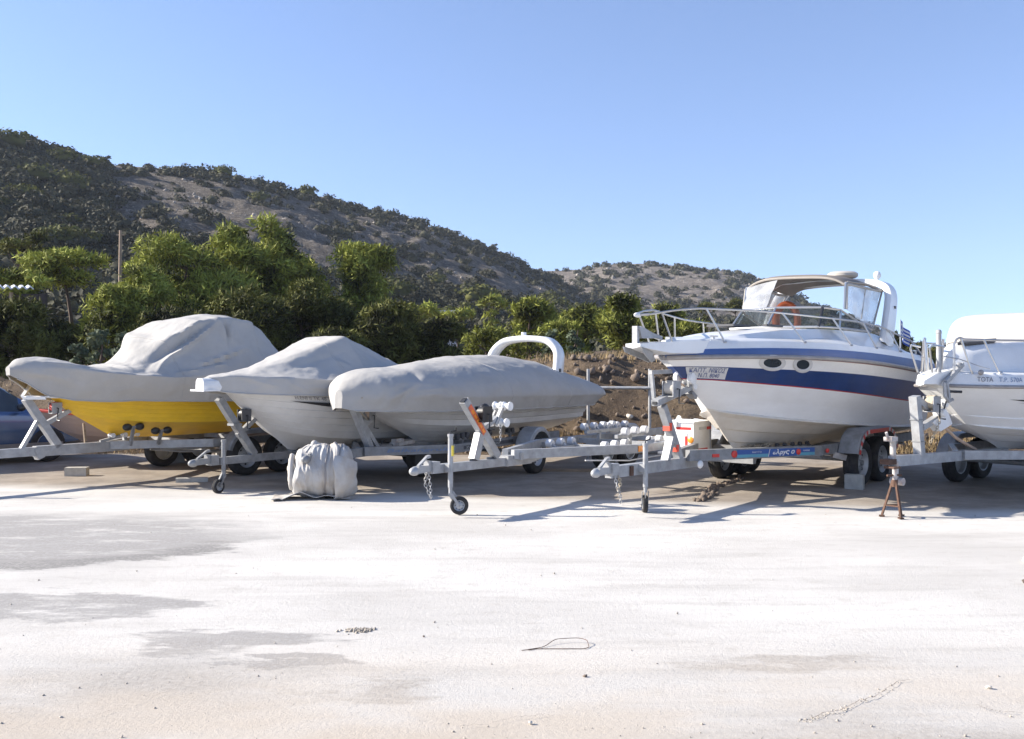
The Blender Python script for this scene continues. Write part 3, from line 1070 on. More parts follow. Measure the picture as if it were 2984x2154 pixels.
for i, c in enumerate(rest):
    V_, F_ = sh_sm[i % 6]
    a = i * 2.1
    R = np.array([[math.cos(a), -math.sin(a), 0], [math.sin(a), math.cos(a), 0], [0, 0, 1]])
    Vs.append((V_ @ R.T) * np.array([c[3] * 1.2, c[3] * 1.2, c[3] * 1.25]) + np.array([c[0], c[1], c[2] - 0.12 * c[3]]))
    Fs.append(F_ + off)
    off += len(V_)
tag(link("hillside_scrub", raw_mesh("hillside_scrub", np.concatenate(Vs), np.concatenate(Fs), SHRUB, False)), "mass of low dark scrub covering the hillsides", "scrub", kind="stuff")


# ------------------------------------------------------------------ rocks and rubble
def rock_arrays(seed, sub=1):
    r = np.random.default_rng(seed)
    import bmesh
    bm = bmesh.new()
    bmesh.ops.create_icosphere(bm, subdivisions=sub, radius=0.5)
    Vv = np.array([v.co[:] for v in bm.verts])
    Ff = np.array([[v.index for v in f.verts] for f in bm.faces])
    bm.free()
    for k in range(3):
        a = r.normal(size=3) * 2.4
        Vv = Vv * (1 + 0.18 * np.sin(Vv @ a * 2 + r.uniform(0, 6)))[:, None]
    Vv = Vv * r.uniform(0.6, 1.1, 3) * np.array([1.1, 1, 0.75])
    for k in range(9):
        nrm = r.normal(size=3)
        nrm /= np.linalg.norm(nrm)
        d = Vv @ nrm - r.uniform(0.2, 0.34)
        Vv = Vv - np.outer(np.maximum(d, 0), nrm)
    return Vv, Ff


rk = [rock_arrays(40 + i, 2) for i in range(8)]
rk1 = [rock_arrays(60 + i, 1) for i in range(8)]


def scatter(name, pts, arrs, matl, label, cat, seed=1):
    r = np.random.default_rng(seed)
    Vs, Fs, off = [], [], 0
    for i, (x, y, z, s) in enumerate(pts):
        V_, F_ = arrs[i % len(arrs)]
        q = r.normal(size=(3, 3))
        Q, _ = np.linalg.qr(q)
        Vs.append((V_ @ Q.T) * s + np.array([x, y, z]))
        Fs.append(F_ + off)
        off += len(V_)
    return tag(link(name, raw_mesh(name, np.concatenate(Vs), np.concatenate(Fs), matl)), label, cat, kind="stuff")


pts = []
for i in range(1500):
    px = rng.uniform(1150, 2020) if rng.random() < 0.75 else rng.uniform(2020, 2850)
    y = rng.uniform(18.9, 23.5)
    x = (px - 1492) / F * y
    s = 0.05 + 0.22 * rng.random()**3.5
    pts.append((x, y, float(base_z(x, y)) + s * 0.12, s))
for i in range(300):
    px = rng.uniform(-200, 1200)
    y = rng.uniform(19.2, 22.5)
    x = (px - 1492) / F * y
    s = 0.04 + 0.14 * rng.random()**3
    pts.append((x, y, float(base_z(x, y)) + s * 0.12, s))
scatter("bank_rubble", pts, rk1, RUBBLE, "loose brown rubble and stones on the earth bank", "rubble", 3)


hp = []
for i in range(5200):
    if i < 3600:
        p = rng.uniform(280, 1760)
        q = rng.random()
        yr1 = float(pchip(HILL_PX, HILL_YR, p))
        y1 = 62 + 30 * float(smooth(200, 1500, p))
        y = y1 + (yr1 - y1) * (0.35 + 0.66 * q)
        z = float(hill_z(p, y))
    else:
        p = rng.uniform(1600, 2300)
        y = 200 + 232 * rng.random()
        z = float(far_z(p, y))
    x = (p - 1492) / F * y
    if vnoise(x, y, 16, 91) < -0.05:
        continue
    s = rng.uniform(0.25, 0.7) * (1 + 2.0 * (rng.random() < 0.12)) * y / 250
    hp.append((x, y, z, s))
scatter("hillside_rocks", hp, rk1[:4], HILLROCK, "pale limestone outcrops and stones scattered over the hillsides", "rocks", 14)


def boulder(px, py, y, s, label, matl, i, sz=(1, 1, 1), name="boulder", group=None, ground=False):
    p = at(px, py, y)
    o = link(name, raw_mesh(name, rk1[(i + 2) % 8][0] * s * np.array(sz), rk1[(i + 2) % 8][1], matl))
    o.location = p
    o.rotation_euler = (0.3 * i, 0.2 * i, 1.1 * i)
    return tag(o, label, "rock", group)


def bz_at(px, y):
    x = (px - 1492) / F * y
    return 1066 - (float(base_z(x, y)) - CAM_H) / y * F


for i, (px, y, s, lab, ml) in enumerate([
        (1505 + 260, 22.0, 0.30, "pale upright stone on top of the earth bank", STONE_W),
        (1835, 19.9, 0.26, "whitish stone on the earth bank left of the winch post", STONE_W),
        (1850, 20.6, 0.34, "brown boulder high on the earth bank left of the winch post", CHUNK),
        (1790, 19.6, 0.34, "dark boulder low on the earth bank above the white rollers", CHUNK),
        (1700, 19.9, 0.36, "dark boulder beside the rounded end of the long boat cover", CHUNK),
        (2035, 20.2, 0.30, "grey brown boulder on the bank under the cruiser's bow", RUBBLE),
        (2690, 19.6, 0.36, "brown boulder on the bank right of the cruiser's stern", RUBBLE),
        (2760, 19.4, 0.30, "dark boulder on the bank behind the right hand winch post", CHUNK)]):
    o = boulder(px, bz_at(px, y) - 3, y, s, lab, ml, i)
    if i == 0:
        o.rotation_euler = (0, 0.25, 0)
        o.scale = (0.55, 0.5, 2.0)
        o.location = at(px, 1084, 22.0)


# dry grass
def blades(n, fn, seed, name, label, hmin, hmax, w, matl=None):
    r = np.random.default_rng(seed)
    V_, F_ = [], []
    for i in range(n):
        x, y = fn(r)
        z = float(base_z(x, y))
        for k in range(5):
            h = r.uniform(hmin, hmax)
            a = r.uniform(0, 6.28)
            bx, by = x + r.normal() * 0.06, y + r.normal() * 0.06
            lx, ly = r.normal(size=2) * h * 0.35
            o = len(V_)
            V_ += [(bx - w * math.cos(a), by - w * math.sin(a), z - 0.02), (bx + w * math.cos(a), by + w * math.sin(a), z - 0.02), (bx + lx, by + ly, z + h)]
            F_.append((o, o + 1, o + 2))
    return tag(link(name, raw_mesh(name, np.array(V_), np.array(F_), matl or DRY)), label, "grass", kind="stuff")


def fg(r):
    px = r.choice([r.uniform(1560, 1900), r.uniform(1200, 2050), r.uniform(2560, 2900), r.uniform(-100, 700)])
    y = r.choice([r.uniform(18.9, 19.6), r.uniform(21.2, 24.5)])
    return (px - 1492) / F * y, y


blades(1900, fg, 5, "dry_grass", "dry yellow grass tufts along the earth bank", 0.06, 0.20, 0.010)

# cracks in the slab
for ci, (pts_, wd) in enumerate([
        ([(2335, 2112), (2400, 2086), (2450, 2078), (2500, 2050), (2552, 2036), (2590, 2008), (2618, 1992), (2680, 1986)], .011),
        ([(1000, 2010), (1060, 1992), (1130, 1975), (1210, 1940), (1330, 1925)], .006),
        ([(210, 2120), (290, 2090), (360, 2066), (470, 2030), (560, 1990)], .006),
        ([(640, 1990), (720, 1960), (810, 1945), (880, 1912)], .005),
        ([(1330, 2125), (1420, 2118), (1500, 2098), (1600, 2090)], .006),
        ([(2840, 2060), (2900, 2080), (2990, 2088)], .006)]):
    rr_ = np.random.default_rng(500 + ci)
    q = np.array(pts_, float)
    tt_ = np.linspace(0, 1, len(q))
    tf_ = np.linspace(0, 1, 60)
    cx_ = np.interp(tf_, tt_, q[:, 0]) + rr_.normal(size=60) * 2.5
    cy_ = np.interp(tf_, tt_, q[:, 1]) + rr_.normal(size=60) * 1.6
    L_, R_ = [], []
    for a_, b_ in zip(cx_, cy_):
        y = 4872 / (b_ - 1066)
        w_ = wd * .6 * rr_.uniform(.2, 1.0) * (1 if 3 < len(L_) < 56 else .2)
        L_.append(((a_ - 1492) / F * y, y - w_ / 2, .016))
        R_.append(((a_ - 1492) / F * y, y + w_ / 2, .016))
    tag(MB().grid([L_, R_]).build("ground_crack", RUBBLE, None, 0), kind="structure", label="thin dark crack running through the pale concrete")

# ------------------------------------------------------------------ thin summer haze
hz_m = bpy.data.materials.new("haze")
hz_m.use_nodes = True
hz_m.node_tree.nodes.remove(hz_m.node_tree.nodes["Principled BSDF"])
pv = _n(hz_m.node_tree, "ShaderNodeVolumePrincipled")
pv.inputs["Density"].default_value = 0.0002
pv.inputs["Color"].default_value = (0.82, 0.89, 1.0, 1)
hz_m.node_tree.links.new(pv.outputs[0], hz_m.node_tree.nodes["Material Output"].inputs["Volume"])
tag(MB().box((0, 150, 35), (2600, 1000, 80)).build("haze", hz_m, None, 0), "thin pale haze hanging in the air", kind="stuff")
# ------------------------------------------------------------------ shared boat pieces


class Hull:
    """three curves (x, half beam, z) sampled at p; near side is -y"""

    def __init__(s, P, rub, chine, keel, flare=0.0, belly=0.0):
        s.P = P
        s.c = [[np.array([k[i] for k in cur], float) for i in range(3)] for cur in (rub, chine, keel)]
        s.flare = flare
        s.belly = belly

    def cur(s, k, p):
        return [float(pchip(s.P, s.c[k][i], p)) for i in range(3)]

    def pt(s, p, w, side=-1, off=0.0):
        """w 0..1 side (chine to rub), -1..0 bottom (keel to chine)"""
        a = s.cur(1, p)
        if w >= 0:
            b = s.cur(0, p)
            q = [a[i] * (1 - w) + b[i] * w for i in range(3)]
            q[1] += -s.flare * (1 - p)**1.5 * min(1, p * 6) * 4 * w * (1 - w) + s.belly * min(1, p * 3) * 4 * w * (1 - w)
        else:
            b = s.cur(2, p)
            q = [a[i] * (1 + w) - b[i] * w for i in range(3)]
            q[1] += 0.03 * 4 * (-w) * (1 + w) * min(1, p * 5)
        return Vector((q[0], side * max(q[1], 0.0) + side * off, q[2]))

    def out(s, p, w, side=-1):
        e = 0.01
        p0 = min(max(p, e), 1 - e)
        du = s.pt(p0 + e, w, side) - s.pt(p0 - e, w, side)
        w0 = min(max(w, e), 1 - e)
        dv = s.pt(p0, w0 + e, side) - s.pt(p0, w0 - e, side)
        n = du.cross(dv)
        n.normalize()
        return n if n.y * side > 0 else -n

    def mesh_into(s, mb, rows, mats_idx, n=48, p1=1.0):
        """rows: list of (w function or number, outward offset); mats_idx per band"""
        ps = [(i / (n - 1))**1.35 * p1 for i in range(n)]
        allrows = {}
        for side in (-1, 1):
            g = []
            for (w, off) in rows:
                g.append([s.pt(p, w(p) if callable(w) else w, side, off * min(1, p * 12)) for p in ps])
            for i in range(len(g) - 1):
                mb.grid([g[i], g[i + 1]], mats_idx[i], flip=(side > 0))
            allrows[side] = g
        # transom
        last = [r[-1] for r in allrows[-1]] + [r[-1] for r in allrows[1]][::-1]
        mb.add(last, [list(range(len(last)))], mats_idx[min(len(mats_idx) - 1, len(rows) // 2)])
        return allrows


def text_mesh(txt, size=1.0, shear=0.0, bold=0.0):
    c = bpy.data.curves.new("t", 'FONT')
    c.body = txt
    c.size = size
    c.shear = shear
    c.offset = bold
    c.align_x = 'LEFT'
    c.resolution_u = 3
    o = bpy.data.objects.new("t", c)
    COL.objects.link(o)
    dg = bpy.context.evaluated_depsgraph_get()
    me = bpy.data.meshes.new_from_object(o.evaluated_get(dg))
    V_ = np.array([v.co[:] for v in me.vertices])
    F_ = [list(p.vertices) for p in me.polygons]
    bpy.data.objects.remove(o)
    bpy.data.curves.remove(c)
    return V_, F_


def text_on(mb, txt, fn, w, h, shear=0.0, bold=0.0, m=0):
    """map text so its box fills (0..w, 0..h) then through fn(u,v)->point, u v in 0..1"""
    V_, F_ = text_mesh(txt, 1.0, shear, bold)
    lo, hi = V_.min(0), V_.max(0)
    u = (V_[:, 0] - lo[0]) / (hi[0] - lo[0])
    v = (V_[:, 1] - lo[1]) / (hi[1] - lo[1])
    mb.add([fn(w[0] + a * (w[1] - w[0]), h[0] + b * (h[1] - h[0])) for a, b in zip(u, v)], F_, m)


class Cover:
    def __init__(s, xs, b, zsk, bsk, zs, zr, ex, tw=None, mix=None, sag=0.0, lin=False):
        s.lin = lin
        s.xs, s.a = xs, [np.array(q, float) for q in (b, zsk, bsk, zs, zr, ex)]
        s.tw, s.mix, s.sag = tw, mix, sag
        s.seams = (xs[0] + (xs[-1] - xs[0]) * .42, xs[0] + (xs[-1] - xs[0]) * .72)

    def build(s, name, matl, n=150, m=64, nskirt=12, folds=(), noise_amp=0.012, seed=0, parent=None, hem=0.02, vfold=0.008, zfold=None):
        xs = np.linspace(s.xs[0], s.xs[-1], n)
        b, zsk, bsk, zs, zr, ex = [pchip(s.xs, q, xs) for q in s.a]
        if s.lin:
            zr = np.interp(xs, s.xs, s.a[4])
            zr[1:-1] = (zr[:-2] + zr[1:-1] + zr[2:]) / 3
        rows = []
        tw = pchip(s.xs, s.tw, xs) if s.tw else None
        mixv = pchip(s.xs, s.mix, xs) if s.mix else np.zeros(n)
        for i in range(n):
            r = []
            tent = None
            if mixv[i] > 0:
                L1 = math.hypot(b[i] - tw[i], zr[i] - zs[i])
                L2 = 2 * tw[i]
                tt_ = np.linspace(0, 2 * L1 + L2, m + 1)
                ty = np.interp(tt_, [0, L1, L1 + L2, 2 * L1 + L2], [-b[i], -tw[i], tw[i], b[i]])
                tz = np.interp(tt_, [0, L1, L1 + L2, 2 * L1 + L2], [zs[i], zr[i], zr[i], zs[i]])
                u1 = np.clip(np.minimum(tt_, 2 * L1 + L2 - tt_) / L1, 0, 1)
                ty = ty * (1 - s.sag * 4 * u1 * (1 - u1))
                uc = np.clip((tt_ - L1) / max(L2, 1e-3), 0, 1)
                tz = tz + (.012 if s.lin else .04) * 4 * uc * (1 - uc)
                for _ in range(1):
                    ty[1:-1] = (ty[:-2] + ty[1:-1] * 2 + ty[2:]) / 4
                    tz[1:-1] = (tz[:-2] + tz[1:-1] * 2 + tz[2:]) / 4
                tent = (ty, tz)
            for k in range(nskirt):
                t = k / nskirt
                r.append((xs[i], -(bsk[i] * (1 - t) + b[i] * t), zsk[i] * (1 - t) + zs[i] * t))
            for k in range(m + 1):
                a = math.pi * k / m
                c_, s_ = math.cos(a), math.sin(a)
                e = 2.0 / ex[i]
                qy, qz = -b[i] * math.copysign(abs(c_)**e, c_), zs[i] + (zr[i] - zs[i]) * abs(s_)**e
                if tent is not None:
                    g_ = mixv[i]
                    qy, qz = qy * (1 - g_) + tent[0][k] * g_, qz * (1 - g_) + tent[1][k] * g_
                r.append((xs[i], qy, qz))
            for k in range(nskirt):
                t = (k + 1) / nskirt
                r.append((xs[i], bsk[i] * t + b[i] * (1 - t), zsk[i] * t + zs[i] * (1 - t)))
            rows.append(r)
        A = np.array(rows)
        du = np.gradient(A, axis=1)
        dv = np.gradient(A, axis=0)
        N = np.cross(dv, du)
        N /= np.linalg.norm(N, axis=2, keepdims=True) + 1e-9
        # make normals point outward
        cen = A.mean(axis=1, keepdims=True)
        cen[:, :, 2] -= 0.3
        flip = ((A - cen) * N).sum(2) < 0
        N[flip] *= -1
        D = np.zeros(A.shape[:2])
        for i in range(A.shape[0]):
            for j in range(A.shape[1]):
                p = A[i, j]
                D[i, j] = noise_amp * fbm((p[0] * 1.1 + seed, p[1] * 1.6, p[2] * 1.6), 4) + noise_amp * 0.4 * fbm((p[0] * 5 + seed, p[1] * 5, p[2] * 5), 2)
                D[i, j] += .016 * max(0, .5 - 2.2 * abs(mn.noise(Vector((p[0] * 1.7 + p[2] * 1.3 + seed, p[1] * 1.1 + seed, p[2] * 2.6 - p[0] * .9)))))
                # hanging skirt ripples
                t = (zs[i] + 0.12 - p[2]) / max(zs[i] - zsk[i] + 0.12, 0.05)
                if t > 0:
                    D[i, j] += vfold * min(t, 1) * math.sin(p[0] * 9 + 2.5 * mn.noise(Vector((p[0] * 1.3 + seed, 0, 3))) + seed)
        for fo in folds:
            p0, p1, wd, amp = fo[:4]
            sd_ = 1 if p0[1] > 0.1 else -1
            p0, p1 = np.array(p0, float), np.array(p1, float)
            d = p1 - p0
            msk = 1 / (1 + np.exp(-np.clip((A[..., 1] * sd_ - .02) / .05, -40, 40)))
            d = d * np.array([1, 0, 1])
            L2 = d @ d
            q = (A - p0) * np.array([1, 0, 1])
            t = np.clip((q @ d) / L2, 0, 1)
            dist = np.linalg.norm(q - t[..., None] * d, axis=2)
            D += amp * msk * np.exp(-(dist / wd)**1.5) * np.sin(np.pi * np.clip(0.1 + 0.8 * t, 0, 1))
        A2 = A + N * D[..., None]
        if zfold is not None:
            A2[..., 2] += zfold(A[..., 0], A[..., 1], A[..., 2])
        mb = MB()
        mb.grid(A2.tolist(), 0)
        # inner face so the sheet has thickness, and closed ends
        B = A2 - N * 0.012
        mb.grid(B.tolist(), 0, flip=True)
        for e, fl in ((0, True), (n - 1, False)):
            ring = A2[e].tolist()
            c = np.mean(A2[e], axis=0)
            o = len(mb.v)
            mb.v.extend([tuple(q) for q in ring] + [tuple(c)])
            for j in range(len(ring) - 1):
                mb.f.append([o + j, o + j + 1, o + len(ring)] if fl else [o + j + 1, o + j, o + len(ring)])
                mb.m.append(0)
            mb.f.append([o + len(ring) - 1, o, o + len(ring)] if fl else [o, o + len(ring) - 1, o + len(ring)])
            mb.m.append(0)
        ra, rb = A2[:, 0].tolist(), B[:, 0].tolist()
        mb.grid([ra, rb], 0)
        ra, rb = A2[:, -1].tolist(), B[:, -1].tolist()
        mb.grid([ra, rb], 0)
        cvr = mb.build(name, matl, parent, angle=60)
        hm = MB()
        for e in (0, -1):
            hm.tube([Vector(q) for q in A2[3:-3, e]], .011, 5)
        hm.build("hem", matl, cvr)
        for sx in s.seams:
            i = int(np.argmin(np.abs(xs - sx)))
            hm = MB()
            hm.tube([Vector(q) for q in A2[i, 1:-1]], .0055, 5)
            hm.build("seam", matl, cvr)
        return cvr, A2


def frame(origin, yaw):
    c, s_ = math.cos(yaw), math.sin(yaw)
    return lambda x, y, z: Vector((origin[0] + c * x - s_ * y, origin[1] + s_ * x + c * y, z))


R = math.radians
# trailer origins (coupling on the ground plane) and headings
T_YEL = ((-6.98 - 0.9, 13.4 - 1.2), R(53))
T_ELE = ((-4.18, 12.9), R(53))
T_RIB = ((-2.95, 11.75), R(62))
T_EMP = ((-1.08, 10.9), R(53.5))
T_CRU = ((0.92, 10.8), R(50))
T_TOT = ((4.33, 11.3), R(40))

# ------------------------------------------------------------------ yellow boat (trailer frame x starts 1.5 m ahead of picture edge)
X0 = 1.5
P6 = [0, .1, .28, .5, .75, 1]
yb = thing("yellow_boat", "yellow hulled boat with a fitted grey cover over its deck on the left trailer", "boat", (*T_YEL[0], 0), T_YEL[1])
hy = Hull(P6,
          [(X0 + .24, 0, 1.60), (X0 + .55, .28, 1.54), (X0 + 1.2, .66, 1.46), (X0 + 2.2, .93, 1.42), (X0 + 3.6, 1.02, 1.40), (X0 + 5.0, .97, 1.40)],
          [(X0 + 1.0, 0, 1.02), (X0 + 1.22, .17, .96), (X0 + 1.8, .50, .88), (X0 + 2.6, .74, .84), (X0 + 3.8, .84, .83), (X0 + 5.0, .84, .83)],
          [(X0 + 1.62, 0, .66), (X0 + 1.75, 0, .64), (X0 + 2.2, 0, .61), (X0 + 2.9, 0, .60), (X0 + 3.9, 0, .60), (X0 + 5.0, 0, .60)], flare=0.08)
mb = MB()
yrows, ym = [(-1, 0)], []
for k in range(1, 3):
    yrows.append((-1 + k / 2, 0)); ym.append(0)
for k in range(9):
    if k:
        yrows.append((k / 9 + 0.002, 0.0)); ym.append(0)
    yrows.append(((k + 1) / 9 - 0.002 if k < 8 else 1, 0.004)); ym.append(0)
hy.mesh_into(mb, yrows, ym, 40)
mb.build("hull", YELLOW, yb, 30)
cv = Cover([X0 + .12, X0 + .28, X0 + .6, X0 + 1.1, X0 + 1.6, X0 + 2.05, X0 + 2.45, X0 + 2.85, X0 + 3.2, X0 + 3.62, X0 + 3.95, X0 + 4.5, X0 + 5.1],
           [.05, .20, .42, .76, .93, 1.02, 1.08, 1.12, 1.14, 1.14, 1.12, 1.08, 1.02],
           [1.57, 1.48, 1.28, 1.195, 1.19, 1.185, 1.17, 1.165, 1.16, 1.16, 1.16, 1.16, 1.2],
           [.04, .12, .24, .52, .74, .88, .97, 1.02, 1.05, 1.06, 1.05, 1.0, .95],
           [1.64, 1.66, 1.66, 1.60, 1.56, 1.53, 1.53, 1.54, 1.55, 1.55, 1.54, 1.5, 1.45],
           [1.68, 1.79, 1.81, 1.70, 1.69, 1.93, 2.27, 2.42, 2.47, 2.43, 2.28, 1.80, 1.62],
           [2.0, 2.2, 2.2, 2.0, 1.9, 2.0, 2.7, 3.4, 3.6, 3.6, 3.0, 2.2, 2.0],
           [.02, .1, .2, .3, .35, .45, .60, .66, .68, .68, .60, .5, .4],
           [0, 0, 0, 0, .35, .8, .95, .95, .95, .95, .95, .6, 0], .07)
fl = []
# tension folds from the frame corner down to the deck edge, near side
for (a, b_, w_, am) in [((2.75, -.7, 2.40), (1.55, -.7, 1.66), .032, .05), ((2.66, -.7, 2.30), (1.42, -.7, 1.68), .03, -.035), ((2.55, -.7, 2.26), (1.30, -.7, 1.70), .03, .035), ((2.45, -.7, 2.22), (1.2, -.7, 1.71), .03, -.03),
                        ((2.95, -.7, 2.42), (1.72, -.7, 1.62), .035, -.045), ((3.02, -.7, 2.40), (1.86, -.7, 1.60), .028, .045), ((3.05, -.7, 2.43), (3.12, -.7, 2.10), .05, .04), ((3.16, -.7, 2.43), (3.13, -.7, 2.02), .03, -.04), ((3.24, -.7, 2.43), (3.2, -.7, 2.1), .03, .03),
                        ((3.45, -.7, 1.98), (2.35, -.7, 1.66), .022, .032), ((3.40, -.7, 1.92), (2.3, -.7, 1.63), .022, -.025), ((3.30, -.7, 1.76), (2.1, -.7, 1.58), .02, .028), ((3.2, -.7, 1.68), (2.4, -.7, 1.56), .018, .02),
                        ((3.75, -.7, 2.44), (3.8, -.7, 2.25), .03, -.025), ((3.9, -.7, 2.44), (3.97, -.7, 2.28), .03, .025), ((4.25, -.7, 2.42), (4.3, -.7, 2.22), .04, -.03), ((4.42, -.7, 2.38), (4.6, -.7, 1.9), .05, .02),
                        ((2.75, .7, 2.40), (1.55, .7, 1.66), .032, .05), ((2.55, .7, 2.26), (1.30, .7, 1.70), .03, .035), ((.35, -.2, 1.76), (1.5, -.7, 1.60), .022, .018), ((.5, -.2, 1.72), (1.9, -.7, 1.57), .018, -.014), ((.2, -.2, 1.64), (.8, -.4, 1.5), .05, .02), ((2.6, -.7, 1.30), (2.63, -.7, 1.17), .02, .015)]:
    fl.append(((a[0] + X0, a[1], a[2]), (b_[0] + X0, b_[1], b_[2]), w_, am * 1.5))
cvo, _ = cv.build("boat_cover", TARP, folds=fl, noise_amp=.022, seed=1.3, n=190, m=80, vfold=.006)
cvo.location = (*T_YEL[0], 0)
cvo.rotation_euler = (0, 0, T_YEL[1])
tag(cvo, "wrinkled grey cover with a tall boxy hump tied over the yellow boat", "boat cover", "fabric covers tied over boats")

# ------------------------------------------------------------------ white fishing boat with lapped planks
wb = thing("fishing_boat", "small white boat with lapped plank lines under a peaked grey cover", "boat", (*T_ELE[0], 0), T_ELE[1])
he = Hull(P6,
          [(.34, 0, 1.47), (.60, .26, 1.43), (1.15, .62, 1.38), (2.0, .85, 1.34), (3.1, .93, 1.33), (4.3, .87, 1.33)],
          [(1.12, 0, .86), (1.26, .16, .80), (1.65, .45, .70), (2.3, .66, .64), (3.3, .76, .62), (4.3, .74, .62)],
          [(1.58, 0, .50), (1.7, 0, .48), (2.0, 0, .45), (2.5, 0, .44), (3.4, 0, .44), (4.3, 0, .44)], flare=-0.02, belly=.05)
mb = MB()
er, em = [(-1, 0)], []
for k in range(1, 3):
    er.append((-1 + k / 2, 0)); em.append(0)
NS = 7
for k in range(NS):
    if k:
        er.append((k / NS + .004, 0.0)); em.append(0)
    er.append(((k + 1) / NS - .004 if k < NS - 1 else 1, .010)); em.append(0)
he.mesh_into(mb, er, em, 40)
mb.build("hull", HULLGREY, wb, 25)
mb = MB()
for sd in (-1, 1):
    mb.tube([he.pt(p, 1.0, sd, .012) for p in np.linspace(0, 1, 30)], .028, 6)
mb.build("rub_rail", WHITE, wb)
# dark pointed stripe
mb = MB()
for sd in (-1, 1):
    top = [he.pt(p, .745, sd, .022) for p in np.linspace(.235, .92, 24)]
    bot = [he.pt(p, .745 - .075 * min(1, (p - .235) * 7), sd, .022) for p in np.linspace(.235, .92, 24)]
    mb.grid([top, bot], 0, flip=(sd > 0))
mb.build("side_stripe", BLACK, wb)
mb = MB()
text_on(mb, "ELENI II TK 48", lambda u, v: he.pt(.262 + u * .125, .79 + v * .072, -1, .024), (0, 1), (0, 1), .25)
mb.build("boat_name", LETTER_GR, wb)
# bow end of the cover, coloured white for the sun on it
mb = MB()
mb.grid([[Vector((x_, y_ * w_, z_)) for y_, z_ in ((-1, 1.385), (-1.05, 1.42), (-.95, 1.50), (-.6, 1.535), (.6, 1.535), (.95, 1.50), (1.05, 1.42), (1, 1.385))] for x_, w_ in ((.10, .085), (.13, .12), (.30, .15), (.44, .17))], 0, closed_u=True)
mb.f.append([len(mb.v) - 32 + k for k in range(8)]); mb.m.append(0)
mb.box((.20, 0, 1.375), (.28, .30, .025))
mb.build("bow_end_piece", WHITE, wb)
cv = Cover([.20, .36, .62, .95, 1.4, 1.85, 2.3, 2.75, 3.3, 3.9, 4.3, 4.4],
           [.08, .20, .38, .62, .80, .90, .95, .99, 1.02, 1.0, .95, .9],
           [1.40, 1.35, 1.325, 1.305, 1.29, 1.27, 1.25, 1.24, 1.24, 1.24, 1.24, 1.26],
           [.07, .19, .37, .62, .80, .89, .94, .98, 1.01, .99, .94, .9],
           [1.52, 1.54, 1.545, 1.53, 1.51, 1.50, 1.49, 1.48, 1.47, 1.46, 1.45, 1.42],
           [1.55, 1.585, 1.60, 1.66, 1.81, 1.965, 2.13, 1.965, 1.78, 1.60, 1.52, 1.46],
           [3.0, 3.0, 2.0, 1.55, 1.45, 1.5, 1.7, 1.6, 1.4, 1.4, 1.6, 1.8],
           [.05, .08, .09, .12, .22, .32, .42, .40, .38, .36, .4, .4],
           [0, 0, 0, .8, 1, 1, 1, 1, 1, 1, .6, 0], .05, True)
fl = [((2.2, -.38, 2.1), (1.0, -.62, 1.58), .06, .015), ((2.3, -.45, 2.08), (2.35, -.95, 1.52), .07, .03), ((2.55, -.4, 2.08), (3.6, -.9, 1.45), .08, .02),
      ((2.1, -.4, 1.9), (1.5, -.75, 1.47), .06, -.015), ((1.9, -.92, 1.37), (1.3, -.8, 1.40), .03, .02), ((2.5, -.96, 1.37), (1.7, -.88, 1.39), .025, .02), ((2.2, .38, 2.1), (1.0, .62, 1.46), .09, .02), ((1.95, -.6, 1.78), (2.15, -.62, 1.66), .03, .03), ((1.5, -.5, 1.78), (.7, -.5, 1.58), .03, .016), ((2.2, -.5, 1.9), (1.1, -.5, 1.60), .03, -.014), ((2.35, -.5, 2.05), (3.4, -.5, 1.55), .03, -.016), ((2.4, -.5, 1.9), (3.0, -.5, 1.52), .03, .016), ((.5, -.3, 1.56), (.9, -.4, 1.42), .025, .014), ((1.0, -.5, 1.5), (1.3, -.5, 1.33), .025, .012)]
cvo, _ = cv.build("boat_cover", TARP2, folds=fl, noise_amp=.016, seed=4.1, n=150, m=70, vfold=.008)
cvo.location = (*T_ELE[0], 0)
cvo.rotation_euler = (0, 0, T_ELE[1])
tag(cvo, "pale grey cover pitched like a tent over the small white boat", "boat cover", "fabric covers tied over boats")

# ------------------------------------------------------------------ inflatable boat under long cover
rb_ = thing("inflatable_boat", "inflatable boat with a ridged pale hull and white roll bar under the long grey cover", "boat", (*T_RIB[0], 0), T_RIB[1])
RX = 1.53
hr = Hull(P6,
          [(RX + .1, 0, 1.20), (RX + .6, .34, 1.17), (RX + 1.4, .64, 1.13), (RX + 2.6, .86, 1.10), (RX + 4.2, .94, 1.08), (RX + 6.0, .92, 1.06)],
          [(RX + .95, 0, .92), (RX + 1.15, .18, .88), (RX + 1.7, .46, .83), (RX + 2.6, .70, .80), (RX + 4.2, .78, .78), (RX + 6.0, .78, .78)],
          [(RX + 1.75, 0, .56), (RX + 1.9, 0, .54), (RX + 2.25, 0, .52), (RX + 2.9, 0, .51), (RX + 4.3, 0, .50), (RX + 6.0, 0, .50)], flare=0.05)
mb = MB()
rr, rm = [(-1, 0)], []
for k in range(6):
    rr.append((-1 + (k + 1) / 6 - .03, .0)); rm.append(0)
    rr.append((-1 + (k + 1) / 6 - .01, .028)); rm.append(0)
rr += [(.28, 0), (.31, .02), (.55, .02), (.58, 0), (1, 0)]
rm += [0, 0, 0, 0, 0]
hr.mesh_into(mb, rr, rm, 40)
mb.build("hull", HULLGREY, rb_, 25)
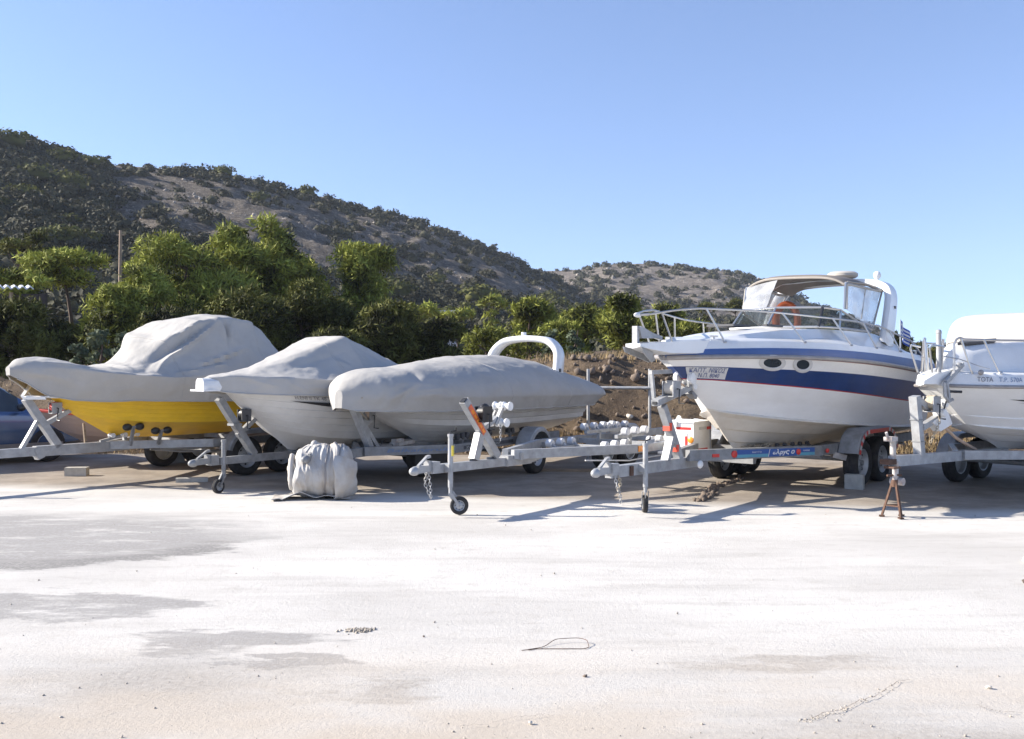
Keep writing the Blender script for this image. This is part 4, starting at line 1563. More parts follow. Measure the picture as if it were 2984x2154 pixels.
# roll bar
fr = RX + 5.15
arch = [(x_, y_ * .86 - .09, z_ - .085 * (z_ > 1.3)) for x_, y_, z_ in [(fr - .35, .80, 1.10), (fr - .2, .80, 1.55), (fr - .06, .77, 1.95), (fr, .64, 2.14), (fr + .02, .42, 2.24), (fr + .02, 0, 2.27), (fr + .02, -.42, 2.24), (fr, -.64, 2.14), (fr - .06, -.77, 1.95), (fr - .2, -.80, 1.55), (fr - .35, -.80, 1.10)]]
tt = np.linspace(0, 1, len(arch))
tf = np.linspace(0, 1, 50)
AR = np.stack([pchip(tt, [a[i] for a in arch], tf) for i in range(3)], 1)
mb = MB()
rows = []
for i in range(50):
    t = AR[min(i + 1, 49)] - AR[max(i - 1, 0)]
    t = Vector(t).normalized()
    ax = Vector((1, 0, 0))
    ax = (ax - t * ax.dot(t)).normalized()
    nx = t.cross(ax)
    p = Vector(AR[i])
    rows.append([p + ax * .13 * a + nx * .055 * b_ for a, b_ in [(-1, -.5), (-.8, -1), (.8, -1), (1, -.5), (1, .5), (.8, 1), (-.8, 1), (-1, .5)]])
mb.grid(rows, 0, closed_u=True)
mb.build("roll_bar", WHITE, rb_, 50)
mb = MB()
mb.cyl((fr + .02, -.02, 2.20), (fr + .02, -.02, 2.30), .05, .045)
mb.build("mast_light", WHITEPL, rb_)
mb = MB()
mb.box((fr - .19, -.78, 1.62), (.06, .13, .06))
mb.box((fr - .22, -.78, 1.50), (.03, .125, .03))
mb.box((fr - .26, -.78, 1.38), (.03, .125, .03))
mb.build("lamp_socket", BLACK, rb_)
cv = Cover([RX - .12, RX + .02, RX + .28, RX + .7, RX + 1.3, RX + 2.1, RX + 3.0, RX + 3.9, RX + 4.7, RX + 5.4, RX + 6.0, RX + 6.4, RX + 6.62],
           [.06, .26, .48, .72, .92, 1.05, 1.12, 1.16, 1.17, 1.16, 1.14, 1.08, .98],
           [1.14, 1.10, 1.09, 1.08, 1.06, 1.04, 1.03, 1.02, 1.01, 1.0, 1.0, 1.01, 1.04],
           [.05, .22, .42, .64, .82, .96, 1.03, 1.07, 1.08, 1.07, 1.0, .88, .66],
           [1.28, 1.30, 1.29, 1.27, 1.26, 1.24, 1.23, 1.22, 1.20, 1.19, 1.18, 1.17, 1.16],
           [1.38, 1.50, 1.61, 1.66, 1.70, 1.78, 1.86, 1.88, 1.81, 1.69, 1.56, 1.48, 1.42],
           [2.3, 2.4, 2.4, 2.3, 2.1, 2.0, 1.9, 1.9, 1.9, 1.95, 2.0, 2.1, 2.2])
fl = [((.30, -.42, 1.55), (.16, -.30, 1.2), .05, .03), ((.42, -.5, 1.52), (.30, -.46, 1.12), .035, .035), ((.55, -.56, 1.48), (.45, -.56, 1.1), .03, -.03), ((.7, -.6, 1.45), (.3, -.5, 1.25), .03, .03),
      ((.9, -.5, 1.62), (1.7, -.55, 1.74), .045, .03), ((.75, -.62, 1.50), (.95, -.5, 1.63), .04, -.03), ((.7, -.70, 1.36), (1.2, -.86, 1.38), .03, .02), ((.7, -.72, 1.30), (1.1, -.86, 1.31), .02, .02),
      ((2.3, -.55, 1.76), (2.7, -.75, 1.66), .06, .02), ((2.6, -.6, 1.78), (3.1, -.85, 1.62), .06, -.02), ((3.0, -.6, 1.8), (3.4, -.85, 1.66), .05, .015), ((2.4, -1.08, 1.3), (2.5, -.9, 1.55), .03, .012), ((3.0, -1.12, 1.2), (3.05, -1.0, 1.5), .02, -.012)]
fl = [((a[0] + RX, a[1], a[2]), (b_[0] + RX, b_[1], b_[2]), w_, am) for a, b_, w_, am in fl]
cvo, _ = cv.build("boat_cover", TARP, folds=fl, noise_amp=.014, seed=8.7, n=200, m=80, vfold=.006)
cvo.location = (*T_RIB[0], 0)
cvo.rotation_euler = (0, 0, T_RIB[1])
tag(cvo, "long rounded grey cover bunched at the bow of the inflatable boat", "boat cover", "fabric covers tied over boats")

# ------------------------------------------------------------------ motor cruiser
U = 1.46
cr = thing("motor_cruiser", "white motor cruiser with navy blue stripes, beige bimini top and radar arch", "boat", (*T_CRU[0], 0), T_CRU[1])
PC = [0, .08, .2, .36, .55, .78, 1]
hc = Hull(PC,
          [(U + .0, 0, 1.80), (U + .45, .40, 1.815), (U + 1.1, .78, 1.82), (U + 2.1, 1.06, 1.805), (U + 3.4, 1.20, 1.76), (U + 4.95, 1.24, 1.67), (U + 6.5, 1.18, 1.56)],
          [(U + 1.05, 0, 1.13), (U + 1.25, .16, 1.09), (U + 1.75, .45, 1.02), (U + 2.55, .74, .94), (U + 3.6, .93, .86), (U + 5.0, 1.04, .77), (U + 6.4, 1.05, .72)],
          [(U + 1.82, 0, .52), (U + 1.97, 0, .50), (U + 2.4, 0, .485), (U + 3.0, 0, .475), (U + 3.9, 0, .47), (U + 5.1, 0, .465), (U + 6.4, 0, .46)], flare=0.10)
bt = lambda p: float(pchip([0, .25, 1], [.84, .80, .79], p))
bb = lambda p: float(pchip([0, .3, 1], [.60, .535, .42], p))
CR_M = [CREAM, HULLWHITE, RED, BLUE, HULLWHITE, RUBGREY]
mb = MB()
rows = [(-1, 0), (-.72, 0), (-.70, .035), (-.42, 0.0), (-.40, .035), (-.12, .02), (-.02, .07), (.0, .05), (.03, .0), (lambda p: bb(p) * .5, 0), (bb, 0), (lambda p: bb(p) + .016, .003),
        (lambda p: (bb(p) + bt(p)) / 2, .003), (bt, .003), (lambda p: bt(p) + .002, 0), (.955, 0), (lambda p: .956, .003), (lambda p: .975, .003)]
mi = [0, 0, 0, 0, 0, 0, 0, 0, 1, 1, 2, 3, 3, 1, 1, 1, 2]
hc.mesh_into(mb, rows, mi, 60)
mb.build("hull", CR_M, cr, 25)
mb = MB()
for sd in (-1, 1):
    pts_ = [hc.pt(p, .992, sd, .008) for p in np.linspace(0, 1, 50)]
    mb.tube(pts_, .03, 8)
mb.build("rub_rail", RUBGREY, cr)
# deck moulding: blue band, white deck edge, side deck, trunk, cockpit
hb = lambda p: float(pchip([0, .2, .6, 1], [.085, .10, .13, .17], p))


def deck_section(p, sd):
    x, b_, z = hc.cur(0, p)
    u = x - U
    h = hb(p)
    tb = float(pchip([0, .5, 1.0, 2.0, 3.2, 4.6, 5.6, 6.7], [.0, .16, .40, .62, .80, .86, .9, .86], u)) * 1.0
    tz = float(pchip([0, .5, 1.2, 2.2, 3.1, 4.7, 5.3, 5.75, 6.7], [2.02, 2.03, 2.10, 2.18, 2.215, 2.20, 2.12, 1.92, 1.84], u))
    ez = z + h + .085
    inner = tb * .86 if u < 3.25 else tb * .86
    fz = tz + .03 if u < 3.15 else 1.45
    r = [(x, max(b_ - .002, 0), z), (x, max(b_ + .004, 0) if b_ > .02 else 0, z + h * .5), (x, max(b_ - .012, 0), z + h), (x, max(b_ - .022, 0), z + h + .006), (x, max(b_ - .05, 0), ez),
         (x, max(b_ * .93 - .06, tb * .99, 0), ez + .035)]
    r.append((x, min(tb, max(b_ - .1, 0)), max(ez + .045, tz - (.13 if u < 3.3 else .05))))
    r.append((x, min(inner, max(b_ - .12, 0)), max(ez + .05, tz)))
    r.append((x, min(inner * .93, max(b_ - .13, 0)), max(ez + .05, tz) if u < 3.15 else 1.5))
    r.append((x, 0, max(ez + .05, fz) if u < 3.15 else 1.45))
    return [Vector((q[0], sd * q[1], q[2])) for q in r]


mb = MB()
psd = np.linspace(0, 1, 70)**1.2
for sd in (-1, 1):
    g = [deck_section(p, sd) for p in psd]
    mb.grid(g, 0, flip=(sd < 0), mfun=lambda i, j: 1 if j < 2 else 0)
lastn = deck_section(1, -1)
lastf = deck_section(1, 1)
mb.add(lastn + lastf[::-1], [list(range(len(lastn) * 2))], 0)
mb.build("deck", [WHITE, BLUE2], cr, 35)
# bow platform
mb = MB()
pl = []
for (x, w_, zt, zb) in [(U - .72, .10, 1.955, 1.90), (U - .55, .15, 1.965, 1.87), (U - .2, .2, 1.985, 1.83), (U + .25, .30, 2.0, 1.83), (U + .6, .38, 2.01, 1.86)]:
    pl.append([Vector((x, -w_, zb + .02)), Vector((x, -w_, zt)), Vector((x, w_, zt)), Vector((x, w_, zb + .02)), Vector((x, 0, zb))])
mb.grid(pl, 0, closed_u=True)
mb.f.append([len(mb.v) - 25 + k for k in range(5)][::-1]); mb.m.append(0)
mb.build("bow_end_piece", WHITE, cr, 40)
# anchor
mb = MB()
mb.bar((U - .60, -.0, 2.11), (U - .10, 0, 2.03), .035, .05)
mb.prism([(U - .66, -.05, 2.14), (U - .62, -.05, 2.16), (U - .15, -.05, 2.03), (U - .60, -.05, 2.02)], (0, .1, 0))
mb.bar((U - .66, 0, 2.16), (U - .66, 0, 1.90), .07, .045, up=(1, 0, 0))
mb.prism([(U - .74, -.13, 1.92), (U - .70, -.13, 1.86), (U - .35, -.03, 1.74), (U - .28, -.03, 1.77), (U - .45, -.10, 1.86)], (0, .02, 0))
mb.prism([(U - .74, .11, 1.92), (U - .70, .11, 1.86), (U - .35, .01, 1.74), (U - .28, .01, 1.77), (U - .45, .08, 1.86)], (0, .02, 0))
mb.ell((U - .52, 0, 1.945), (.14, .14, .035), 14, 6)
an = mb.build("anchor", GALV, cr, 40)
# name plate
mb = MB()


def cr_lab(u, v, off=.012):
    p = .012 + u * .090 + v * .010
    w0, w1 = bb(p) + .03, bt(p) - .012
    return hc.pt(p, w0 + v * (w1 - w0), -1, off)


mb.grid([[cr_lab(u, v) for u in np.linspace(0, 1, 14)] for v in np.linspace(0, 1, 6)], 0)
npl = mb.build("name_plate", PLATE, cr)
mb = MB()
text_on(mb, "ΚΑΠΤ. ΝΙΚΟΣ", lambda u, v: cr_lab(u, v, .02), (.05, .95), (.53, .94), .25, .006)
text_on(mb, "Ν.Π. 8040", lambda u, v: cr_lab(u, v, .02), (.25, .80), (.08, .47), .25, .006)
mb.build("name_lettering", LETTER, npl)
# portholes
for pc, wc, lw in ((.222, .895, .029), (.310, .885, .024)):
    mb = MB()
    ring = []
    for k in range(28):
        a = 2 * math.pi * k / 28
        ring.append((math.cos(a), math.sin(a)))
    f_ = lambda a, b_, o: hc.pt(pc + a * lw - b_ * .004, wc + b_ * .085, -1, o)
    mb.grid([[f_(a * 1.25, b_ * 1.5, .004) for a, b_ in ring], [f_(a * 1.2, b_ * 1.42, .02) for a, b_ in ring], [f_(a * .92, b_ * .95, .022) for a, b_ in ring], [f_(a * .84, b_ * .82, .008) for a, b_ in ring]], 0, closed_u=True)
    po = mb.build("porthole", STEEL if False else PLATE, cr, 30)
    mb = MB()
    mb.add([f_(a * .86, b_ * .84, .010) for a, b_ in ring], [list(range(28))])
    mb.build("pane", CARGLASS, po)
# windscreen
base = {'N2': (5.98, -.84, 2.215), 'N1': (4.82, -.82, 2.235), 'N0': (4.42, -.68, 2.245), 'C': (4.30, .04, 2.255), 'F0': (4.42, .68, 2.245), 'F1': (4.82, .82, 2.235), 'F2': (5.98, .84, 2.215)}
topp = {'N2': (6.02, -.82, 2.235), 'N1': (5.02, -.76, 2.50), 'N0': (4.70, -.62, 2.53), 'C': (4.60, .04, 2.545), 'F0': (4.70, .62, 2.53), 'F1': (5.02, .76, 2.50), 'F2': (6.02, .82, 2.235)}
fm = MB()
order = ['N2', 'N1', 'N0', 'C', 'F0', 'F1', 'F2']
fm.tube([base[k] for k in order], .016, 6)
fm.tube([topp[k] for k in order], .017, 6)
for k in ('N1', 'C', 'F0', 'F1'):
    fm.tube([base[k], topp[k]], .016, 6)
wf = fm.build("windscreen_frame", STEEL, cr)
mb = MB()
mb.tube([base['N0'], topp['N0']], .022, 6)
mb.build("black_mullion", BLACK, wf)
for a, b_ in zip(order[:-1], order[1:]):
    mb = MB()
    q = [Vector(base[a]), Vector(base[b_]), Vector(topp[b_]), Vector(topp[a])]
    n_ = (q[1] - q[0]).cross(q[3] - q[0]).normalized() * .006
    mb.prism(q, n_)
    mb.build("pane", GLASS, wf)
# radar arch
arc = [(6.22, .98, 1.98), (6.38, .97, 2.35), (6.60, .93, 2.75), (6.70, .83, 2.93), (6.72, .6, 3.01), (6.72, 0, 3.04), (6.72, -.6, 3.01), (6.70, -.83, 2.93), (6.60, -.93, 2.75), (6.38, -.97, 2.35), (6.22, -.98, 1.98)]
tt = np.linspace(0, 1, len(arc))
tf = np.linspace(0, 1, 60)
AR = np.stack([pchip(tt, [a[i] for a in arc], tf) for i in range(3)], 1)
rows = []
for i in range(60):
    t = Vector(AR[min(i + 1, 59)] - AR[max(i - 1, 0)]).normalized()
    ax = Vector((1, 0, 0))
    ax = (ax - t * ax.dot(t)).normalized()
    nx = t.cross(ax)
    wd = .125 + .075 * (1 - (AR[i][2] - 1.98) / 1.06)
    p = Vector(AR[i])
    rows.append([p + ax * wd * a + nx * .05 * b_ for a, b_ in [(-1, -.3), (-.85, -1), (.85, -1), (1, -.3), (1, .3), (.85, 1), (-.85, 1), (-1, .3)]])
mb = MB()
mb.grid(rows, 0, closed_u=True)
ar_o = mb.build("radar_arch", WHITE, cr, 50)
mb = MB()
mb.lathe([(.0, 0), (.20, 0), (.235, .03), (.235, .07), (.19, .10), (0, .11)], (6.62, -.16, 3.10), (0, 0, 1), 24)
mb.cyl((6.62, -.16, 3.0), (6.62, -.16, 3.1), .07)
mb.build("radome", CREAMCANVAS, cr)
mb = MB()
mb.cyl((6.76, -.66, 2.98), (6.76, -.66, 3.09), .025)
mb.ell((6.76, -.66, 3.13), (.06, .06, .065), 12, 8)
mb.build("mast_light", WHITEPL, cr)
mb = MB()
mb.box((6.56, -1.0, 2.60), (.06, .03, .04))
mb.build("arch_fitting", DARKGREY, cr)
# bimini
rows = []
for i, x in enumerate(np.linspace(5.12, 6.72, 16)):
    t = i / 15
    r = []
    for k in range(25):
        a = -1 + 2 * k / 24
        y = .76 * math.copysign(abs(a)**.9, a)
        z = 3.06 - .025 * math.sin(t * math.pi) * 0 - .05 * t - .11 * abs(a)**4.5 - .02 * abs(a)**2 + .02 * math.sin(math.pi * t) + .008 * math.sin(9 * t + 3 * a)
        r.append((x + .04 * abs(a)**3, y, z - (.05 if i == 0 else 0)))
    rows.append(r)
mb = MB()
mb.sheet(rows, -.02, 0)
bim = mb.build("bimini_top", CANVAS_DK, cr, 50)
mb = MB()
mb.tube([Vector(p) + Vector((-.012, 0, .0)) for p in rows[0]], .017, 6)
mb.tube([Vector(r[0]) + Vector((0, -.012, .0)) for r in rows], .014, 6)
mb.tube([Vector(r[-1]) + Vector((0, .012, .0)) for r in rows], .014, 6)
mb.build("canvas_hem", CANVAS, bim)
mb = MB()
for sd in (-1, 1):
    mb.tube([(5.14, sd * .78, 2.90), (5.08, sd * .79, 2.52)], .014, 6)
    mb.tube([(6.62, sd * .78, 2.86), (6.05, sd * .84, 2.26)], .012, 6)
    mb.tube([(5.14, sd * .78, 2.90), (6.62, sd * .78, 2.86)], .014, 6)
mb.tube([(6.0, -.76, 2.92), (6.0, -.6, 3.0), (6.0, 0, 3.03), (6.0, .6, 3.0), (6.0, .76, 2.92)], .013, 6)
mb.build("bimini_frame", STEEL, cr)


def quad_sheet(a, b_, c, d, nu, nv, bulge, seed):
    a, b_, c, d = map(Vector, (a, b_, c, d))
    rows = []
    for i in range(nv + 1):
        v = i / nv
        rows.append([(a * (1 - u) + b_ * u) * (1 - v) + (d * (1 - u) + c * u) * v + Vector((.01, bulge, 0)) * (mn.noise(Vector((u * 3 + seed, v * 3, seed)))) for u in np.linspace(0, 1, nu + 1)])
    return rows


for sd in (-1, 1):
    mb = MB()
    mb.sheet(quad_sheet((5.16, sd * .775, 2.89), (6.58, sd * .775, 2.86), (6.02, sd * .84, 2.27), (5.1, sd * .79, 2.52), 10, 8, .05, 3 + sd), .004)
    c_ = mb.build("side_curtain", VINYL, cr)
    mb = MB()
    mb.tube([(5.16, sd * .795, 2.88), (5.1, sd * .81, 2.52)], .02, 6)
    mb.tube([(5.9, sd * .795, 2.88), (5.65, sd * .825, 2.40)], .009, 6)
    mb.tube([(5.16, sd * .795, 2.885), (6.58, sd * .795, 2.855)], .018, 6)
    mb.tube([(6.60, sd * .79, 2.85), (6.02, sd * .86, 2.27)], .014, 6)
    mb.build("curtain_seam", CREAMCANVAS, c_)
# far front curtain quarter
mb = MB()
mb.sheet(quad_sheet((5.14, .76, 2.91), (5.12, .25, 3.0), (4.62, .2, 2.55), (4.72, .62, 2.54), 6, 6, .04, 9), .004)
mb.build("front_curtain", VINYL, cr)
# bow rail
ue = [-.62, -.1, .35, .9, 1.6, 2.6, 3.6, 4.4, 5.0]


def edge_at(u):
    # deck edge half beam and z at distance u from bow
    ps = np.linspace(0, 1, 200)
    xs_ = pchip(PC, [k[0] for k in [(U + .0,), (U + .45,), (U + 1.1,), (U + 2.1,), (U + 3.4,), (U + 5.1,), (U + 6.7,)]], ps)
    p = float(np.interp(U + max(u, 0), xs_, ps))
    x, b_, z = hc.cur(0, p)
    return b_, z + hb(p) + .085


rh = [(-.52, .10, 2.30), (-.05, .26, 2.37), (.35, .36, 2.395), (1.1, .66, 2.385), (2.2, .93, 2.35), (3.2, 1.02, 2.33), (4.3, 1.04, 2.28), (5.2, 1.05, 2.16), (5.9, 1.04, 2.06), (6.15, 1.04, 1.92)]
ut = np.linspace(-.52, 6.15, 60)
rb1 = pchip([q[0] for q in rh], [q[1] for q in rh], ut)
rz1 = pchip([q[0] for q in rh], [q[2] for q in rh], ut)
mb = MB()
for sd in (-1, 1):
    mb.tube([(U + u, sd * b_, z) for u, b_, z in zip(ut, rb1, rz1)], .0125, 6)
mb.tube([(U - .52, -.10, 2.30), (U - .62, 0, 2.29), (U - .52, .10, 2.30)], .0145, 6)
rail = mb.build("bow_rail", STEEL, cr)
for sd in (-1, 1):
    for (ut_, uf) in [(-.35, -.1), (.35, .62), (1.55, 1.85), (2.7, 3.0), (3.7, 3.85), (4.75, 4.8), (5.7, 5.9)]:
        b0 = float(np.interp(ut_, ut, rb1))
        z0 = float(np.interp(ut_, ut, rz1))
        be, ze = edge_at(uf)
        mb = MB()
        be = max(be - .05, .16)
        mb.tube([(U + ut_, sd * b0, z0), (U + uf, sd * be, ze)], .0125, 6)
        mb.ell((U + uf, sd * be, ze), (.03, .03, .018), 8, 4)
        mb.build("stanchion", STEEL, cr)
mb = MB()
mb.ell((U - .62, 0, 2.29), (.07, .03, .03), 10, 6)
mb.build("bow_light", WHITEPL, cr)
# deck fittings
mb = MB()
mb.box((U + 2.0, -.45, 2.235), (.5, .06, .03))
mb.box((U + 2.0, .2, 2.25), (.5, .4, .03))
mb.build("deck_hatch", DARKGREY, cr)
for uu, sz in ((.55, .1), (5.75, .14)):
    be, ze = edge_at(uu)
    mb = MB()
    mb.bar((U + uu - sz, -be + .12, ze + .07), (U + uu + sz, -be + .12, ze + .07), .02, .02)
    mb.cyl((U + uu, -be + .12, ze), (U + uu, -be + .12, ze + .07), .018)
    mb.build("cleat", STEEL, cr)
mb = MB()
be, ze = edge_at(6.2)
mb.box((U + 6.35, -be + .3, ze + .04), (.34, .3, .12))
mb.build("stern_locker", DARKGREY, cr)
mb = MB()
text_on(mb, "2450", lambda u, v: Vector((U + 5.0 + u * .28, -.905, 2.02 + v * .06)), (0, 1), (0, 1))
mb.build("side_lettering", RUBGREY, cr)

# lifebuoy inside the cockpit
mb = MB()
hs = []
for k in range(26):
    a = -math.pi * .30 + (math.pi * 1.6) * k / 25
    hs.append((0, .17 * math.cos(a), .27 * math.sin(a)))
mb.tube(hs, [.06] * 26, 10)
lb = mb.build("lifebuoy", ORANGE)
lb.location = frame(*T_CRU)(6.25, .62, 2.43)
lb.rotation_euler = (0, .15, T_CRU[1] + .55)
tag(lb, "orange horseshoe lifebuoy standing inside the cruiser's windscreen", "lifebuoy")

# flag at the stern
fg_ = thing("flag", "small blue and white striped flag with a cross on a staff at the cruiser's stern", "flag", frame(*T_CRU)(U + 6.5, -.62, 1.85), T_CRU[1] + .3)
mb = MB()
mb.tube([(0, 0, 0), (.05, 0, .62)], .012, 6)
mb.build("flagstaff", STEEL, fg_)


def flag_pt(u, v):
    return Vector((.06 + .34 * u * .8, -.05 * math.sin(u * 7 + v) * u - .10 * u, .50 - .22 * u * .9 + (v - .5) * .26 - .0 * u))


for k in range(9):
    mb = MB()
    mb.sheet([[flag_pt(u, k / 9) for u in np.linspace(0 if k < 4 else .37, 1, 9)], [flag_pt(u, (k + 1) / 9) for u in np.linspace(0 if k < 4 else .37, 1, 9)]], .004)
    mb.build("stripe", FLAGBLUE if k % 2 == 0 else FLAGWHITE, fg_)
mb = MB()
mb.sheet([[flag_pt(u * .37, 4 / 9 + v * 5 / 9) for u in np.linspace(0, 1, 5)] for v in np.linspace(0, 1, 6)], .004)
ca = mb.build("canton", FLAGBLUE, fg_)
mb = MB()
mb.sheet([[flag_pt(u * .37, 4 / 9 + v * 5 / 9) + Vector((0, -.006, 0)) for u in (.40, .60)] for v in np.linspace(0, 1, 6)], .003)
mb.sheet([[flag_pt(u * .37, 4 / 9 + v * 5 / 9) + Vector((0, -.008, 0)) for u in np.linspace(0, 1, 5)] for v in (.40, .60)], .003)
mb.build("cross", FLAGWHITE, ca)

# ------------------------------------------------------------------ right hand boat
tb_ = thing("cabin_boat", "white cabin boat with a cream canvas top at the right edge of the yard", "boat", (*T_TOT[0], 0), T_TOT[1])
UT = 1.05
ht = Hull(PC,
          [(UT, 0, 1.47), (UT + .30, .30, 1.455), (UT + .8, .66, 1.445), (UT + 1.6, .95, 1.44), (UT + 2.8, 1.12, 1.43), (UT + 4.2, 1.16, 1.42), (UT + 5.6, 1.10, 1.42)],
          [(UT + .82, 0, .96), (UT + .95, .12, .93), (UT + 1.35, .40, .89), (UT + 2.0, .68, .85), (UT + 2.9, .88, .80), (UT + 4.2, .95, .78), (UT + 5.6, .95, .78)],
          [(UT + 1.75, 0, .60), (UT + 1.85, 0, .585), (UT + 2.1, 0, .57), (UT + 2.7, 0, .56), (UT + 3.4, 0, .56), (UT + 4.4, 0, .56), (UT + 5.6, 0, .56)], flare=0.04, belly=.03)
mb = MB()
rows = [(-1, 0), (-.62, 0), (-.6, .03), (-.3, 0), (-.28, .03), (-.04, .05), (0, .05), (.03, .01), (.25, .01), (.27, -.008), (.6, 0), (.97, 0)]
ht.mesh_into(mb, rows, [0, 0, 0, 0, 0, 0, 0, 0, 0, 0, 0], 50)
mb.build("hull", [HULLWHITE], tb_, 25)
mb = MB()
for sd in (-1, 1):
    mb.tube([ht.pt(p, .99, sd, .004) for p in np.linspace(0, 1, 40)], .022, 8)
mb.build("rub_rail", RUBGREY, tb_)
mb = MB()
for sd in (-1, 1):
    for (pa, wt, wb2) in ((.175, .70, .655), (.20, .625, .605)):
        ps_ = np.linspace(pa, .97, 20)
        mb.grid([[ht.pt(p, wt, sd, .008) for p in ps_], [ht.pt(p, wt - (wt - wb2) * min(1, (p - pa) * 18), sd, .008) for p in ps_]], 0 if wt > .65 else 1, flip=(sd > 0))
mb.build("side_stripe", [BLACK, RUBGREY], tb_)


def tot_sec(p, sd):
    x, b_, z = ht.cur(0, p)
    u = x - UT
    ez = z + .15
    tb2 = float(pchip([0, .12, .3, .6, 1.2, 2.8, 5.6], [0, .02, .10, .26, .52, .84, .86], u))
    tz = float(pchip([0, .12, .3, .55, 1.0, 2.0, 2.8, 5.6], [1.62, 1.64, 1.80, 1.93, 2.00, 2.03, 2.04, 2.04], u))
    r = [(x, max(b_ - .004, 0), z), (x, max(b_ - .012, 0), z + .02), (x, max(b_ - .03, 0), ez - .02), (x, max(b_ - .05, 0), ez), (x, max(min(b_ * .93 - .05, b_), 0), ez + .012), (x, max(0, min(tb2 + .02, b_ - .08)), ez + .03), (x, max(0, min(tb2 - .05, b_ - .1)), max(ez + .035, tz - .10)),
         (x, max(0, min(tb2 - .14, b_ - .12)), max(ez + .04, tz - .015)), (x, 0, max(ez + .04, tz + .02))]
    return [Vector((q[0], sd * q[1], q[2])) for q in r]


mb = MB()
for sd in (-1, 1):
    mb.grid([tot_sec(p, sd) for p in np.linspace(0, 1, 60)**1.2], 0, flip=(sd < 0))
a_, b_ = tot_sec(1, -1), tot_sec(1, 1)
mb.add(a_ + b_[::-1], [list(range(len(a_) * 2))])
mb.build("deck", WHITE, tb_, 35)
mb = MB()
text_on(mb, "TOTA", lambda u, v: (lambda q: Vector((q[0], -q[1] + .010, q[2])))([*(lambda x, b_, z: (x, b_ + .004, z + .055 + v * .058))(*ht.cur(0, .098 + u * .038))]), (0, 1), (0, 1), 0, .006)
mb.build("boat_name", LETTER_GR, tb_)
mb = MB()
text_on(mb, "T.P. 570A", lambda u, v: (lambda q: Vector((q[0], -q[1] + .010, q[2])))([*(lambda x, b_, z: (x, b_ + .004, z + .055 + v * .055))(*ht.cur(0, .150 + u * .062))]), (0, 1), (0, 1))
mb.build("registration_lettering", LETTER_BL, tb_)
# bow roller, anchor
mb = MB()
pl = []
for (x, w_, zt, zb) in [(UT - .34, .05, 1.52, 1.46), (UT - .16, .10, 1.60, 1.46), (UT + .1, .13, 1.64, 1.42), (UT + .3, .14, 1.67, 1.46)]:
    pl.append([Vector((x, -w_, zb + .02)), Vector((x, -w_, zt)), Vector((x, w_, zt)), Vector((x, w_, zb + .02)), Vector((x, 0, zb))])
mb.grid(pl, 0, closed_u=True)
mb.f.append([len(mb.v) - 20 + k for k in range(5)][::-1]); mb.m.append(0)
mb.build("bow_end_piece", WHITE, tb_, 40)
mb = MB()
mb.bar((UT - .05, -.17, 1.50), (UT + .38, -.17, 1.72), .04, .05)
mb.bar((UT - .05, -.17, 1.50), (UT + .02, -.17, 1.30), .05, .04)
mb.tube([(UT + .12, -.17, 1.29), (UT + .02, -.17, 1.27), (UT - .06, -.17, 1.33), (UT - .08, -.17, 1.5)], .022, 6)
mb.ell((UT + .3, -.17, 1.70), (.06, .04, .04), 10, 6)
mb.build("anchor", GALV, tb_)
# rails
mb = MB()
mb.tube([(UT - .22, -.09, 1.62), (UT - .34, -.12, 1.90), (UT - .30, -.13, 1.95), (UT - .05, -.15, 1.93)], .013, 6)
mb.tube([(UT - .22, .09, 1.62), (UT - .34, .12, 1.90), (UT - .30, .13, 1.95), (UT - .05, .15, 1.93)], .013, 6)
mb.tube([(UT - .02, -.1, 1.66), (UT - .05, -.14, 2.02)], .016, 6)
mb.build("pulpit", STEEL, tb_)
mb = MB()
mb.cyl((UT - .08, -.1, 1.62), (UT - .08, -.1, 2.08), .03)
mb.ell((UT - .08, -.1, 2.10), (.035, .035, .04), 10, 6)
mb.build("bow_light", GALV, tb_)
mb = MB()
for sd in (-1, 1):
    mb.tube([(UT + .16, sd * .17, 1.60), (UT + .14, sd * .18, 1.96), (UT + .16, sd * .20, 2.02), (UT + .20, sd * .22, 2.04), (UT + .26, sd * .25, 2.02), (UT + .7, sd * .50, 2.01), (UT + 1.5, sd * .86, 2.01), (UT + 2.6, sd * 1.02, 2.01), (UT + 4.4, sd * 1.04, 2.0), (UT + 4.5, sd * 1.03, 1.6)], .0145, 6)
    mb.tube([(UT + .21, sd * .23, 2.03), (UT + .36, sd * .30, 1.60)], .013, 6)
    mb.tube([(UT - .05, sd * .12, 1.82), (UT + .2, sd * .22, 1.78), (UT + .5, sd * .36, 1.68), (UT + .6, sd * .40, 1.66)], .006, 5)
mb.build("bow_rail", STEEL, tb_)
for sd in (-1, 1):
    for (u0, u1, b0, b1) in ((.48, .66, .38, .50), (1.4, 1.6, .82, .88), (2.6, 2.8, 1.02, 1.04), (3.6, 3.7, 1.03, 1.06)):
        mb = MB()
        mb.tube([(UT + u0, sd * b0, 2.02), (UT + u1, sd * b1, 1.6)], .013, 6)
        mb.ell((UT + u1, sd * b1, 1.605), (.035, .035, .03), 8, 5)
        mb.build("stanchion", STEEL, tb_)
mb = MB()
mb.prism([(UT + .5, -.05, 1.955), (UT + .95, -.30, 1.985), (UT + 1.15, -.24, 2.02), (UT + .7, .0, 1.99)], (-.008, 0, .03))
mb.build("deck_hatch", DARKGREY, tb_)
mb = MB()
mb.ell((UT + .40, -.385, 1.62), (.06, .025, .035), 14, 6)
mb.build("side_vent", RUBGREY, tb_)
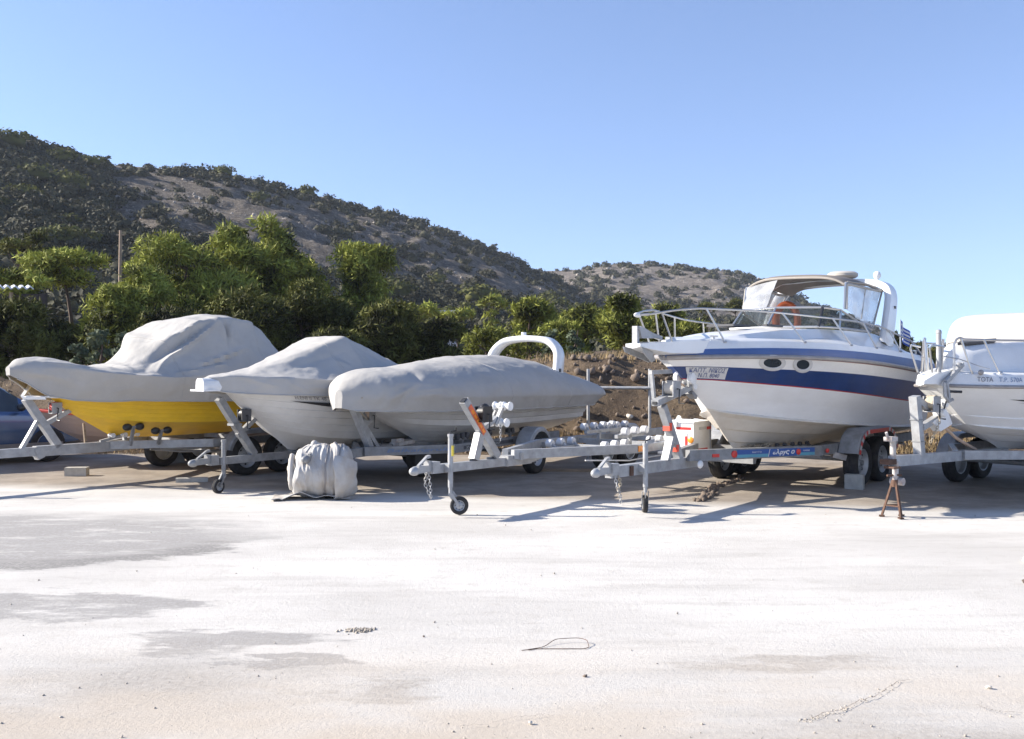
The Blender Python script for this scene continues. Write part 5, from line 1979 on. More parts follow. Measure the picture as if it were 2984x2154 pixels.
# cabin canvas
rows = []
for (x, b_, z0, z1) in [(UT + 1.55, .60, 1.97, 2.02), (UT + 1.65, .66, 1.98, 2.10), (UT + 1.95, .76, 2.0, 2.36), (UT + 2.1, .78, 2.0, 2.41), (UT + 3.0, .84, 2.02, 2.43), (UT + 4.2, .86, 2.03, 2.42), (UT + 5.3, .84, 2.03, 2.36), (UT + 5.5, .8, 2.03, 2.05)]:
    r = []
    for k in range(33):
        a = math.pi * k / 32
        c_, s_ = math.cos(a), math.sin(a)
        r.append((x, -b_ * math.copysign(abs(c_)**.35, c_), z0 + (z1 - z0) * abs(s_)**.35))
    rows.append(r)
mb = MB()
rr2 = np.array(rows)
tq = np.linspace(0, 7, 50)
xs_ = np.stack([[pchip(range(8), rr2[:, k, i], tq) for i in range(3)] for k in range(33)])
mb.grid([[tuple(xs_[k, :, i]) for k in range(33)] for i in range(50)], 0)
mb.build("canvas_top", CREAMCANVAS, tb_, 50)
# ------------------------------------------------------------------ trailers
WHEELS = {}


def wheel(parent, c, r=.31, w=.19, out=-1, jockey=False, hubmat=None):
    """tyre, rim and hub; axis along y, outer face towards out"""
    key = (r, w, out)
    if key not in WHEELS:
        t, ri, hb_ = MB(), MB(), MB()
        prof = [(.60 * r, -.40 * w), (.66 * r, -.46 * w), (.80 * r, -.52 * w), (.93 * r, -.47 * w), (.985 * r, -.36 * w), (1.0 * r, -.30 * w), (.985 * r, -.27 * w), (1.0 * r, -.2 * w), (1.0 * r, -.05 * w), (.985 * r, -.03 * w), (.985 * r, .03 * w), (1.0 * r, .05 * w), (1.0 * r, .2 * w), (.985 * r, .27 * w), (1.0 * r, .30 * w), (.985 * r, .36 * w), (.93 * r, .47 * w), (.80 * r, .52 * w), (.66 * r, .46 * w), (.60 * r, .40 * w)]
        t.lathe(prof, (0, 0, 0), (0, 1, 0), 32)
        o = out
        ri.lathe([(.615 * r, .38 * w * o), (.585 * r, .42 * w * o), (.55 * r, .36 * w * o), (.50 * r, .16 * w * o), (.42 * r, .10 * w * o), (.30 * r, .22 * w * o), (.20 * r, .26 * w * o), (.0, .26 * w * o)], (0, 0, 0), (0, 1, 0), 28)
        ri.lathe([(.615 * r, .36 * w * o), (.60 * r, -.40 * w * o), (.56 * r, -.38 * w * o), (.54 * r, .0), (.0, .05 * w * o)], (0, 0, 0), (0, 1, 0), 28)
        for k in range(8):
            a = 2 * math.pi * k / 8
            p = Vector((.42 * r * math.cos(a), .125 * w * o, .42 * r * math.sin(a)))
            ri.cyl(p, p + Vector((0, .03 * w * o, 0)), .055 * r, None, 8, 1)
        hb_.cyl((0, .24 * w * o, 0), (0, .40 * w * o, 0), .13 * r, .11 * r, 14)
        for k in range(5):
            a = 2 * math.pi * k / 5
            p = Vector((.21 * r * math.cos(a), .24 * w * o, .21 * r * math.sin(a)))
            hb_.cyl(p, p + Vector((0, .07 * w * o, 0)), .03 * r, None, 6)
        WHEELS[key] = (hb_.mesh("wheel_hub", GALV_OLD), t.mesh("tyre", RUBBER, 50), ri.mesh("rim", [RIM, BLACK], 50))
    h, t, ri = WHEELS[key]
    o = link("wheel", h, parent)
    o.location = c
    link("tyre", t, o)
    link("rim", ri, o)
    return o


def chain(name, parent, pts, m, n=10, lr=.018):
    mb = MB()
    P_ = np.array(pts, float)
    tt = np.linspace(0, 1, len(P_))
    tf = np.linspace(0, 1, n + 1)
    Q = np.stack([np.interp(tf, tt, P_[:, i]) for i in range(3)], 1)
    for i in range(n):
        a, b = Vector(Q[i]), Vector(Q[i + 1])
        d = (b - a).normalized()
        s_ = d.orthogonal().normalized()
        if i % 2:
            s_ = d.cross(s_)
        L = (b - a).length * .72
        c = (a + b) / 2
        mb.tube([c + d * L * math.cos(k * math.pi / 4) + s_ * lr * .75 * math.sin(k * math.pi / 4) for k in range(8)], lr * .27, 5, closed=True)
    return mb.build(name, m, parent)


def roller(parent, c, axis, r, L, m, name="roller", spool=False):
    mb = MB()
    a = Vector(axis).normalized()
    if spool:
        mb.lathe([(0, -L / 2), (r, -L / 2), (r * 1.02, -L * .35), (r * .6, -L * .1), (r * .6, L * .1), (r * 1.02, L * .35), (r, L / 2), (0, L / 2)], c, a, 14)
    else:
        mb.lathe([(0, -L / 2), (r * .8, -L / 2), (r, -L * .38), (r, L * .38), (r * .8, L / 2), (0, L / 2)], c, a, 14)
    return mb.build(name, m, parent)


def mudguard(parent, xs, y, r, w, zc, m, flat=False, stripes=False):
    """arched guard over one or two wheels"""
    x0, x1 = min(xs), max(xs)
    pts = []
    for k in range(9):
        a = math.pi * (1 - .5 * k / 8) - .25 * (1 - k / 8)
        pts.append((x0 + r * math.cos(a), zc + r * math.sin(a)))
    for k in range(9):
        a = math.pi * .5 * (1 - k / 8) + .25 * (k / 8)
        pts.append((x1 + r * math.cos(a), zc + r * math.sin(a)))
    mb = MB()
    prof = [(-1, -.05), (-1, 0), (-.92, .012), (.92, .012), (1, 0), (1, -.05)]
    rows = []
    for i, (px_, pz_) in enumerate(pts):
        nx_, nz_ = (px_ - np.clip(px_, x0, x1)), pz_ - zc
        L = math.hypot(nx_, nz_) or 1
        nx_, nz_ = nx_ / L, nz_ / L
        rows.append([(px_ + nx_ * dz, y + w / 2 * s_, pz_ + nz_ * dz) for s_, dz in prof])
    mb.sheet(rows, .008)
    g = mb.build("mudguard", m, parent, 40)
    if stripes:
        for k in range(0, len(pts) - 1, 1):
            mb = MB()
            q = []
            for kk in (k, k + 1):
                px_, pz_ = pts[kk]
                nx_, nz_ = (px_ - np.clip(px_, x0, x1)), pz_ - zc
                L = math.hypot(nx_, nz_) or 1
                q.append((px_ + nx_ / L * .0, pz_ + nz_ / L * .0, nx_ / L, nz_ / L))
            yy = y - w / 2 - .016
            mb.add([(q[0][0] - q[0][2] * .075, yy, q[0][1] - q[0][3] * .055), (q[1][0] - q[1][2] * .075, yy, q[1][1] - q[1][3] * .055), (q[1][0], yy, q[1][1]), (q[0][0], yy, q[0][1])], [(0, 1, 2, 3)])
            mb.build("reflective_tape", REFRED if k % 2 == 0 else REFWHITE, g)
    return g


def coupling(parent, z, m=GALV, x0=0.0):
    mb = MB()
    mb.bar((.02, 0, z + .01), (.34, 0, z + .02), .085, .075)
    mb.ell((.0, 0, z + .0), (.075, .05, .05), 12, 8)
    mb.box((.30, 0, z + .02), (.12, .13, .13))
    c = mb.build("coupling", m, parent, 50)
    c.location.x = x0
    mb = MB()
    mb.bar((.06, 0, z + .05), (.20, 0, z + .14), .035, .022)
    mb.bar((.20, 0, z + .14), (.25, 0, z + .15), .045, .03)
    mb.bar((.22, 0, z + .05), (.22, 0, z + .10), .08, .05, up=(1, 0, 0))
    mb.build("handle", m, c)
    return c


def jockey(parent, x, y, z, gz=0.0, r=.10, top=.35, ang=0.0, m=GALV, wmat=None, handle=True, off=.07):
    mb = MB()
    mb.cyl((x, y, z - .22), (x, y, z + top), .03)
    mb.cyl((x, y, gz + r + .14), (x, y, z - .18), .022, None, 12)
    mb.box((x, y + .03, z), (.09, .09, .09))
    mb.cyl((x, y, z + top), (x, y, z + top + .03), .036)
    jk = mb.build("jockey_post", m, parent, 50)
    ca, sa = math.cos(ang), math.sin(ang)
    mb = MB()
    mb.bar((x, y, gz + r + .15), (x + off * ca, y + off * sa, gz + r), .075, .012, up=(-sa, ca, 0))
    mb.bar((x - .036 * sa, y + .036 * ca, gz + r + .15), (x + off * ca - .036 * sa, y + off * sa + .036 * ca, gz + r), .03, .008, up=(-sa, ca, 0))
    mb.bar((x + .036 * sa, y - .036 * ca, gz + r + .15), (x + off * ca + .036 * sa, y + off * sa - .036 * ca, gz + r), .03, .008, up=(-sa, ca, 0))
    mb.build("fork", m, jk)
    w = wheel(parent, (x + off * ca, y + off * sa, gz + r), r, .06, -1)
    w.name = "jockey_wheel"
    w.rotation_euler = (0, 0, ang)
    if handle:
        mb = MB()
        mb.tube([(x, y, z + top + .03), (x, y, z + top + .055), (x + .10, y, z + top + .065), (x + .10, y, z + top + .10)], .009, 6)
        mb.build("crank", BLACK, jk)
    return jk


def chassis(t, zb, xd, xv0, xv1, tr, xe, m, w=.08, h=.11, arm_dz=.0, cross=(), x0=.25):
    mb = MB()
    mb.bar((x0, 0, zb), (xd, 0, zb), w, h)
    mb.build("drawbar", m, t)
    hw = tr / 2 - .22
    for sd in (-1, 1):
        mb = MB()
        mb.bar((xv0, sd * .05, zb + arm_dz), (xv1, sd * hw, zb + arm_dz), w * .8, h)
        mb.bar((xv1 - .02, sd * hw, zb + arm_dz), (xe, sd * hw, zb + arm_dz), w * .8, h * .98)
        mb.build("side_rail", m, t)
    for cx_ in cross:
        mb = MB()
        mb.bar((cx_, -hw + .03, zb + arm_dz - .01), (cx_, hw - .03, zb + arm_dz - .01), .07, .07)
        mb.build("crossbeam", m, t)
    return hw


def axles(t, xs, tr, r, w, m=GALV_OLD):
    for x in xs:
        mb = MB()
        mb.cyl((x, -tr / 2 + .05, r + .04), (x, tr / 2 - .05, r + .04), .035)
        mb.build("axle", m, t)
        for sd in (-1, 1):
            wheel(t, (x, sd * tr / 2, r), r, w, sd)


def winch(parent, c, m=GALV, strap=STRAPTAN, r=.07, w=.07, drum=GALV):
    x, y, z = c
    mb = MB()
    mb.box((x, y - w / 2 - .012, z), (r * 2.1, .012, r * 2.2))
    mb.box((x, y + w / 2 + .012, z), (r * 2.1, .012, r * 2.2))
    mb.box((x, y, z - r * 1.05), (r * 2.0, w + .03, .012))
    wn_ = mb.build("winch", m, parent)
    mb = MB()
    mb.cyl((x, y - w / 2, z + r * .2), (x, y + w / 2, z + r * .2), r * 1.02, None, 18)
    mb.build("strap_drum", strap, wn_)
    mb = MB()
    mb.tube([(x, y - w / 2 - .02, z), (x, y - w / 2 - .05, z), (x - .02, y - w / 2 - .055, z - .17), (x - .02, y - w / 2 - .13, z - .175)], .009, 6)
    mb.build("crank", BLACK, wn_)
    return wn_


# ---- yellow boat's trailer
t = thing("boat_trailer", "grey galvanised trailer carrying the yellow boat", "trailer", (*T_YEL[0], 0), T_YEL[1], "boat trailers in the yard")
zb = .50
hw = chassis(t, zb, 3.5, 3.1, 4.3, 2.2, 6.7, GALV, .09, .12, .02, (4.3, 5.4, 6.6))
mb = MB()
mb.bar((2.77, .06, zb + .06), (2.74, .06, zb + .36), .03, .03)
mb.build("guide_stake", WOOD, t)
mb = MB()
mb.bar((2.0, 0, zb + .04), (2.06, 0, zb - .10), .12, .10, up=(1, 0, 0))
mb.bar((1.98, 0, zb), (3.4, 0, zb), .11, .145)
mb.build("drawbar_sleeve", GALV, t)
axles(t, (4.72, 5.42), 2.2, .30, .18)
for sd in (-1, 1):
    mudguard(t, (4.72, 5.42), sd * 1.1, .38, .24, .32, GALV_OLD)
coupling(t, zb)
jockey(t, .75, -.10, zb, r=.10)
mb = MB()
mb.bar((2.32, 0, zb + .05), (1.86, 0, 1.24), .11, .10)
mb.bar((1.80, 0, zb + .05), (2.02, 0, .92), .06, .05)
mb.bar((2.10, 0, .86), (2.62, 0, 1.12), .07, .06)
wp = mb.build("winch_post", GALV, t)
mb = MB()
rows = []
for y_, x_ in ((-.24, .16), (-.10, .02), (0, -.04), (.10, .02), (.24, .16)):
    rows.append([(1.86 + x_, y_, 1.23), (1.86 + x_ - .02, y_, 1.27), (1.90 + x_, y_ * 1.05, 1.28)])
mb.sheet(rows, .02)
mb.bar((1.84, .05, 1.27), (2.02, .20, 1.42), .05, .03)
mb.bar((1.84, -.05, 1.27), (2.22, -.26, 1.26), .05, .03)
mb.build("bow_stop", WHITEPL, t)
winch(t, (2.26, -.04, 1.10), GALV, STRAPRED)
mb = MB()
mb.tube([(2.28, -.03, 1.16), (2.6, 0, 1.10), (2.75, 0, 1.03)], .014, 5)
mb.build("winch_strap", STRAPRED, t)
roller(t, (2.60, 0, 1.15), (0, 1, 0), .045, .16, WHITEPL, "bow_roller")
mb = MB()
mb.bar((2.95, -.02, .58), (3.35, -.02, .66), .04, .04)
mb.bar((3.35, -.02, .58), (3.35, -.02, .66), .05, .05, up=(1, 0, 0))
mb.build("keel_support", GALV, t)
for x_ in (3.1, 3.3, 3.5):
    roller(t, (x_, -.08, .665), (0, 1, 0), .035, .10, WHITEPL, "keel_roller", True)
for (x_, y_, z_) in ((3.22, -.36, .80), (3.62, -.46, .73)):
    for dx in (-.10, .10):
        mb = MB()
        mb.ell((x_ + dx, y_ - .10, z_), (.075, .05, .055), 12, 8)
        mb.build("hull_pad", BLACK, t)
    mb = MB()
    mb.bar((x_ - .16, y_ - .10, z_), (x_ + .16, y_ - .10, z_), .03, .03)
    mb.bar((x_, y_ - .10, z_), (x_, y_ - .02, .52), .04, .04, up=(1, 0, 0))
    mb.build("pad_arm", GALV_OLD, t)
mb = MB()
mb.tube([(3.6, -.3, .44), (4.0, -.5, .39), (4.5, -.66, .37), (4.9, -.72, .42), (4.6, -.72, .45), (4.1, -.6, .43), (3.7, -.4, .45)], .02, 6, closed=True)
mb.build("cable_loop", GALV_OLD, t)

# ---- fishing boat's trailer
t = thing("boat_trailer", "old grey trailer with jockey wheel carrying the small white boat", "trailer", (*T_ELE[0], 0), T_ELE[1], "boat trailers in the yard")
zb = .42
hw = chassis(t, zb, 4.9, 1.7, 2.7, 1.8, 4.9, GALV_OLD, .08, .10, .01, (2.7, 3.6, 4.8))
axles(t, (3.45,), 1.8, .28, .17)
for sd in (-1, 1):
    mudguard(t, (3.45,), sd * .9, .36, .22, .30, GALV_OLD)
coupling(t, zb, GALV_OLD)
jockey(t, .42, -.08, zb, r=.095, top=.26, ang=R(190), m=GALV_OLD, off=.10, handle=False)
mb = MB()
mb.bar((.98, 0, zb + .05), (.40, 0, 1.26), .10, .09)
wp = mb.build("winch_post", GALV_OLD, t)
mb = MB()
mb.box((.66, 0, .90), (.14, .14, .03), 0)
mb.bar((.70, 0, .74), (1.02, 0, .98), .06, .06)
mb.bar((.88, 0, .58), (.74, 0, .86), .03, .03)
mb.build("bow_support", GALV_OLD, t)
winch(t, (.78, -.05, 1.02), DARKGREY, BLACK, .075)
roller(t, (1.05, 0, 1.0), (0, 1, 0), .05, .16, BLACK, "bow_roller")
for x_ in (1.75, 2.4, 3.2):
    roller(t, (x_, 0, .47), (0, 1, 0), .04, .14, BLACK, "keel_roller", True)
mb = MB()
for sd in (-1, 1):
    mb.bar((3.0, sd * .42, .44), (3.0, sd * .55, .62), .04, .04)
mb.build("side_support", GALV_OLD, t)

# ---- inflatable's trailer
t = thing("boat_trailer", "grey trailer with a pressed mudguard carrying the inflatable boat", "trailer", (*T_RIB[0], 0), T_RIB[1], "boat trailers in the yard")
zb = .52
hw = chassis(t, zb, 4.0, 1.9, 2.9, 2.2, 6.3, GALV_OLD, .08, .12, .01, (2.9, 4.1, 6.2), x0=1.0)
axles(t, (4.90,), 2.25, .30, .18)
for sd in (-1, 1):
    mudguard(t, (4.90,), sd * 1.125, .40, .26, .32, GALV)
coupling(t, zb, GALV_OLD, .75)
mb = MB()
mb.bar((2.10, 0, zb + .04), (1.62, -.02, 1.26), .09, .085)
mb.bar((2.26, 0, zb + .04), (1.92, 0, .92), .07, .06)
mb.bar((1.90, 0, .86), (2.10, 0, 1.16), .06, .07)
mb.bar((1.98, 0, .90), (2.30, 0, 1.06), .06, .06)
wp = mb.build("winch_post", GALV, t)
winch(t, (2.04, -.04, 1.02), GALV_OLD, STRAPTAN, .06)
roller(t, (2.34, 0, 1.05), (0, 1, 0), .045, .15, BLACK, "bow_roller")
mb = MB()
mb.tube([(1.55, -.28, 1.28), (1.66, -.06, 1.16), (1.98, -.05, .96)], .009, 5)
mb.tube([(1.50, .2, 1.26), (1.64, .03, 1.2), (1.64, .02, 1.1)], .008, 5)
mb.build("tie_rope", ROPE, t)
mb = MB()
mb.bar((2.60, -.06, .58), (3.0, -.06, .60), .16, .05)
mb.box((2.7, -.05, .63), (.2, .08, .05))
mb.build("bow_cradle", RUSTY_GALV, t)
mb = MB()


def vpt(x0, y0, x1, y1, u, z):
    return Vector((x0 + (x1 - x0) * u, y0 + (y1 - y0) * u, z))


hw2 = hw
text_on(mb, "Balkangrullo", lambda u, v: vpt(2.06, -.21 - .0, 2.86, -hw2 - .005, u, .50 + v * .055) + Vector((-.018, -.052, 0)), (0.05, 1), (0, 1), .2, .01)
mb.build("side_lettering", LETTER_BL, t)
mb = MB()
mb.bar((3.1, -hw - .036, .53), (4.6, -hw - .036, .53), .004, .05)
lbp = mb.build("reflective_strip", DARKGREY, t)
mb = MB()
text_on(mb, "Zas annullini  2200", lambda u, v: Vector((3.15 + u * 1.0, -hw - .042, .515 + v * .03)), (0, 1), (0, 1))
mb.build("strip_lettering", REFWHITE, lbp)
for x_, n_ in ((3.6, 3), (4.3, 3), (5.2, 2), (5.7, 2)):
    for k in range(n_):
        roller(t, (x_ + k * .14, -.50, .64), (0, 1, 0), .05, .06, DARKGREY, "side_roller")
mb = MB()
for x_ in (3.74, 4.44, 5.27, 5.77):
    mb.bar((x_ - .16, -.50, .60), (x_ + .16, -.50, .60), .03, .03)
    mb.bar((x_, -.50, .60), (x_, -.50, .50), .04, .04, up=(1, 0, 0))
mb.build("roller_arms", GALV_OLD, t)
mb = MB()
mb.box((3.35, -.2, .30), (.03, .55, .34))
mb.build("mud_flap", BLACK, t)

# ---- empty trailer
t = thing("boat_trailer", "empty galvanised trailer with rows of white rollers and orange tape on its winch post", "trailer", (*T_EMP[0], 0), T_EMP[1], "boat trailers in the yard")
zb = .53
mb = MB()
mb.bar((.25, 0, zb), (2.15, 0, zb - .03), .085, .10)
mb.prism([(2.12, -.05, zb + .02), (2.42, -.05, zb - .0), (2.42, -.05, zb - .03), (2.12, -.05, zb - .08)], (0, .1, 0))
mb.build("drawbar", GALV, t)
for sd in (-1, 1):
    mb = MB()
    mb.bar((1.75, sd * .06, zb + .065), (3.55, sd * .80, zb + .05), .075, .115)
    mb.bar((3.53, sd * .80, zb + .05), (7.6, sd * .80, zb + .03), .075, .11)
    mb.build("side_rail", GALV, t)
mb = MB()
mb.box((1.88, 0, zb - .01), (.5, .16, .13))
mb.box((1.95, 0, zb + .04), (.3, .3, .09))
mb.build("gusset_plate", GALV, t)
for cx_ in (3.6, 4.6, 5.6, 7.5):
    mb = MB()
    mb.bar((cx_, -.77, zb + .03), (cx_, .77, zb + .03), .07, .07)
    mb.build("crossbeam", GALV, t)
axles(t, (5.75, 6.48), 2.05, .30, .18)
for sd in (-1, 1):
    mudguard(t, (5.75, 6.48), sd * 1.03, .38, .24, .33, GALV)
cpl = coupling(t, zb)
jockey(t, .50, -.10, zb, r=.105, top=.36, ang=R(-53.5), off=.10)
mb = MB()
mb.box((.50, -.135, zb + .20), (.035, .008, .12))
mb.build("yellow_label", YELLOWST, t)
chain("safety_chain", t, [(.20, -.03, zb - .03), (.22, -.04, zb - .18), (.24, -.03, zb - .32), (.20, .02, zb - .16), (.22, .02, zb - .02)], GALV, 16, .02)
mb = MB()
mb.bar((1.05, 0, zb + .05), (1.16, 0, .88), .09, .10)
mb.bar((1.50, 0, zb + .05), (.86, 0, 1.29), .085, .10)
wp = mb.build("winch_post", GALV, t)
mb = MB()
mb.bar((1.36, 0, zb - .055), (1.36, 0, zb + .06), .012, .14, up=(1, 0, 0))
mb.bar((1.02, 0, zb - .055), (1.02, 0, zb + .06), .012, .12, up=(1, 0, 0))
mb.bar((1.46, 0, zb - .055), (1.46, 0, zb + .06), .012, .14, up=(1, 0, 0))
mb.build("clamp", GALV_OLD, t)
# orange sticker along the near side of the post
p0, p1 = Vector((.915, -.048, 1.225)), Vector((1.205, -.048, .885))
mb = MB()
n_ = Vector((.76, 0, .65)) * .036
mb.prism([p0 - n_, p1 - n_, p1 + n_, p0 + n_], (0, .002, 0))
stk = mb.build("sticker", STICKRED, wp)
mb = MB()
for k in range(5):
    c_ = p0.lerp(p1, .15 + .17 * k)
    mb.prism([c_ - n_ * .5 + Vector((0, -.003, 0)), c_ - n_ * .5 + Vector((.04, -.003, -.043)), c_ + n_ * .4 + Vector((.04, -.003, -.043)), c_ + n_ * .4 + Vector((0, -.003, 0))], (0, .001, 0))
mb.build("sticker_print", AMBER, stk)
mb = MB()
mb.bar((.862, 0, 1.287), (.852, 0, 1.299), .06, .075)
mb.build("post_socket", BLACK, wp)
winch(t, (1.16, -.06, 1.12), BLACK, BLACK, .085, .10)
mb = MB()
mb.ell((1.18, -.06, 1.15), (.09, .07, .10), 12, 8)
mb.build("winch_cover", BLACK, t)
mb = MB()
mb.bar((1.12, 0, .90), (1.50, 0, 1.06), .06, .05)
mb.bar((1.44, -.02, .98), (1.58, -.02, 1.18), .05, .04)
mb.bar((1.50, .1, 1.0), (1.62, .1, 1.16), .025, .025)
mb.build("bow_stop_arm", GALV, t)
for (x_, z_) in ((1.62, 1.20), (1.55, 1.0)):
    for yy in (-.07, .07):
        roller(t, (x_, yy, z_), (0, 1, 0), .055, .11, WHITEPL, "bow_roller", True)
chain("winch_chain", t, [(1.50, -.06, .97), (1.50, -.06, .88), (1.51, -.05, .78)], GALV, 7, .016)
# roller banks
for (x0, y0, n_, z_, dx) in [(3.75, -.52, 3, .82, .27), (3.40, -.40, 3, .645, .27), (5.0, .52, 3, .80, .27), (4.3, .50, 4, .82, .27), (4.5, -.5, 3, .66, .27), (3.1, .30, 3, .66, .27), (5.6, -.45, 3, .84, .25)]:
    for k in range(n_):
        roller(t, (x0 + dx * k, y0, z_ - .03), (0, 1, 0), .056, .10, ROLLERPL, "roller")
    mb = MB()
    mb.bar((x0 - .1, y0 + (.09 if y0 < 0 else -.09), z_ - .10), (x0 + dx * (n_ - 1) + .1, y0 + (.09 if y0 < 0 else -.09), z_ - .10), .05, .05)
    for k in range(n_):
        mb.bar((x0 + dx * k, y0 + (.09 if y0 < 0 else -.09), z_ - .09), (x0 + dx * k, y0, z_), .03, .04, up=(1, 0, 0))
    mb.bar((x0 + dx, y0 + (.09 if y0 < 0 else -.09), z_ - .1), (x0 + dx, y0 + (.09 if y0 < 0 else -.09), zb + .02), .05, .05, up=(1, 0, 0))
    mb.build("roller_frame", GALV, t)
mb = MB()
mb.box((3.60, -.845, zb + .05), (.13, .012, .075))
mb.build("side_marker", AMBER, t)
mb = MB()
mb.tube([(2.9, -.4, zb - .08), (3.6, -.66, zb - .12), (4.6, -.72, zb - .10), (5.4, -.74, zb - .06)], .010, 5)
mb.build("brake_cable", WHITEPL, t)
mb = MB()
mb.box((4.40, -1.12, .50), (.74, .50, .028))
mb.box((4.56, -.92, zb + .0), (.06, .2, .05))
mb.build("carrier_shelf", WHITEPL, t)

# ---- white box on the trailer shelf
wbx = thing("storage_box", "white box with red and silver reflective tape beside the cruiser's winch post", "box", frame(*T_EMP)(4.42, -1.14, .515), T_EMP[1])
BW, BL, BH = .44, .56, .40
mb = MB()
mb.box((0, 0, BH / 2), (BL, BW, BH))
mb.build("box_body", WHITEPL, wbx, 0)
mb = MB()
mb.box((0, 0, BH + .011), (BL + .03, BW + .03, .02))
mb.build("lid", WHITEPL, wbx, 0)
mb = MB()
mb.box((-BL / 2 - .003, -.07, BH - .075), (.004, .22, .035))
mb.box((.20, -BW / 2 - .003, BH - .085), (.14, .004, .04))
mb.box((-BL / 2 - .003, -.11, .12), (.004, .035, .19))
mb.box((-BL / 2 - .003, .10, .04), (.004, .12, .028))
mb.box((0, -BW / 2 - .003, .03), (.30, .004, .028))
mb.build("red_tape", REFRED, wbx, 0)
mb = MB()
mb.box((.0, -BW / 2 - .003, BH - .08), (.22, .004, .04))
mb.box((-BL / 2 - .0035, -.11, .24), (.003, .035, .04))
mb.build("silver_tape", REFWHITE, wbx, 0)
mb = MB()
mb.lathe([(0, 0), (.045, 0), (.045, .01), (.03, .02), (0, .022)], (-BL / 2 - .002, -.18, .17), (-1, 0, 0), 16)
mb.build("reflector", AMBER, wbx)
mb = MB()
mb.cyl((-.16, .06, BH + .02), (-.16, .06, BH + .06), .045, .04)
mb.ell((-.16, .06, BH + .07), (.03, .03, .025), 10, 6)
mb.build("cap", WHITEPL, wbx)
mb = MB()
mb.bar((-BL / 2 - .02, .05, BH - .06), (-BL / 2 - .02, .05, BH + .02), .05, .03, up=(1, 0, 0))
mb.build("latch", WHITEPL, wbx)
mb = MB()
mb.box((.24, -BW / 2 - .002, .2), (.012, .004, .38))
mb.build("seam", LETTER_BL, wbx)

# ---- cruiser's trailer
t = thing("boat_trailer", "tandem axle trailer with a blue sticker and striped mudguard carrying the motor cruiser", "trailer", (*T_CRU[0], 0), T_CRU[1], "boat trailers in the yard")
zb = .50
mb = MB()
mb.bar((.25, 0, zb + .01), (2.15, 0, zb - .01), .10, .13)
mb.build("drawbar", GALV, t)
for sd in (-1, 1):
    mb = MB()
    mb.bar((1.85, sd * .08, zb + .09), (4.05, sd * .86, zb + .05), .08, .135)
    mb.bar((4.03, sd * .86, zb + .05), (7.7, sd * .86, zb + .05), .08, .13)
    mb.build("side_rail", GALV_OLD, t)
for cx_ in (3.0, 4.2, 5.8, 7.5):
    mb = MB()
    hw = .86 if cx_ > 4 else .86 * (cx_ - 1.85) / 2.2
    mb.bar((cx_, -hw + .04, zb - .02), (cx_, hw - .04, zb - .02), .08, .12)
    mb.build("crossbeam", GALV_OLD, t)
axles(t, (4.95, 5.72), 2.06, .33, .20)
for sd in (-1, 1):
    mudguard(t, (4.95, 5.72), sd * 1.05, .42, .28, .38, GALV_OLD, stripes=(sd < 0))
coupling(t, zb + .02)
jockey(t, .82, -.12, zb + .02, r=.10, top=.26, ang=R(40), m=GALV, off=.06)
mb = MB()
mb.bar((.82, -.12, zb + .31), (.98, -.12, zb + .33), .05, .04)
mb.build("jockey_handle", GALV, t)
chain("safety_chain", t, [(.28, -.06, zb - .03), (.30, -.08, zb - .16), (.36, -.08, zb - .24), (.40, -.06, zb - .34)], GALV, 10, .02)
chain("breakaway_cable", t, [(.36, -.06, zb - .04), (.40, -.06, zb - .12), (.36, -.05, zb - .2)], ROPE, 6, .022)
mb = MB()
mb.box((.62, -.062, zb), (.06, .02, .11))
mb.build("drawbar_bracket", RUST, t)
# winch post: sloping column, white brace, horizontal arm
mb = MB()
mb.bar((1.78, 0, zb + .05), (1.38, 0, 1.22), .09, .09)
mb.bar((1.22, 0, 1.255), (2.02, 0, 1.435), .10, .075)
mb.bar((1.46, 0, zb + .05), (1.60, 0, .86), .10, .06)
wp = mb.build("winch_post", GALV, t)
mb = MB()
mb.box((1.212, 0, 1.253), (.012, .06, .035), 0)
mb.build("arm_socket", BLACK, wp)
for z_, h_ in ((.96, .10), (.69, .09)):
    xq = 1.78 - (z_ - zb - .05) / (1.22 - zb - .05) * .40
    mb = MB()
    mb.box((xq - .050, -.0, z_), (.014, .096, h_))
    mb.box((xq - .028, -.049, z_), (.05, .006, h_ * .95))
    mb.build("red_tape", REFRED_L, wp)
winch(t, (1.50, -.06, 1.42), GALV, CREAMCANVAS, .085, .12)
mb = MB()
mb.bar((1.36, .10, 1.30), (1.30, .10, 1.63), .04, .04)
mb.bar((1.28, .10, 1.62), (1.72, .08, 1.63), .045, .05)
mb.build("winch_guard", GALV, t)
mb = MB()
mb.tube([(1.54, -.06, 1.49), (1.80, -.02, 1.48), (2.0, 0, 1.40)], .012, 5)
mb.build("winch_strap", STRAPTAN, t)
for yy in (-.10, .10):
    roller(t, (1.92, yy, 1.545), (0, 1, 0), .075, .07, WHITEPL, "bow_roller")
roller(t, (2.05, 0, 1.45), (0, 1, 0), .05, .16, WHITEPL, "bow_roller", True)
mb = MB()
mb.bar((1.92, -.06, 1.43), (1.92, -.06, 1.55), .03, .05, up=(1, 0, 0))
mb.bar((2.02, .0, 1.37), (2.14, 0, 1.30), .10, .05)
mb.build("bow_chock", GALV_OLD, t)
# blue sticker on the near V arm
a0, a1 = Vector((1.85, -.08, zb + .09)), Vector((4.05, -.86, zb + .05))
dv = (a1 - a0).normalized()
nv = Vector((dv.y, -dv.x, 0)).normalized()
if nv.y > 0:
    nv = -nv


def arm_pt(s_, h_, off=.0):
    return a0 + dv * s_ + nv * (.04 + off) + Vector((0, 0, h_))


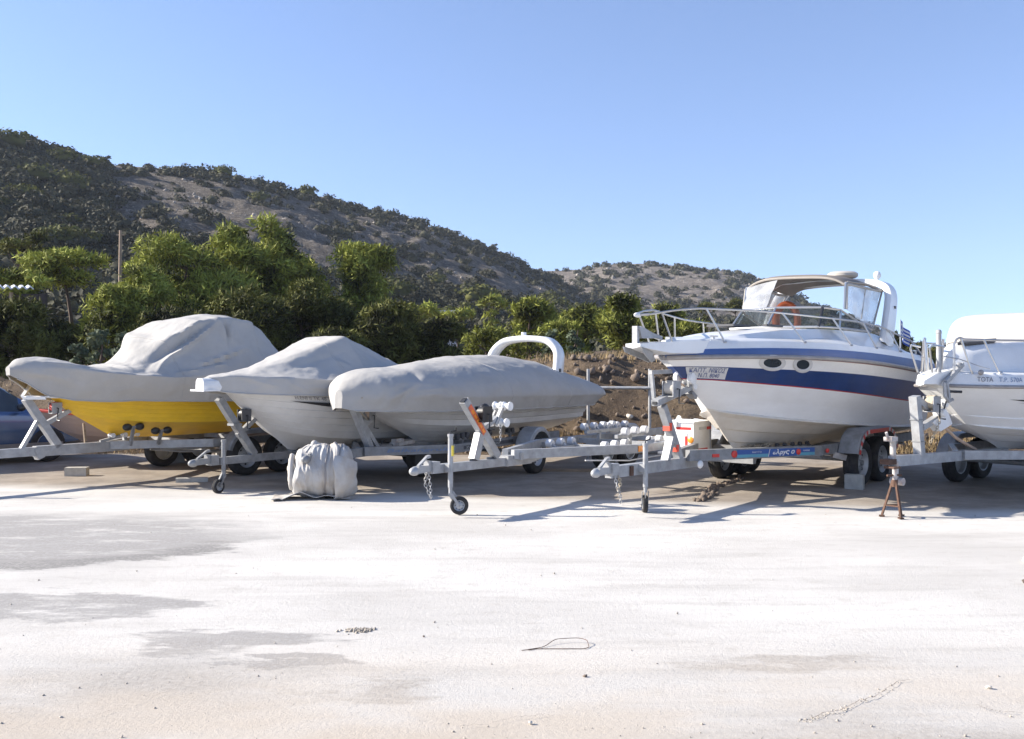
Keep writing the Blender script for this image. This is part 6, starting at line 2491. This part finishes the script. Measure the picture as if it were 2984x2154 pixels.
s0, s1 = .78, 2.18
mb = MB()
mb.add([arm_pt(s0, -.01, .003), arm_pt(s1, -.01, .003), arm_pt(s1, .05, .003), arm_pt(s0, .05, .003)], [(0, 1, 2, 3)], 0)
mb.add([arm_pt(s0, -.05, .003), arm_pt(s1, -.05, .003), arm_pt(s1, -.011, .003), arm_pt(s0, -.011, .003)], [(0, 1, 2, 3)], 1)
mb.add([arm_pt(s0 + .55, -.05, .005), arm_pt(s0 + 1.06, -.05, .005), arm_pt(s0 + 1.06, .048, .005), arm_pt(s0 + .58, .048, .005)], [(0, 1, 2, 3)], 0)
st_ = mb.build("blue_sticker", [STICKBLUE, STICKTEAL], t, 0)
mb = MB()
text_on(mb, "ελpyς ο", lambda u, v: arm_pt(s0 + .62 + u * .40, -.042 + v * .085, .008), (0, 1), (0, 1), .25, .03)
mb.build("sticker_lettering", FLAGWHITE, st_)
mb = MB()
text_on(mb, "ΝΑΥΤΟ", lambda u, v: arm_pt(s0 + .26 + u * .16, .004 + v * .022, .008), (0, 1), (0, 1), .0, .0)
mb.build("sticker_lettering", FLAGWHITE, st_)
mb = MB()
text_on(mb, "MARINE", lambda u, v: arm_pt(s0 + 1.18 + u * .12, .004 + v * .022, .008), (0, 1), (0, 1), .0, .0)
mb.build("sticker_lettering", FLAGWHITE, st_)
mb = MB()
mb.prism([arm_pt(s0 + .535, -.05, .008), arm_pt(s0 + .545, -.05, .008), arm_pt(s0 + .575, .05, .008), arm_pt(s0 + .565, .05, .008)], nv * .001)
mb.build("sticker_line", FLAGWHITE, st_)
for s_, rr_ in ((s0 - .05, .045), (s0 + 1.09, .04), (2.30 + .12, .03)):
    mb = MB()
    mb.lathe([(0, 0), (rr_, 0), (rr_, .012), (rr_ * .7, .018), (0, .02)], arm_pt(s_, .0, .001), nv, 18)
    mb.build("red_reflector", REFRED, t)
mb = MB()
c_ = arm_pt(.42, -.01, .006)
mb.obox(c_, dv * .055, nv * .005, (0, 0, .02))
mb.build("red_reflector", REFRED, t)
mb = MB()
mb.ell((1.95, -.2, zb - .02), (.06, .03, .05), 12, 8)
mb.build("lamp", WHITEPL, t)
# small keel rollers seen under the bow
for k in range(7):
    roller(t, (3.55 + k * .17, -.24 - k * .035, .60), (0, 1, 0), .032, .05, DARKGREY, "keel_roller")
mb = MB()
mb.bar((3.45, -.20, .56), (4.65, -.45, .56), .05, .05)
mb.build("roller_beam", GALV_OLD, t)
mb = MB()
for k in range(40):
    r_ = random.Random(k)
    mb.tube([(3.25 + r_.random() * .5, -.18 + r_.uniform(-.1, .1), .545), (3.3 + r_.random() * .5, -.2 + r_.uniform(-.14, .14), .60 + r_.random() * .05), (3.3 + r_.random() * .6, -.22 + r_.uniform(-.14, .14), .55)], .006, 4)
mb.build("frayed_rope", ROPE, t)
mb = MB()
mb.bar((4.45, -.86, zb - .03), (4.7, -1.0, zb - .10), .06, .08)
mb.build("step_bracket", RUSTY_GALV, t)

# wheel chock block
fr_c = frame(*T_CRU)
o = MB().box((0, 0, .10), (.16, .24, .20)).build("wheel_chock", BLOCK, None, 0)
o.location = fr_c(4.60, -1.12, 0)
o.rotation_euler = (0, 0, T_CRU[1] + .2)
tag(o, "small concrete block chocking the cruiser trailer's near front wheel", "block")

# ---- right hand boat's trailer
t = thing("boat_trailer", "galvanised trailer propped on a rusty stand carrying the cabin boat", "trailer", (*T_TOT[0], 0), T_TOT[1], "boat trailers in the yard")
zb = .58
mb = MB()
mb.bar((.05, 0, zb + .02), (3.0, 0, zb - .04), .085, .12)
mb.build("drawbar", GALV, t)
for sd in (-1, 1):
    mb = MB()
    mb.bar((1.7, sd * .05, zb + .0), (3.0, sd * .74, zb - .03), .07, .11)
    mb.bar((2.98, sd * .74, zb - .03), (6.2, sd * .74, zb - .06), .07, .11)
    mb.build("side_rail", GALV, t)
for cx_ in (3.1, 4.6, 6.1):
    mb = MB()
    mb.bar((cx_, -.71, zb - .08), (cx_, .71, zb - .08), .07, .07)
    mb.build("crossbeam", GALV, t)
axles(t, (3.7, 4.42), 2.0, .30, .18)
for sd in (-1, 1):
    mudguard(t, (3.7, 4.42), sd * 1.0, .38, .24, .32, GALV)
mb = MB()
mb.bar((.70, 0, zb + .05), (.58, 0, 1.34), .10, .10)
mb.bar((.62, 0, 1.30), (.90, 0, 1.18), .08, .08)
mb.bar((.74, 0, .96), (1.10, 0, 1.06), .07, .07)
wp = mb.build("winch_post", GALV, t)
mb = MB()
for z_ in (.80, 1.06):
    mb.box((.70 - (z_ - .63) * .17, 0, z_), (.115, .115, .012))
mb.build("post_clamp", GALV_OLD, t)
winch(t, (.90, -.05, 1.24), GALV, ROPE, .085, .10)
mb = MB()
mb.tube([(1.02, -.14, 1.18), (1.10, -.16, 1.38), (1.12, -.17, 1.40)], .010, 6)
mb.cyl((1.10, -.17, 1.39), (1.20, -.27, 1.385), .016)
mb.build("winch_handle", BLACK, t)
for (x_, z_) in ((1.14, 1.24), (1.10, 1.13)):
    roller(t, (x_, -.05, z_), (0, 1, 0), .055, .14, WHITEPL, "bow_roller")
mb = MB()
mb.prism([(.92, -.05, 1.02), (1.30, -.05, 1.14), (1.42, -.05, .98), (1.12, -.05, .90)], (0, .1, 0))
mb.build("bow_plate", WHITEPL, t)
chain("winch_chain", t, [(1.06, -.07, 1.12), (1.02, -.08, 1.0), (.92, -.07, .88), (.84, -.06, .78)], ROPE, 12, .018)
mb = MB()
mb.tube([(1.1, 0, 1.05), (1.6, 0, .8), (2.2, 0, .6)], .02, 6)
mb.build("keel_strap", STRAPTAN, t)
# jack post on the coupling
mb = MB()
mb.cyl((.05, -.02, .60), (.05, -.02, .86), .034)
mb.box((.0, -.02, .86), (.14, .10, .05))
mb.cyl((-.06, -.02, .86), (-.10, -.02, .94), .016)
mb.cyl((.08, -.04, .36), (.08, -.04, .60), .028)
mb.cyl((.10, -.12, .37), (.10, .03, .37), .045)
jp = mb.build("jockey_post", RUSTY_GALV, t, 50)
mb = MB()
mb.box((-.02, 0, .60), (.16, .12, .06))
mb.box((.06, -.0, .53), (.12, .13, .03))
mb.build("coupling", RUST, t)

# ---- rusty axle stand
js = thing("axle_stand", "rusty three legged stand with a white column propping the right hand trailer", "stand", (4.30, 11.06, 0), .3)
def foot(k, r_, z):
    a = 2 * math.pi * k / 3 + .35
    return Vector((r_ * math.cos(a), r_ * math.sin(a), z))


for k in range(3):
    mb = MB()
    mb.bar(foot(k, .022, .40), foot(k, .135, .01), .028, .014, up=(0, 0, 1))
    mb.box(foot(k, .135, .008), (.06, .045, .016), 2 * math.pi * k / 3 + .35)
    mb.build("leg", RUST, js, 50)
    mb = MB()
    mb.bar(foot(k, .10, .13), foot(k + 1, .10, .13), .02, .014)
    mb.build("brace", RUST, js, 50)
mb = MB()
mb.cyl((0, 0, .34), (0, 0, .42), .034)
mb.build("collar", RUST, js, 50)
mb = MB()
mb.cyl((0, 0, .41), (0, 0, .56), .026)
mb.build("column", RUSTY_GALV, js)
mb = MB()
mb.box((0, 0, .555), (.09, .09, .015))
mb.build("saddle", RUST, js)
mb = MB()
mb.cyl((-.10, 0, .47), (.09, 0, .47), .012)
mb.build("pin", RUST, js)
# ------------------------------------------------------------------ rolled tarpaulin
rng_ = np.random.default_rng(12)
N_, M_ = 120, 96
rows = []
for i in range(N_):
    t_ = i / (N_ - 1)
    x = -.36 + .80 * t_
    r = float(pchip([0, .05, .14, .3, .5, .68, .82, .93, 1], [.17, .255, .29, .315, .33, .335, .315, .24, .05], t_))
    # straps pinch the roll
    pinch = .014 * math.exp(-((x - .10) / .03)**2) + .012 * math.exp(-((x - .27) / .03)**2)
    zc = .335 + .02 * math.sin(3 * t_)
    row = []
    for k in range(M_):
        a = 2 * math.pi * k / M_
        pz = Vector((x * 2.2, math.cos(a) * 1.3, math.sin(a) * 1.3))
        f = .022 * mn.noise(Vector((x * 1.6, math.cos(a) * 1.4, math.sin(a) * 1.4)))
        xw = x + .05 * math.sin(a) + .03 * mn.noise(Vector((math.cos(a) * 2, math.sin(a) * 2, 4)))
        f += .020 * (1 - 2.2 * abs(mn.noise(Vector((xw * 7.5, math.cos(a) * .7, math.sin(a) * .7)))))
        f += .010 * (1 - 2.2 * abs(mn.noise(Vector((xw * 17 + 3, math.cos(a) * 1.3, math.sin(a) * 1.3)))))
        # lengthwise gathers that converge on the ends
        f += .006 * math.sin(a * 9 + 4 * mn.noise(Vector((x * 2, a, 5)))) * (0.35 + 1.5 * abs(t_ - .5))
        rr_ = r + f - pinch
        z = zc + rr_ * math.sin(a) * (1.0 if math.sin(a) > 0 else 1.0)
        z = max(z, .012 + .006 * math.sin(a * 12))
        y = rr_ * math.cos(a)
        row.append((x + .03 * math.sin(a) + .02 * mn.noise(pz), y, z))
    rows.append(row)
bd = thing("tarpaulin_bundle", "rolled bundle of creased off white tarpaulin lying on the concrete", "tarpaulin", at(932, 1452, 12.72) * 1, R(8))
bd.location.z = 0.0
bd.scale = (.93, 1, 1)
mb = MB()
mb.grid(rows, 0, closed_u=True)
mb.add(rows[0], [list(range(M_))])
mb.add(rows[-1], [list(range(M_))[::-1]])
mb.build("tarpaulin", BUNDLE, bd, 70)
# rolled end lip with a dark blob standing in for its shaded hollow
mb = MB()
sp = []
sr_ = []
for i in range(70):
    u = i / 69
    a0_ = .6 + u * 2 * math.pi * 2.1
    rad = .055 + .17 * u
    sp.append((-.37 - .035 * (1 - u) + .012 * mn.noise(Vector((i * .3, 1, 1))), -rad * math.cos(a0_), .33 + rad * math.sin(a0_) * 1.05))
    sr_.append(.036 + .008 * mn.noise(Vector((i * .4, 5, 1))))
mb.tube(sp, sr_, 8)
mb.build("rolled_end", BUNDLE, bd, 70)
mb = MB()
mb.ell((-.40, .0, .33), (.02, .035, .045), 10, 8)
mb.build("hollow_shade", RUST, bd)
# straps
for xs_ in (.10, .27):
    i = int((xs_ + .36) / .80 * (N_ - 1))
    mb = MB()
    cz_ = .335
    ring = [(p[0], p[1] * 1.012, cz_ + (p[2] - cz_) * 1.012) for p in rows[i]]
    mb.tube(ring, .009, 5, closed=True)
    mb.build("tie_cord", RUBGREY, bd)
mb = MB()
mb.ell((-.07, -.02, .69), (.05, .045, .05), 12, 8)
for k in range(9):
    a = k * .7
    mb.tube([(-.07, -.02, .67), (-.07 + .12 * math.cos(a), -.02 + .10 * math.sin(a), .655), (-.07 + .22 * math.cos(a), -.02 + .2 * math.sin(a), .60)], [.022, .018, .008], 6)
mb.build("knot", BUNDLE, bd, 70)
# loose flap on the ground
fl_rows = []
for i in range(30):
    u = i / 29
    row = []
    for k in range(22):
        v = k / 21
        x = -.62 + 1.05 * u
        y0_, y1_ = -.36 + .10 * math.sin(u * 3) + .03 * mn.noise(Vector((u * 5, 1, 1))), .12
        y = y0_ + (y1_ - y0_) * v
        h = .016 + .05 * abs(mn.noise(Vector((x * 4, y * 6, 3)))) * (1 - .3 * v) + .06 * max(0, 1 - abs(u - .34) * 5) * (1 - v) * 1.2 + .03 * (1 if u < .12 else 0) * mn.noise(Vector((x * 9, y * 7, 1)))
        row.append((x + .03 * mn.noise(Vector((x * 3, y * 3, 8))), y, max(h, .012)))
    fl_rows.append(row)
mb = MB()
mb.sheet(fl_rows, .008)
mb.build("loose_flap", BUNDLE, bd, 70)
fl_rows = []
for i in range(24):
    u = i / 23
    row = []
    for k in range(20):
        v = k / 19
        a = -1.35 + 2.0 * v
        x = .22 + .30 * u
        r = (.40 - .17 * u**2) * (1 + .05 * mn.noise(Vector((u * 4, v * 5, 2))))
        row.append((x + .03 * mn.noise(Vector((u * 3, v * 4, 6))), -.10 - r * math.cos(a) * .9, max(.33 + r * math.sin(a), .012 + .01 * u)))
    fl_rows.append(row)
mb = MB()
mb.sheet(fl_rows, -.008)
mb.build("outer_wrap", BUNDLE, bd, 70)

# ------------------------------------------------------------------ car at the left edge
CY = 17.5
car = thing("parked_car", "silver blue saloon car parked behind the yellow boat's winch post", "car", (-11.16, 15.45, 0), R(48))


def car_sec(x):
    """half sections along x (0 tail .. 4.3 nose)"""
    zb_ = float(pchip([0, .3, .9, 3.4, 4.0, 4.3], [.42, .30, .24, .24, .26, .40], x))
    zbelt = float(pchip([0, .2, .9, 2.0, 3.1, 3.9, 4.2, 4.3], [.80, .90, .94, .92, .88, .80, .68, .60], x))
    ztop = float(pchip([0, .75, 1.2, 1.6, 2.0, 2.6, 3.0, 3.35, 3.9, 4.3], [.82, .96, 1.22, 1.38, 1.42, 1.40, 1.18, .92, .82, .62], x))
    hw_ = float(pchip([0, .2, .8, 2.2, 3.5, 4.1, 4.3], [.62, .76, .84, .86, .84, .74, .58], x))
    up = max(ztop - zbelt, .01)
    return zb_, zbelt, ztop, hw_, hw_ - .30 * up / .5


xs_ = np.linspace(0, 4.3, 60)
mb = MB()
g = []
for x in xs_:
    zb_, zbelt, ztop, hw_, ht_ = car_sec(x)
    half = [(0, zb_), (hw_ * .85, zb_), (hw_ * .97, zb_ + .08), (hw_, (zb_ + zbelt) / 2), (hw_ * .985, zbelt - .06), (hw_ * .95, zbelt), (hw_ * .93, zbelt + .012), (ht_, zbelt + (ztop - zbelt) * .86), (ht_ * .86, ztop - .015), (0, ztop)]
    g.append([(x, -y, z) for y, z in half] + [(x, y, z) for y, z in half[::-1][1:-1]])


def car_m(i, j):
    x = (xs_[i] + xs_[min(i + 1, 59)]) / 2
    n = len(g[0])
    jj = j if j < 9 else n - 1 - j
    zb_, zbelt, ztop, hw_, ht_ = car_sec(x)
    if jj == 6 and ztop - zbelt > .18 and abs(x - 2.0) > .045 and 1.02 < x < 3.0:
        return 1
    if jj >= 8 - 1 and jj <= 8 and (0.85 < x < 1.45 or 2.65 < x < 3.3):
        return 1
    if jj <= 1:
        return 2
    return 0


mb.grid(g, 0, closed_u=True, mfun=car_m)
mb.add(g[0], [list(range(len(g[0])))], 0)
mb.add(g[-1], [list(range(len(g[0])))[::-1]], 0)
mb.build("car_body", [CARPAINT, CARGLASS, CARTRIM], car, 35)
for sd in (-1, 1):
    for xw in (.80, 3.45):
        w_ = wheel(car, (xw, sd * .76, .31), .31, .19, sd)
    for xh in (1.25, 2.15):
        mb = MB()
        mb.ell((xh, sd * .865, .80), (.09, .02, .03), 12, 6)
        mb.build("door_handle", BLACK, car)
    mb = MB()
    mb.ell((2.95, sd * .95, .98), (.07, .11, .07), 12, 8)
    mb.bar((2.98, sd * .84, .95), (2.95, sd * .95, .96), .03, .05)
    mb.build("wing_mirror", BLACK, car)
    mb = MB()
    mb.box((2.2, sd * .875, .30), (3.0, .02, .10))
    mb.build("sill_trim", CARTRIM, car)
    mb = MB()
    mb.ell((4.15, sd * .52, .60), (.12, .16, .08), 12, 8)
    mb.build("headlight", REFWHITE, car)
    mb = MB()
    mb.ell((.08, sd * .58, .72), (.08, .12, .10), 12, 8)
    mb.build("tail_light", REFRED, car)

# ------------------------------------------------------------------ small dinghy behind the yellow boat
T_D = ((-8.0, 16.3), R(30))
dg_ = thing("dinghy", "small faded pinkish open boat resting on blocks behind the yellow boat's trailer", "boat", (*T_D[0], -.10), T_D[1])
hd = Hull([0, .15, .4, .7, 1],
          [(0, 0, 1.08), (.5, .40, 1.02), (1.5, .68, .96), (2.8, .75, .94), (4.0, .66, .96)],
          [(.45, 0, .72), (.8, .26, .64), (1.6, .50, .58), (2.8, .58, .56), (4.0, .54, .58)],
          [(1.0, 0, .42), (1.2, 0, .40), (1.8, 0, .38), (2.8, 0, .38), (4.0, 0, .40)], belly=.03)
mb = MB()
hd.mesh_into(mb, [(-1, 0), (-.5, 0), (0, 0), (.2, 0), (.21, .012), (.5, .004), (.51, .014), (.75, .006), (.76, .014), (1, 0)], [0] * 9, 30)
inner = []
for p in np.linspace(0, 1, 24):
    a_, b_ = hd.pt(p, .985, -1), hd.pt(p, .985, 1)
    inner.append([a_, a_ * .5 + b_ * .5 + Vector((0, 0, -.35 * min(1, p * 5))), b_])
mb.grid(inner, 0, flip=True)
mb.build("hull", PINK, dg_, 30)
mb = MB()
for sd in (-1, 1):
    mb.tube([hd.pt(p, 1, sd, .01) for p in np.linspace(0, 1, 26)], .026, 6)
mb.build("gunwale", STRAPRED, dg_)
for x_ in (2.35, 3.2):
    o = MB().box((0, 0, .14), (.2, .5, .28)).build("support_block", BLOCK, None, 0)
    o.location = frame(*T_D)(x_, 0, 0)
    o.rotation_euler = (0, 0, T_D[1])
    tag(o, "concrete block under the dinghy's " + ("bow end" if x_ < 3 else "stern end"), "block")

# ------------------------------------------------------------------ fence posts and rail
pm = GALV


def post(px, ptop, y, h, label, r=.03):
    p = at(px, ptop, y)
    b = float(base_z(p.x, p.y)) - .1
    o = MB().cyl((0, 0, 0), (0, 0, max(p.z - b, .3)), r, None, 10).build("fence_post", pm)
    o.location = (p.x, p.y, b)
    tag(o, label, "post", "metal posts of the yard fence")


post(1714, 1075, 19.6, 1, "leaning steel fence post by the rounded end of the long boat cover", .032)
post(1712, 1225, 17.4, 1, "steel post rising behind the white trailer rollers", .022)
post(1893, 1075, 19.3, 1, "steel fence post just left of the cruiser's winch", .03)
a_, b_ = at(1716, 1130, 19.55), at(1900, 1131, 19.25)
o = MB().cyl((0, 0, 0), b_ - a_, .032, None, 10).build("fence_rail", pm)
o.location = a_
tag(o, "horizontal steel pipe rail between two fence posts", "rail")

# concrete block and planks
o = MB().box((0, 0, .065), (.32, .17, .13)).build("concrete_block", BLOCK, None, 0)
p = at(225, 1386, 4872 / (1386 - 1066))
o.location = (p.x, p.y, 0)
o.rotation_euler = (0, 0, .12)
tag(o, "loose concrete block lying under the yellow boat's drawbar", "block")
o = MB().box((0, 0, .022), (1.15, .2, .044)).build("wooden_plank", WOOD, None, 0)
p = at(1665, 1374, 4872 / (1374 - 1066))
o.location = (p.x, p.y, 0)
o.rotation_euler = (0, 0, -.12)
tag(o, "grey wooden plank lying on the ground behind the empty trailer", "plank")
o = MB().box((0, 0, .03), (.45, .16, .06)).build("wooden_plank", BLOCK, None, 0)
p = at(560, 1398, 14.4)
o.location = (p.x, p.y, 0)
o.rotation_euler = (0, 0, .3)
tag(o, "short pale board by the small white boat's jockey wheel", "plank")

# broken strip of concrete between slabs
rg = np.random.default_rng(77)
pts = []
for i in range(150):
    u = rg.random()
    px = 2030 + 120 * u + 14 * math.sin(u * 9) + rg.normal() * 5
    py = 1462 - 72 * u
    y = 4872 / (py - 1066)
    s_ = rg.uniform(.05, .13) * (1.25 - .4 * u)
    pts.append(((px - 1492) / F * y, y + rg.normal() * .04, .0 + s_ * .12, s_))
scatter("broken_concrete", pts, rk1, CHUNK, "dark broken concrete strip crumbling between two slabs", "rubble", 8)
# crust ridge bottom right
pts = []
for i in range(420):
    u = rg.random()
    px = 2330 + 290 * u + rg.normal() * 12
    py = 2105 - 112 * u**1.3 + rg.normal() * 4
    y = 4872 / (py - 1066)
    s_ = rg.uniform(.008, .026)
    pts.append(((px - 1492) / F * y, y, .0, s_))
for i in range(160):
    px, py = 1065 - 40 * rg.random() - 20 + 40 * rg.random(), 1838 + rg.normal() * 3
    y = 4872 / (py - 1066)
    pts.append(((px - 1492) / F * y + rg.normal() * .03, y, .004, rg.uniform(.01, .035)))
scatter("crumbled_crust", pts, rk1, PEBBLE, "crumbled crust of broken concrete on the yard", "rubble", 9)
# pebbles
pts = []
for i in range(1500):
    y = 4.0 + 8 * rg.random()**1.7
    px = rg.uniform(-60, 3040)
    dens = .35 + .5 * (y < 5.6)
    if rg.random() > dens:
        continue
    s_ = rg.choice([rg.uniform(.005, .012), rg.uniform(.008, .026)], p=[.85, .15])
    pts.append(((px - 1492) / F * y, y, s_ * .2, s_))
scatter("gravel", pts, rk1, PEBBLE, "scattered small gravel on the pale yard", "gravel", 10)
for i, (px, py, s_, lab, ml) in enumerate([
        (1545, 2112, .036, "small cream stone nearest the camera", STONE_W),
        (1706, 1974, .030, "small brown stone on the pale ground right of the wire loop", CHUNK),
        (2880, 2008, .034, "small pale stone at the lower right of the yard", STONE_W),
        (1235, 1857, .022, "tiny dark stone left of the wire loop", CHUNK)]):
    y = 4872 / (py - 1066)
    o = link("stone", raw_mesh("stone", rk[i][0] * s_, rk[i][1], ml))
    o.location = ((px - 1492) / F * y, y, s_ * .3)
    tag(o, lab, "stone")
# things half out of the picture on the right
for (px, py, s_, lab, ml, k) in ((2984, 1700, .05, "dark stone half out of the picture at the right edge", CHUNK, 4), (2988, 1640, .10, "whitish stone half out of the picture at the right edge", STONE_W, 5)):
    y = 4872 / (py - 1066)
    o = link("stone", raw_mesh("stone", rk[k][0] * s_, rk[k][1], ml))
    o.location = ((px - 1492) / F * y, y, s_ * .3)
    tag(o, lab, "stone")

# wire loop
wp_ = [(1520, 1898), (1580, 1888), (1625, 1874), (1680, 1871), (1710, 1878), (1716, 1887), (1695, 1893), (1640, 1893), (1570, 1893), (1540, 1897)]
pw = []
for k, (px, py) in enumerate(wp_):
    y = 4872 / (py - 1066)
    pw.append(Vector(((px - 1492) / F * y, y, .006 + (.02 if 1 < k < 5 else 0))))
tt = np.linspace(0, 1, len(pw))
tf = np.linspace(0, 1, 60)
PW = [Vector([float(pchip(tt, [q[i] for q in pw], f_)) for i in range(3)]) for f_ in tf]
o = MB().tube(PW, .0022, 6).build("wire_loop", RUST)
tag(o, "thin bent loop of rusty wire lying on the pale ground", "wire")

# ------------------------------------------------------------------ shed, house, pole
y = 30.0
sh = thing("shed", "shed with a corrugated roof edge under the pines at the left", "shed", (0, 0, 0))
z0 = at(0, 832, y).z
xr = at(98, 832, y).x
mb = MB()
rows = []
for i in range(2):
    rows.append([(xr - 5.5 + 5.5 * k / 110 - i * .65, y + i * 1.2, z0 - .10 + .10 * (1 - k / 110) + i * .15 + .04 * math.sin(k * 1.35)) for k in range(111)])
mb.sheet(rows, -.03)
mb.build("roof_sheet", SHEET, sh, 40)
for xx_ in (xr - .8, xr - 3.0):
    gz = float(base_z(xx_, y + .2))
    mb = MB()
    mb.cyl((xx_, y + .25, gz - .2), (xx_, y + .25, z0 - .2), .06)
    mb.build("post", POLEWOOD, sh)
mb = MB()
gz = float(base_z(xr - 2.8, y + 3.5))
mb.box((xr - 3.4, y + 3.6, (gz + z0) / 2), (4.2, .15, z0 - gz))
mb.build("back_wall", SHADEWALL, sh)

y = 84.0
hs_ = thing("house", "small white flat roofed house among the pines on the slope", "house", (0, 0, 0))
c = at(1305, 935, y)
gz = ground_z(c.x, y) - .3
ztop = at(1305, 909, y).z
mb = MB()
mb.box((c.x + .1, y + 1.5, (gz + ztop) / 2), (1.25, 3.0, ztop - gz))
mb.build("wall", HOUSEWALL, hs_, 0)
mb = MB()
mb.box((c.x, y + 1.5, ztop + .06), (1.7, 3.5, .12))
mb.build("roof", HOUSEWALL, hs_, 0)
mb = MB()
mb.box((c.x + .25, y - .01, ztop - .55), (.35, .05, .45))
mb.build("window", CARGLASS, hs_, 0)

y = 40.0
p = at(348, 672, y)
gz = ground_z(p.x, y) - .2
up = thing("utility_pole", "bare wooden utility pole standing among the left pines", "pole", (p.x, y, gz))
mb = MB()
mb.tube([(0.0, 0, 0), (.03, 0, (p.z - gz) * .5), (.06, 0, p.z - gz)], [.085, .075, .06], 10)
mb.build("pole_shaft", POLEWOOD, up)
mb = MB()
mb.bar((-.12, 0, p.z - gz - .18), (.22, 0, p.z - gz - .18), .04, .04)
mb.build("crossarm", POLEWOOD, up)
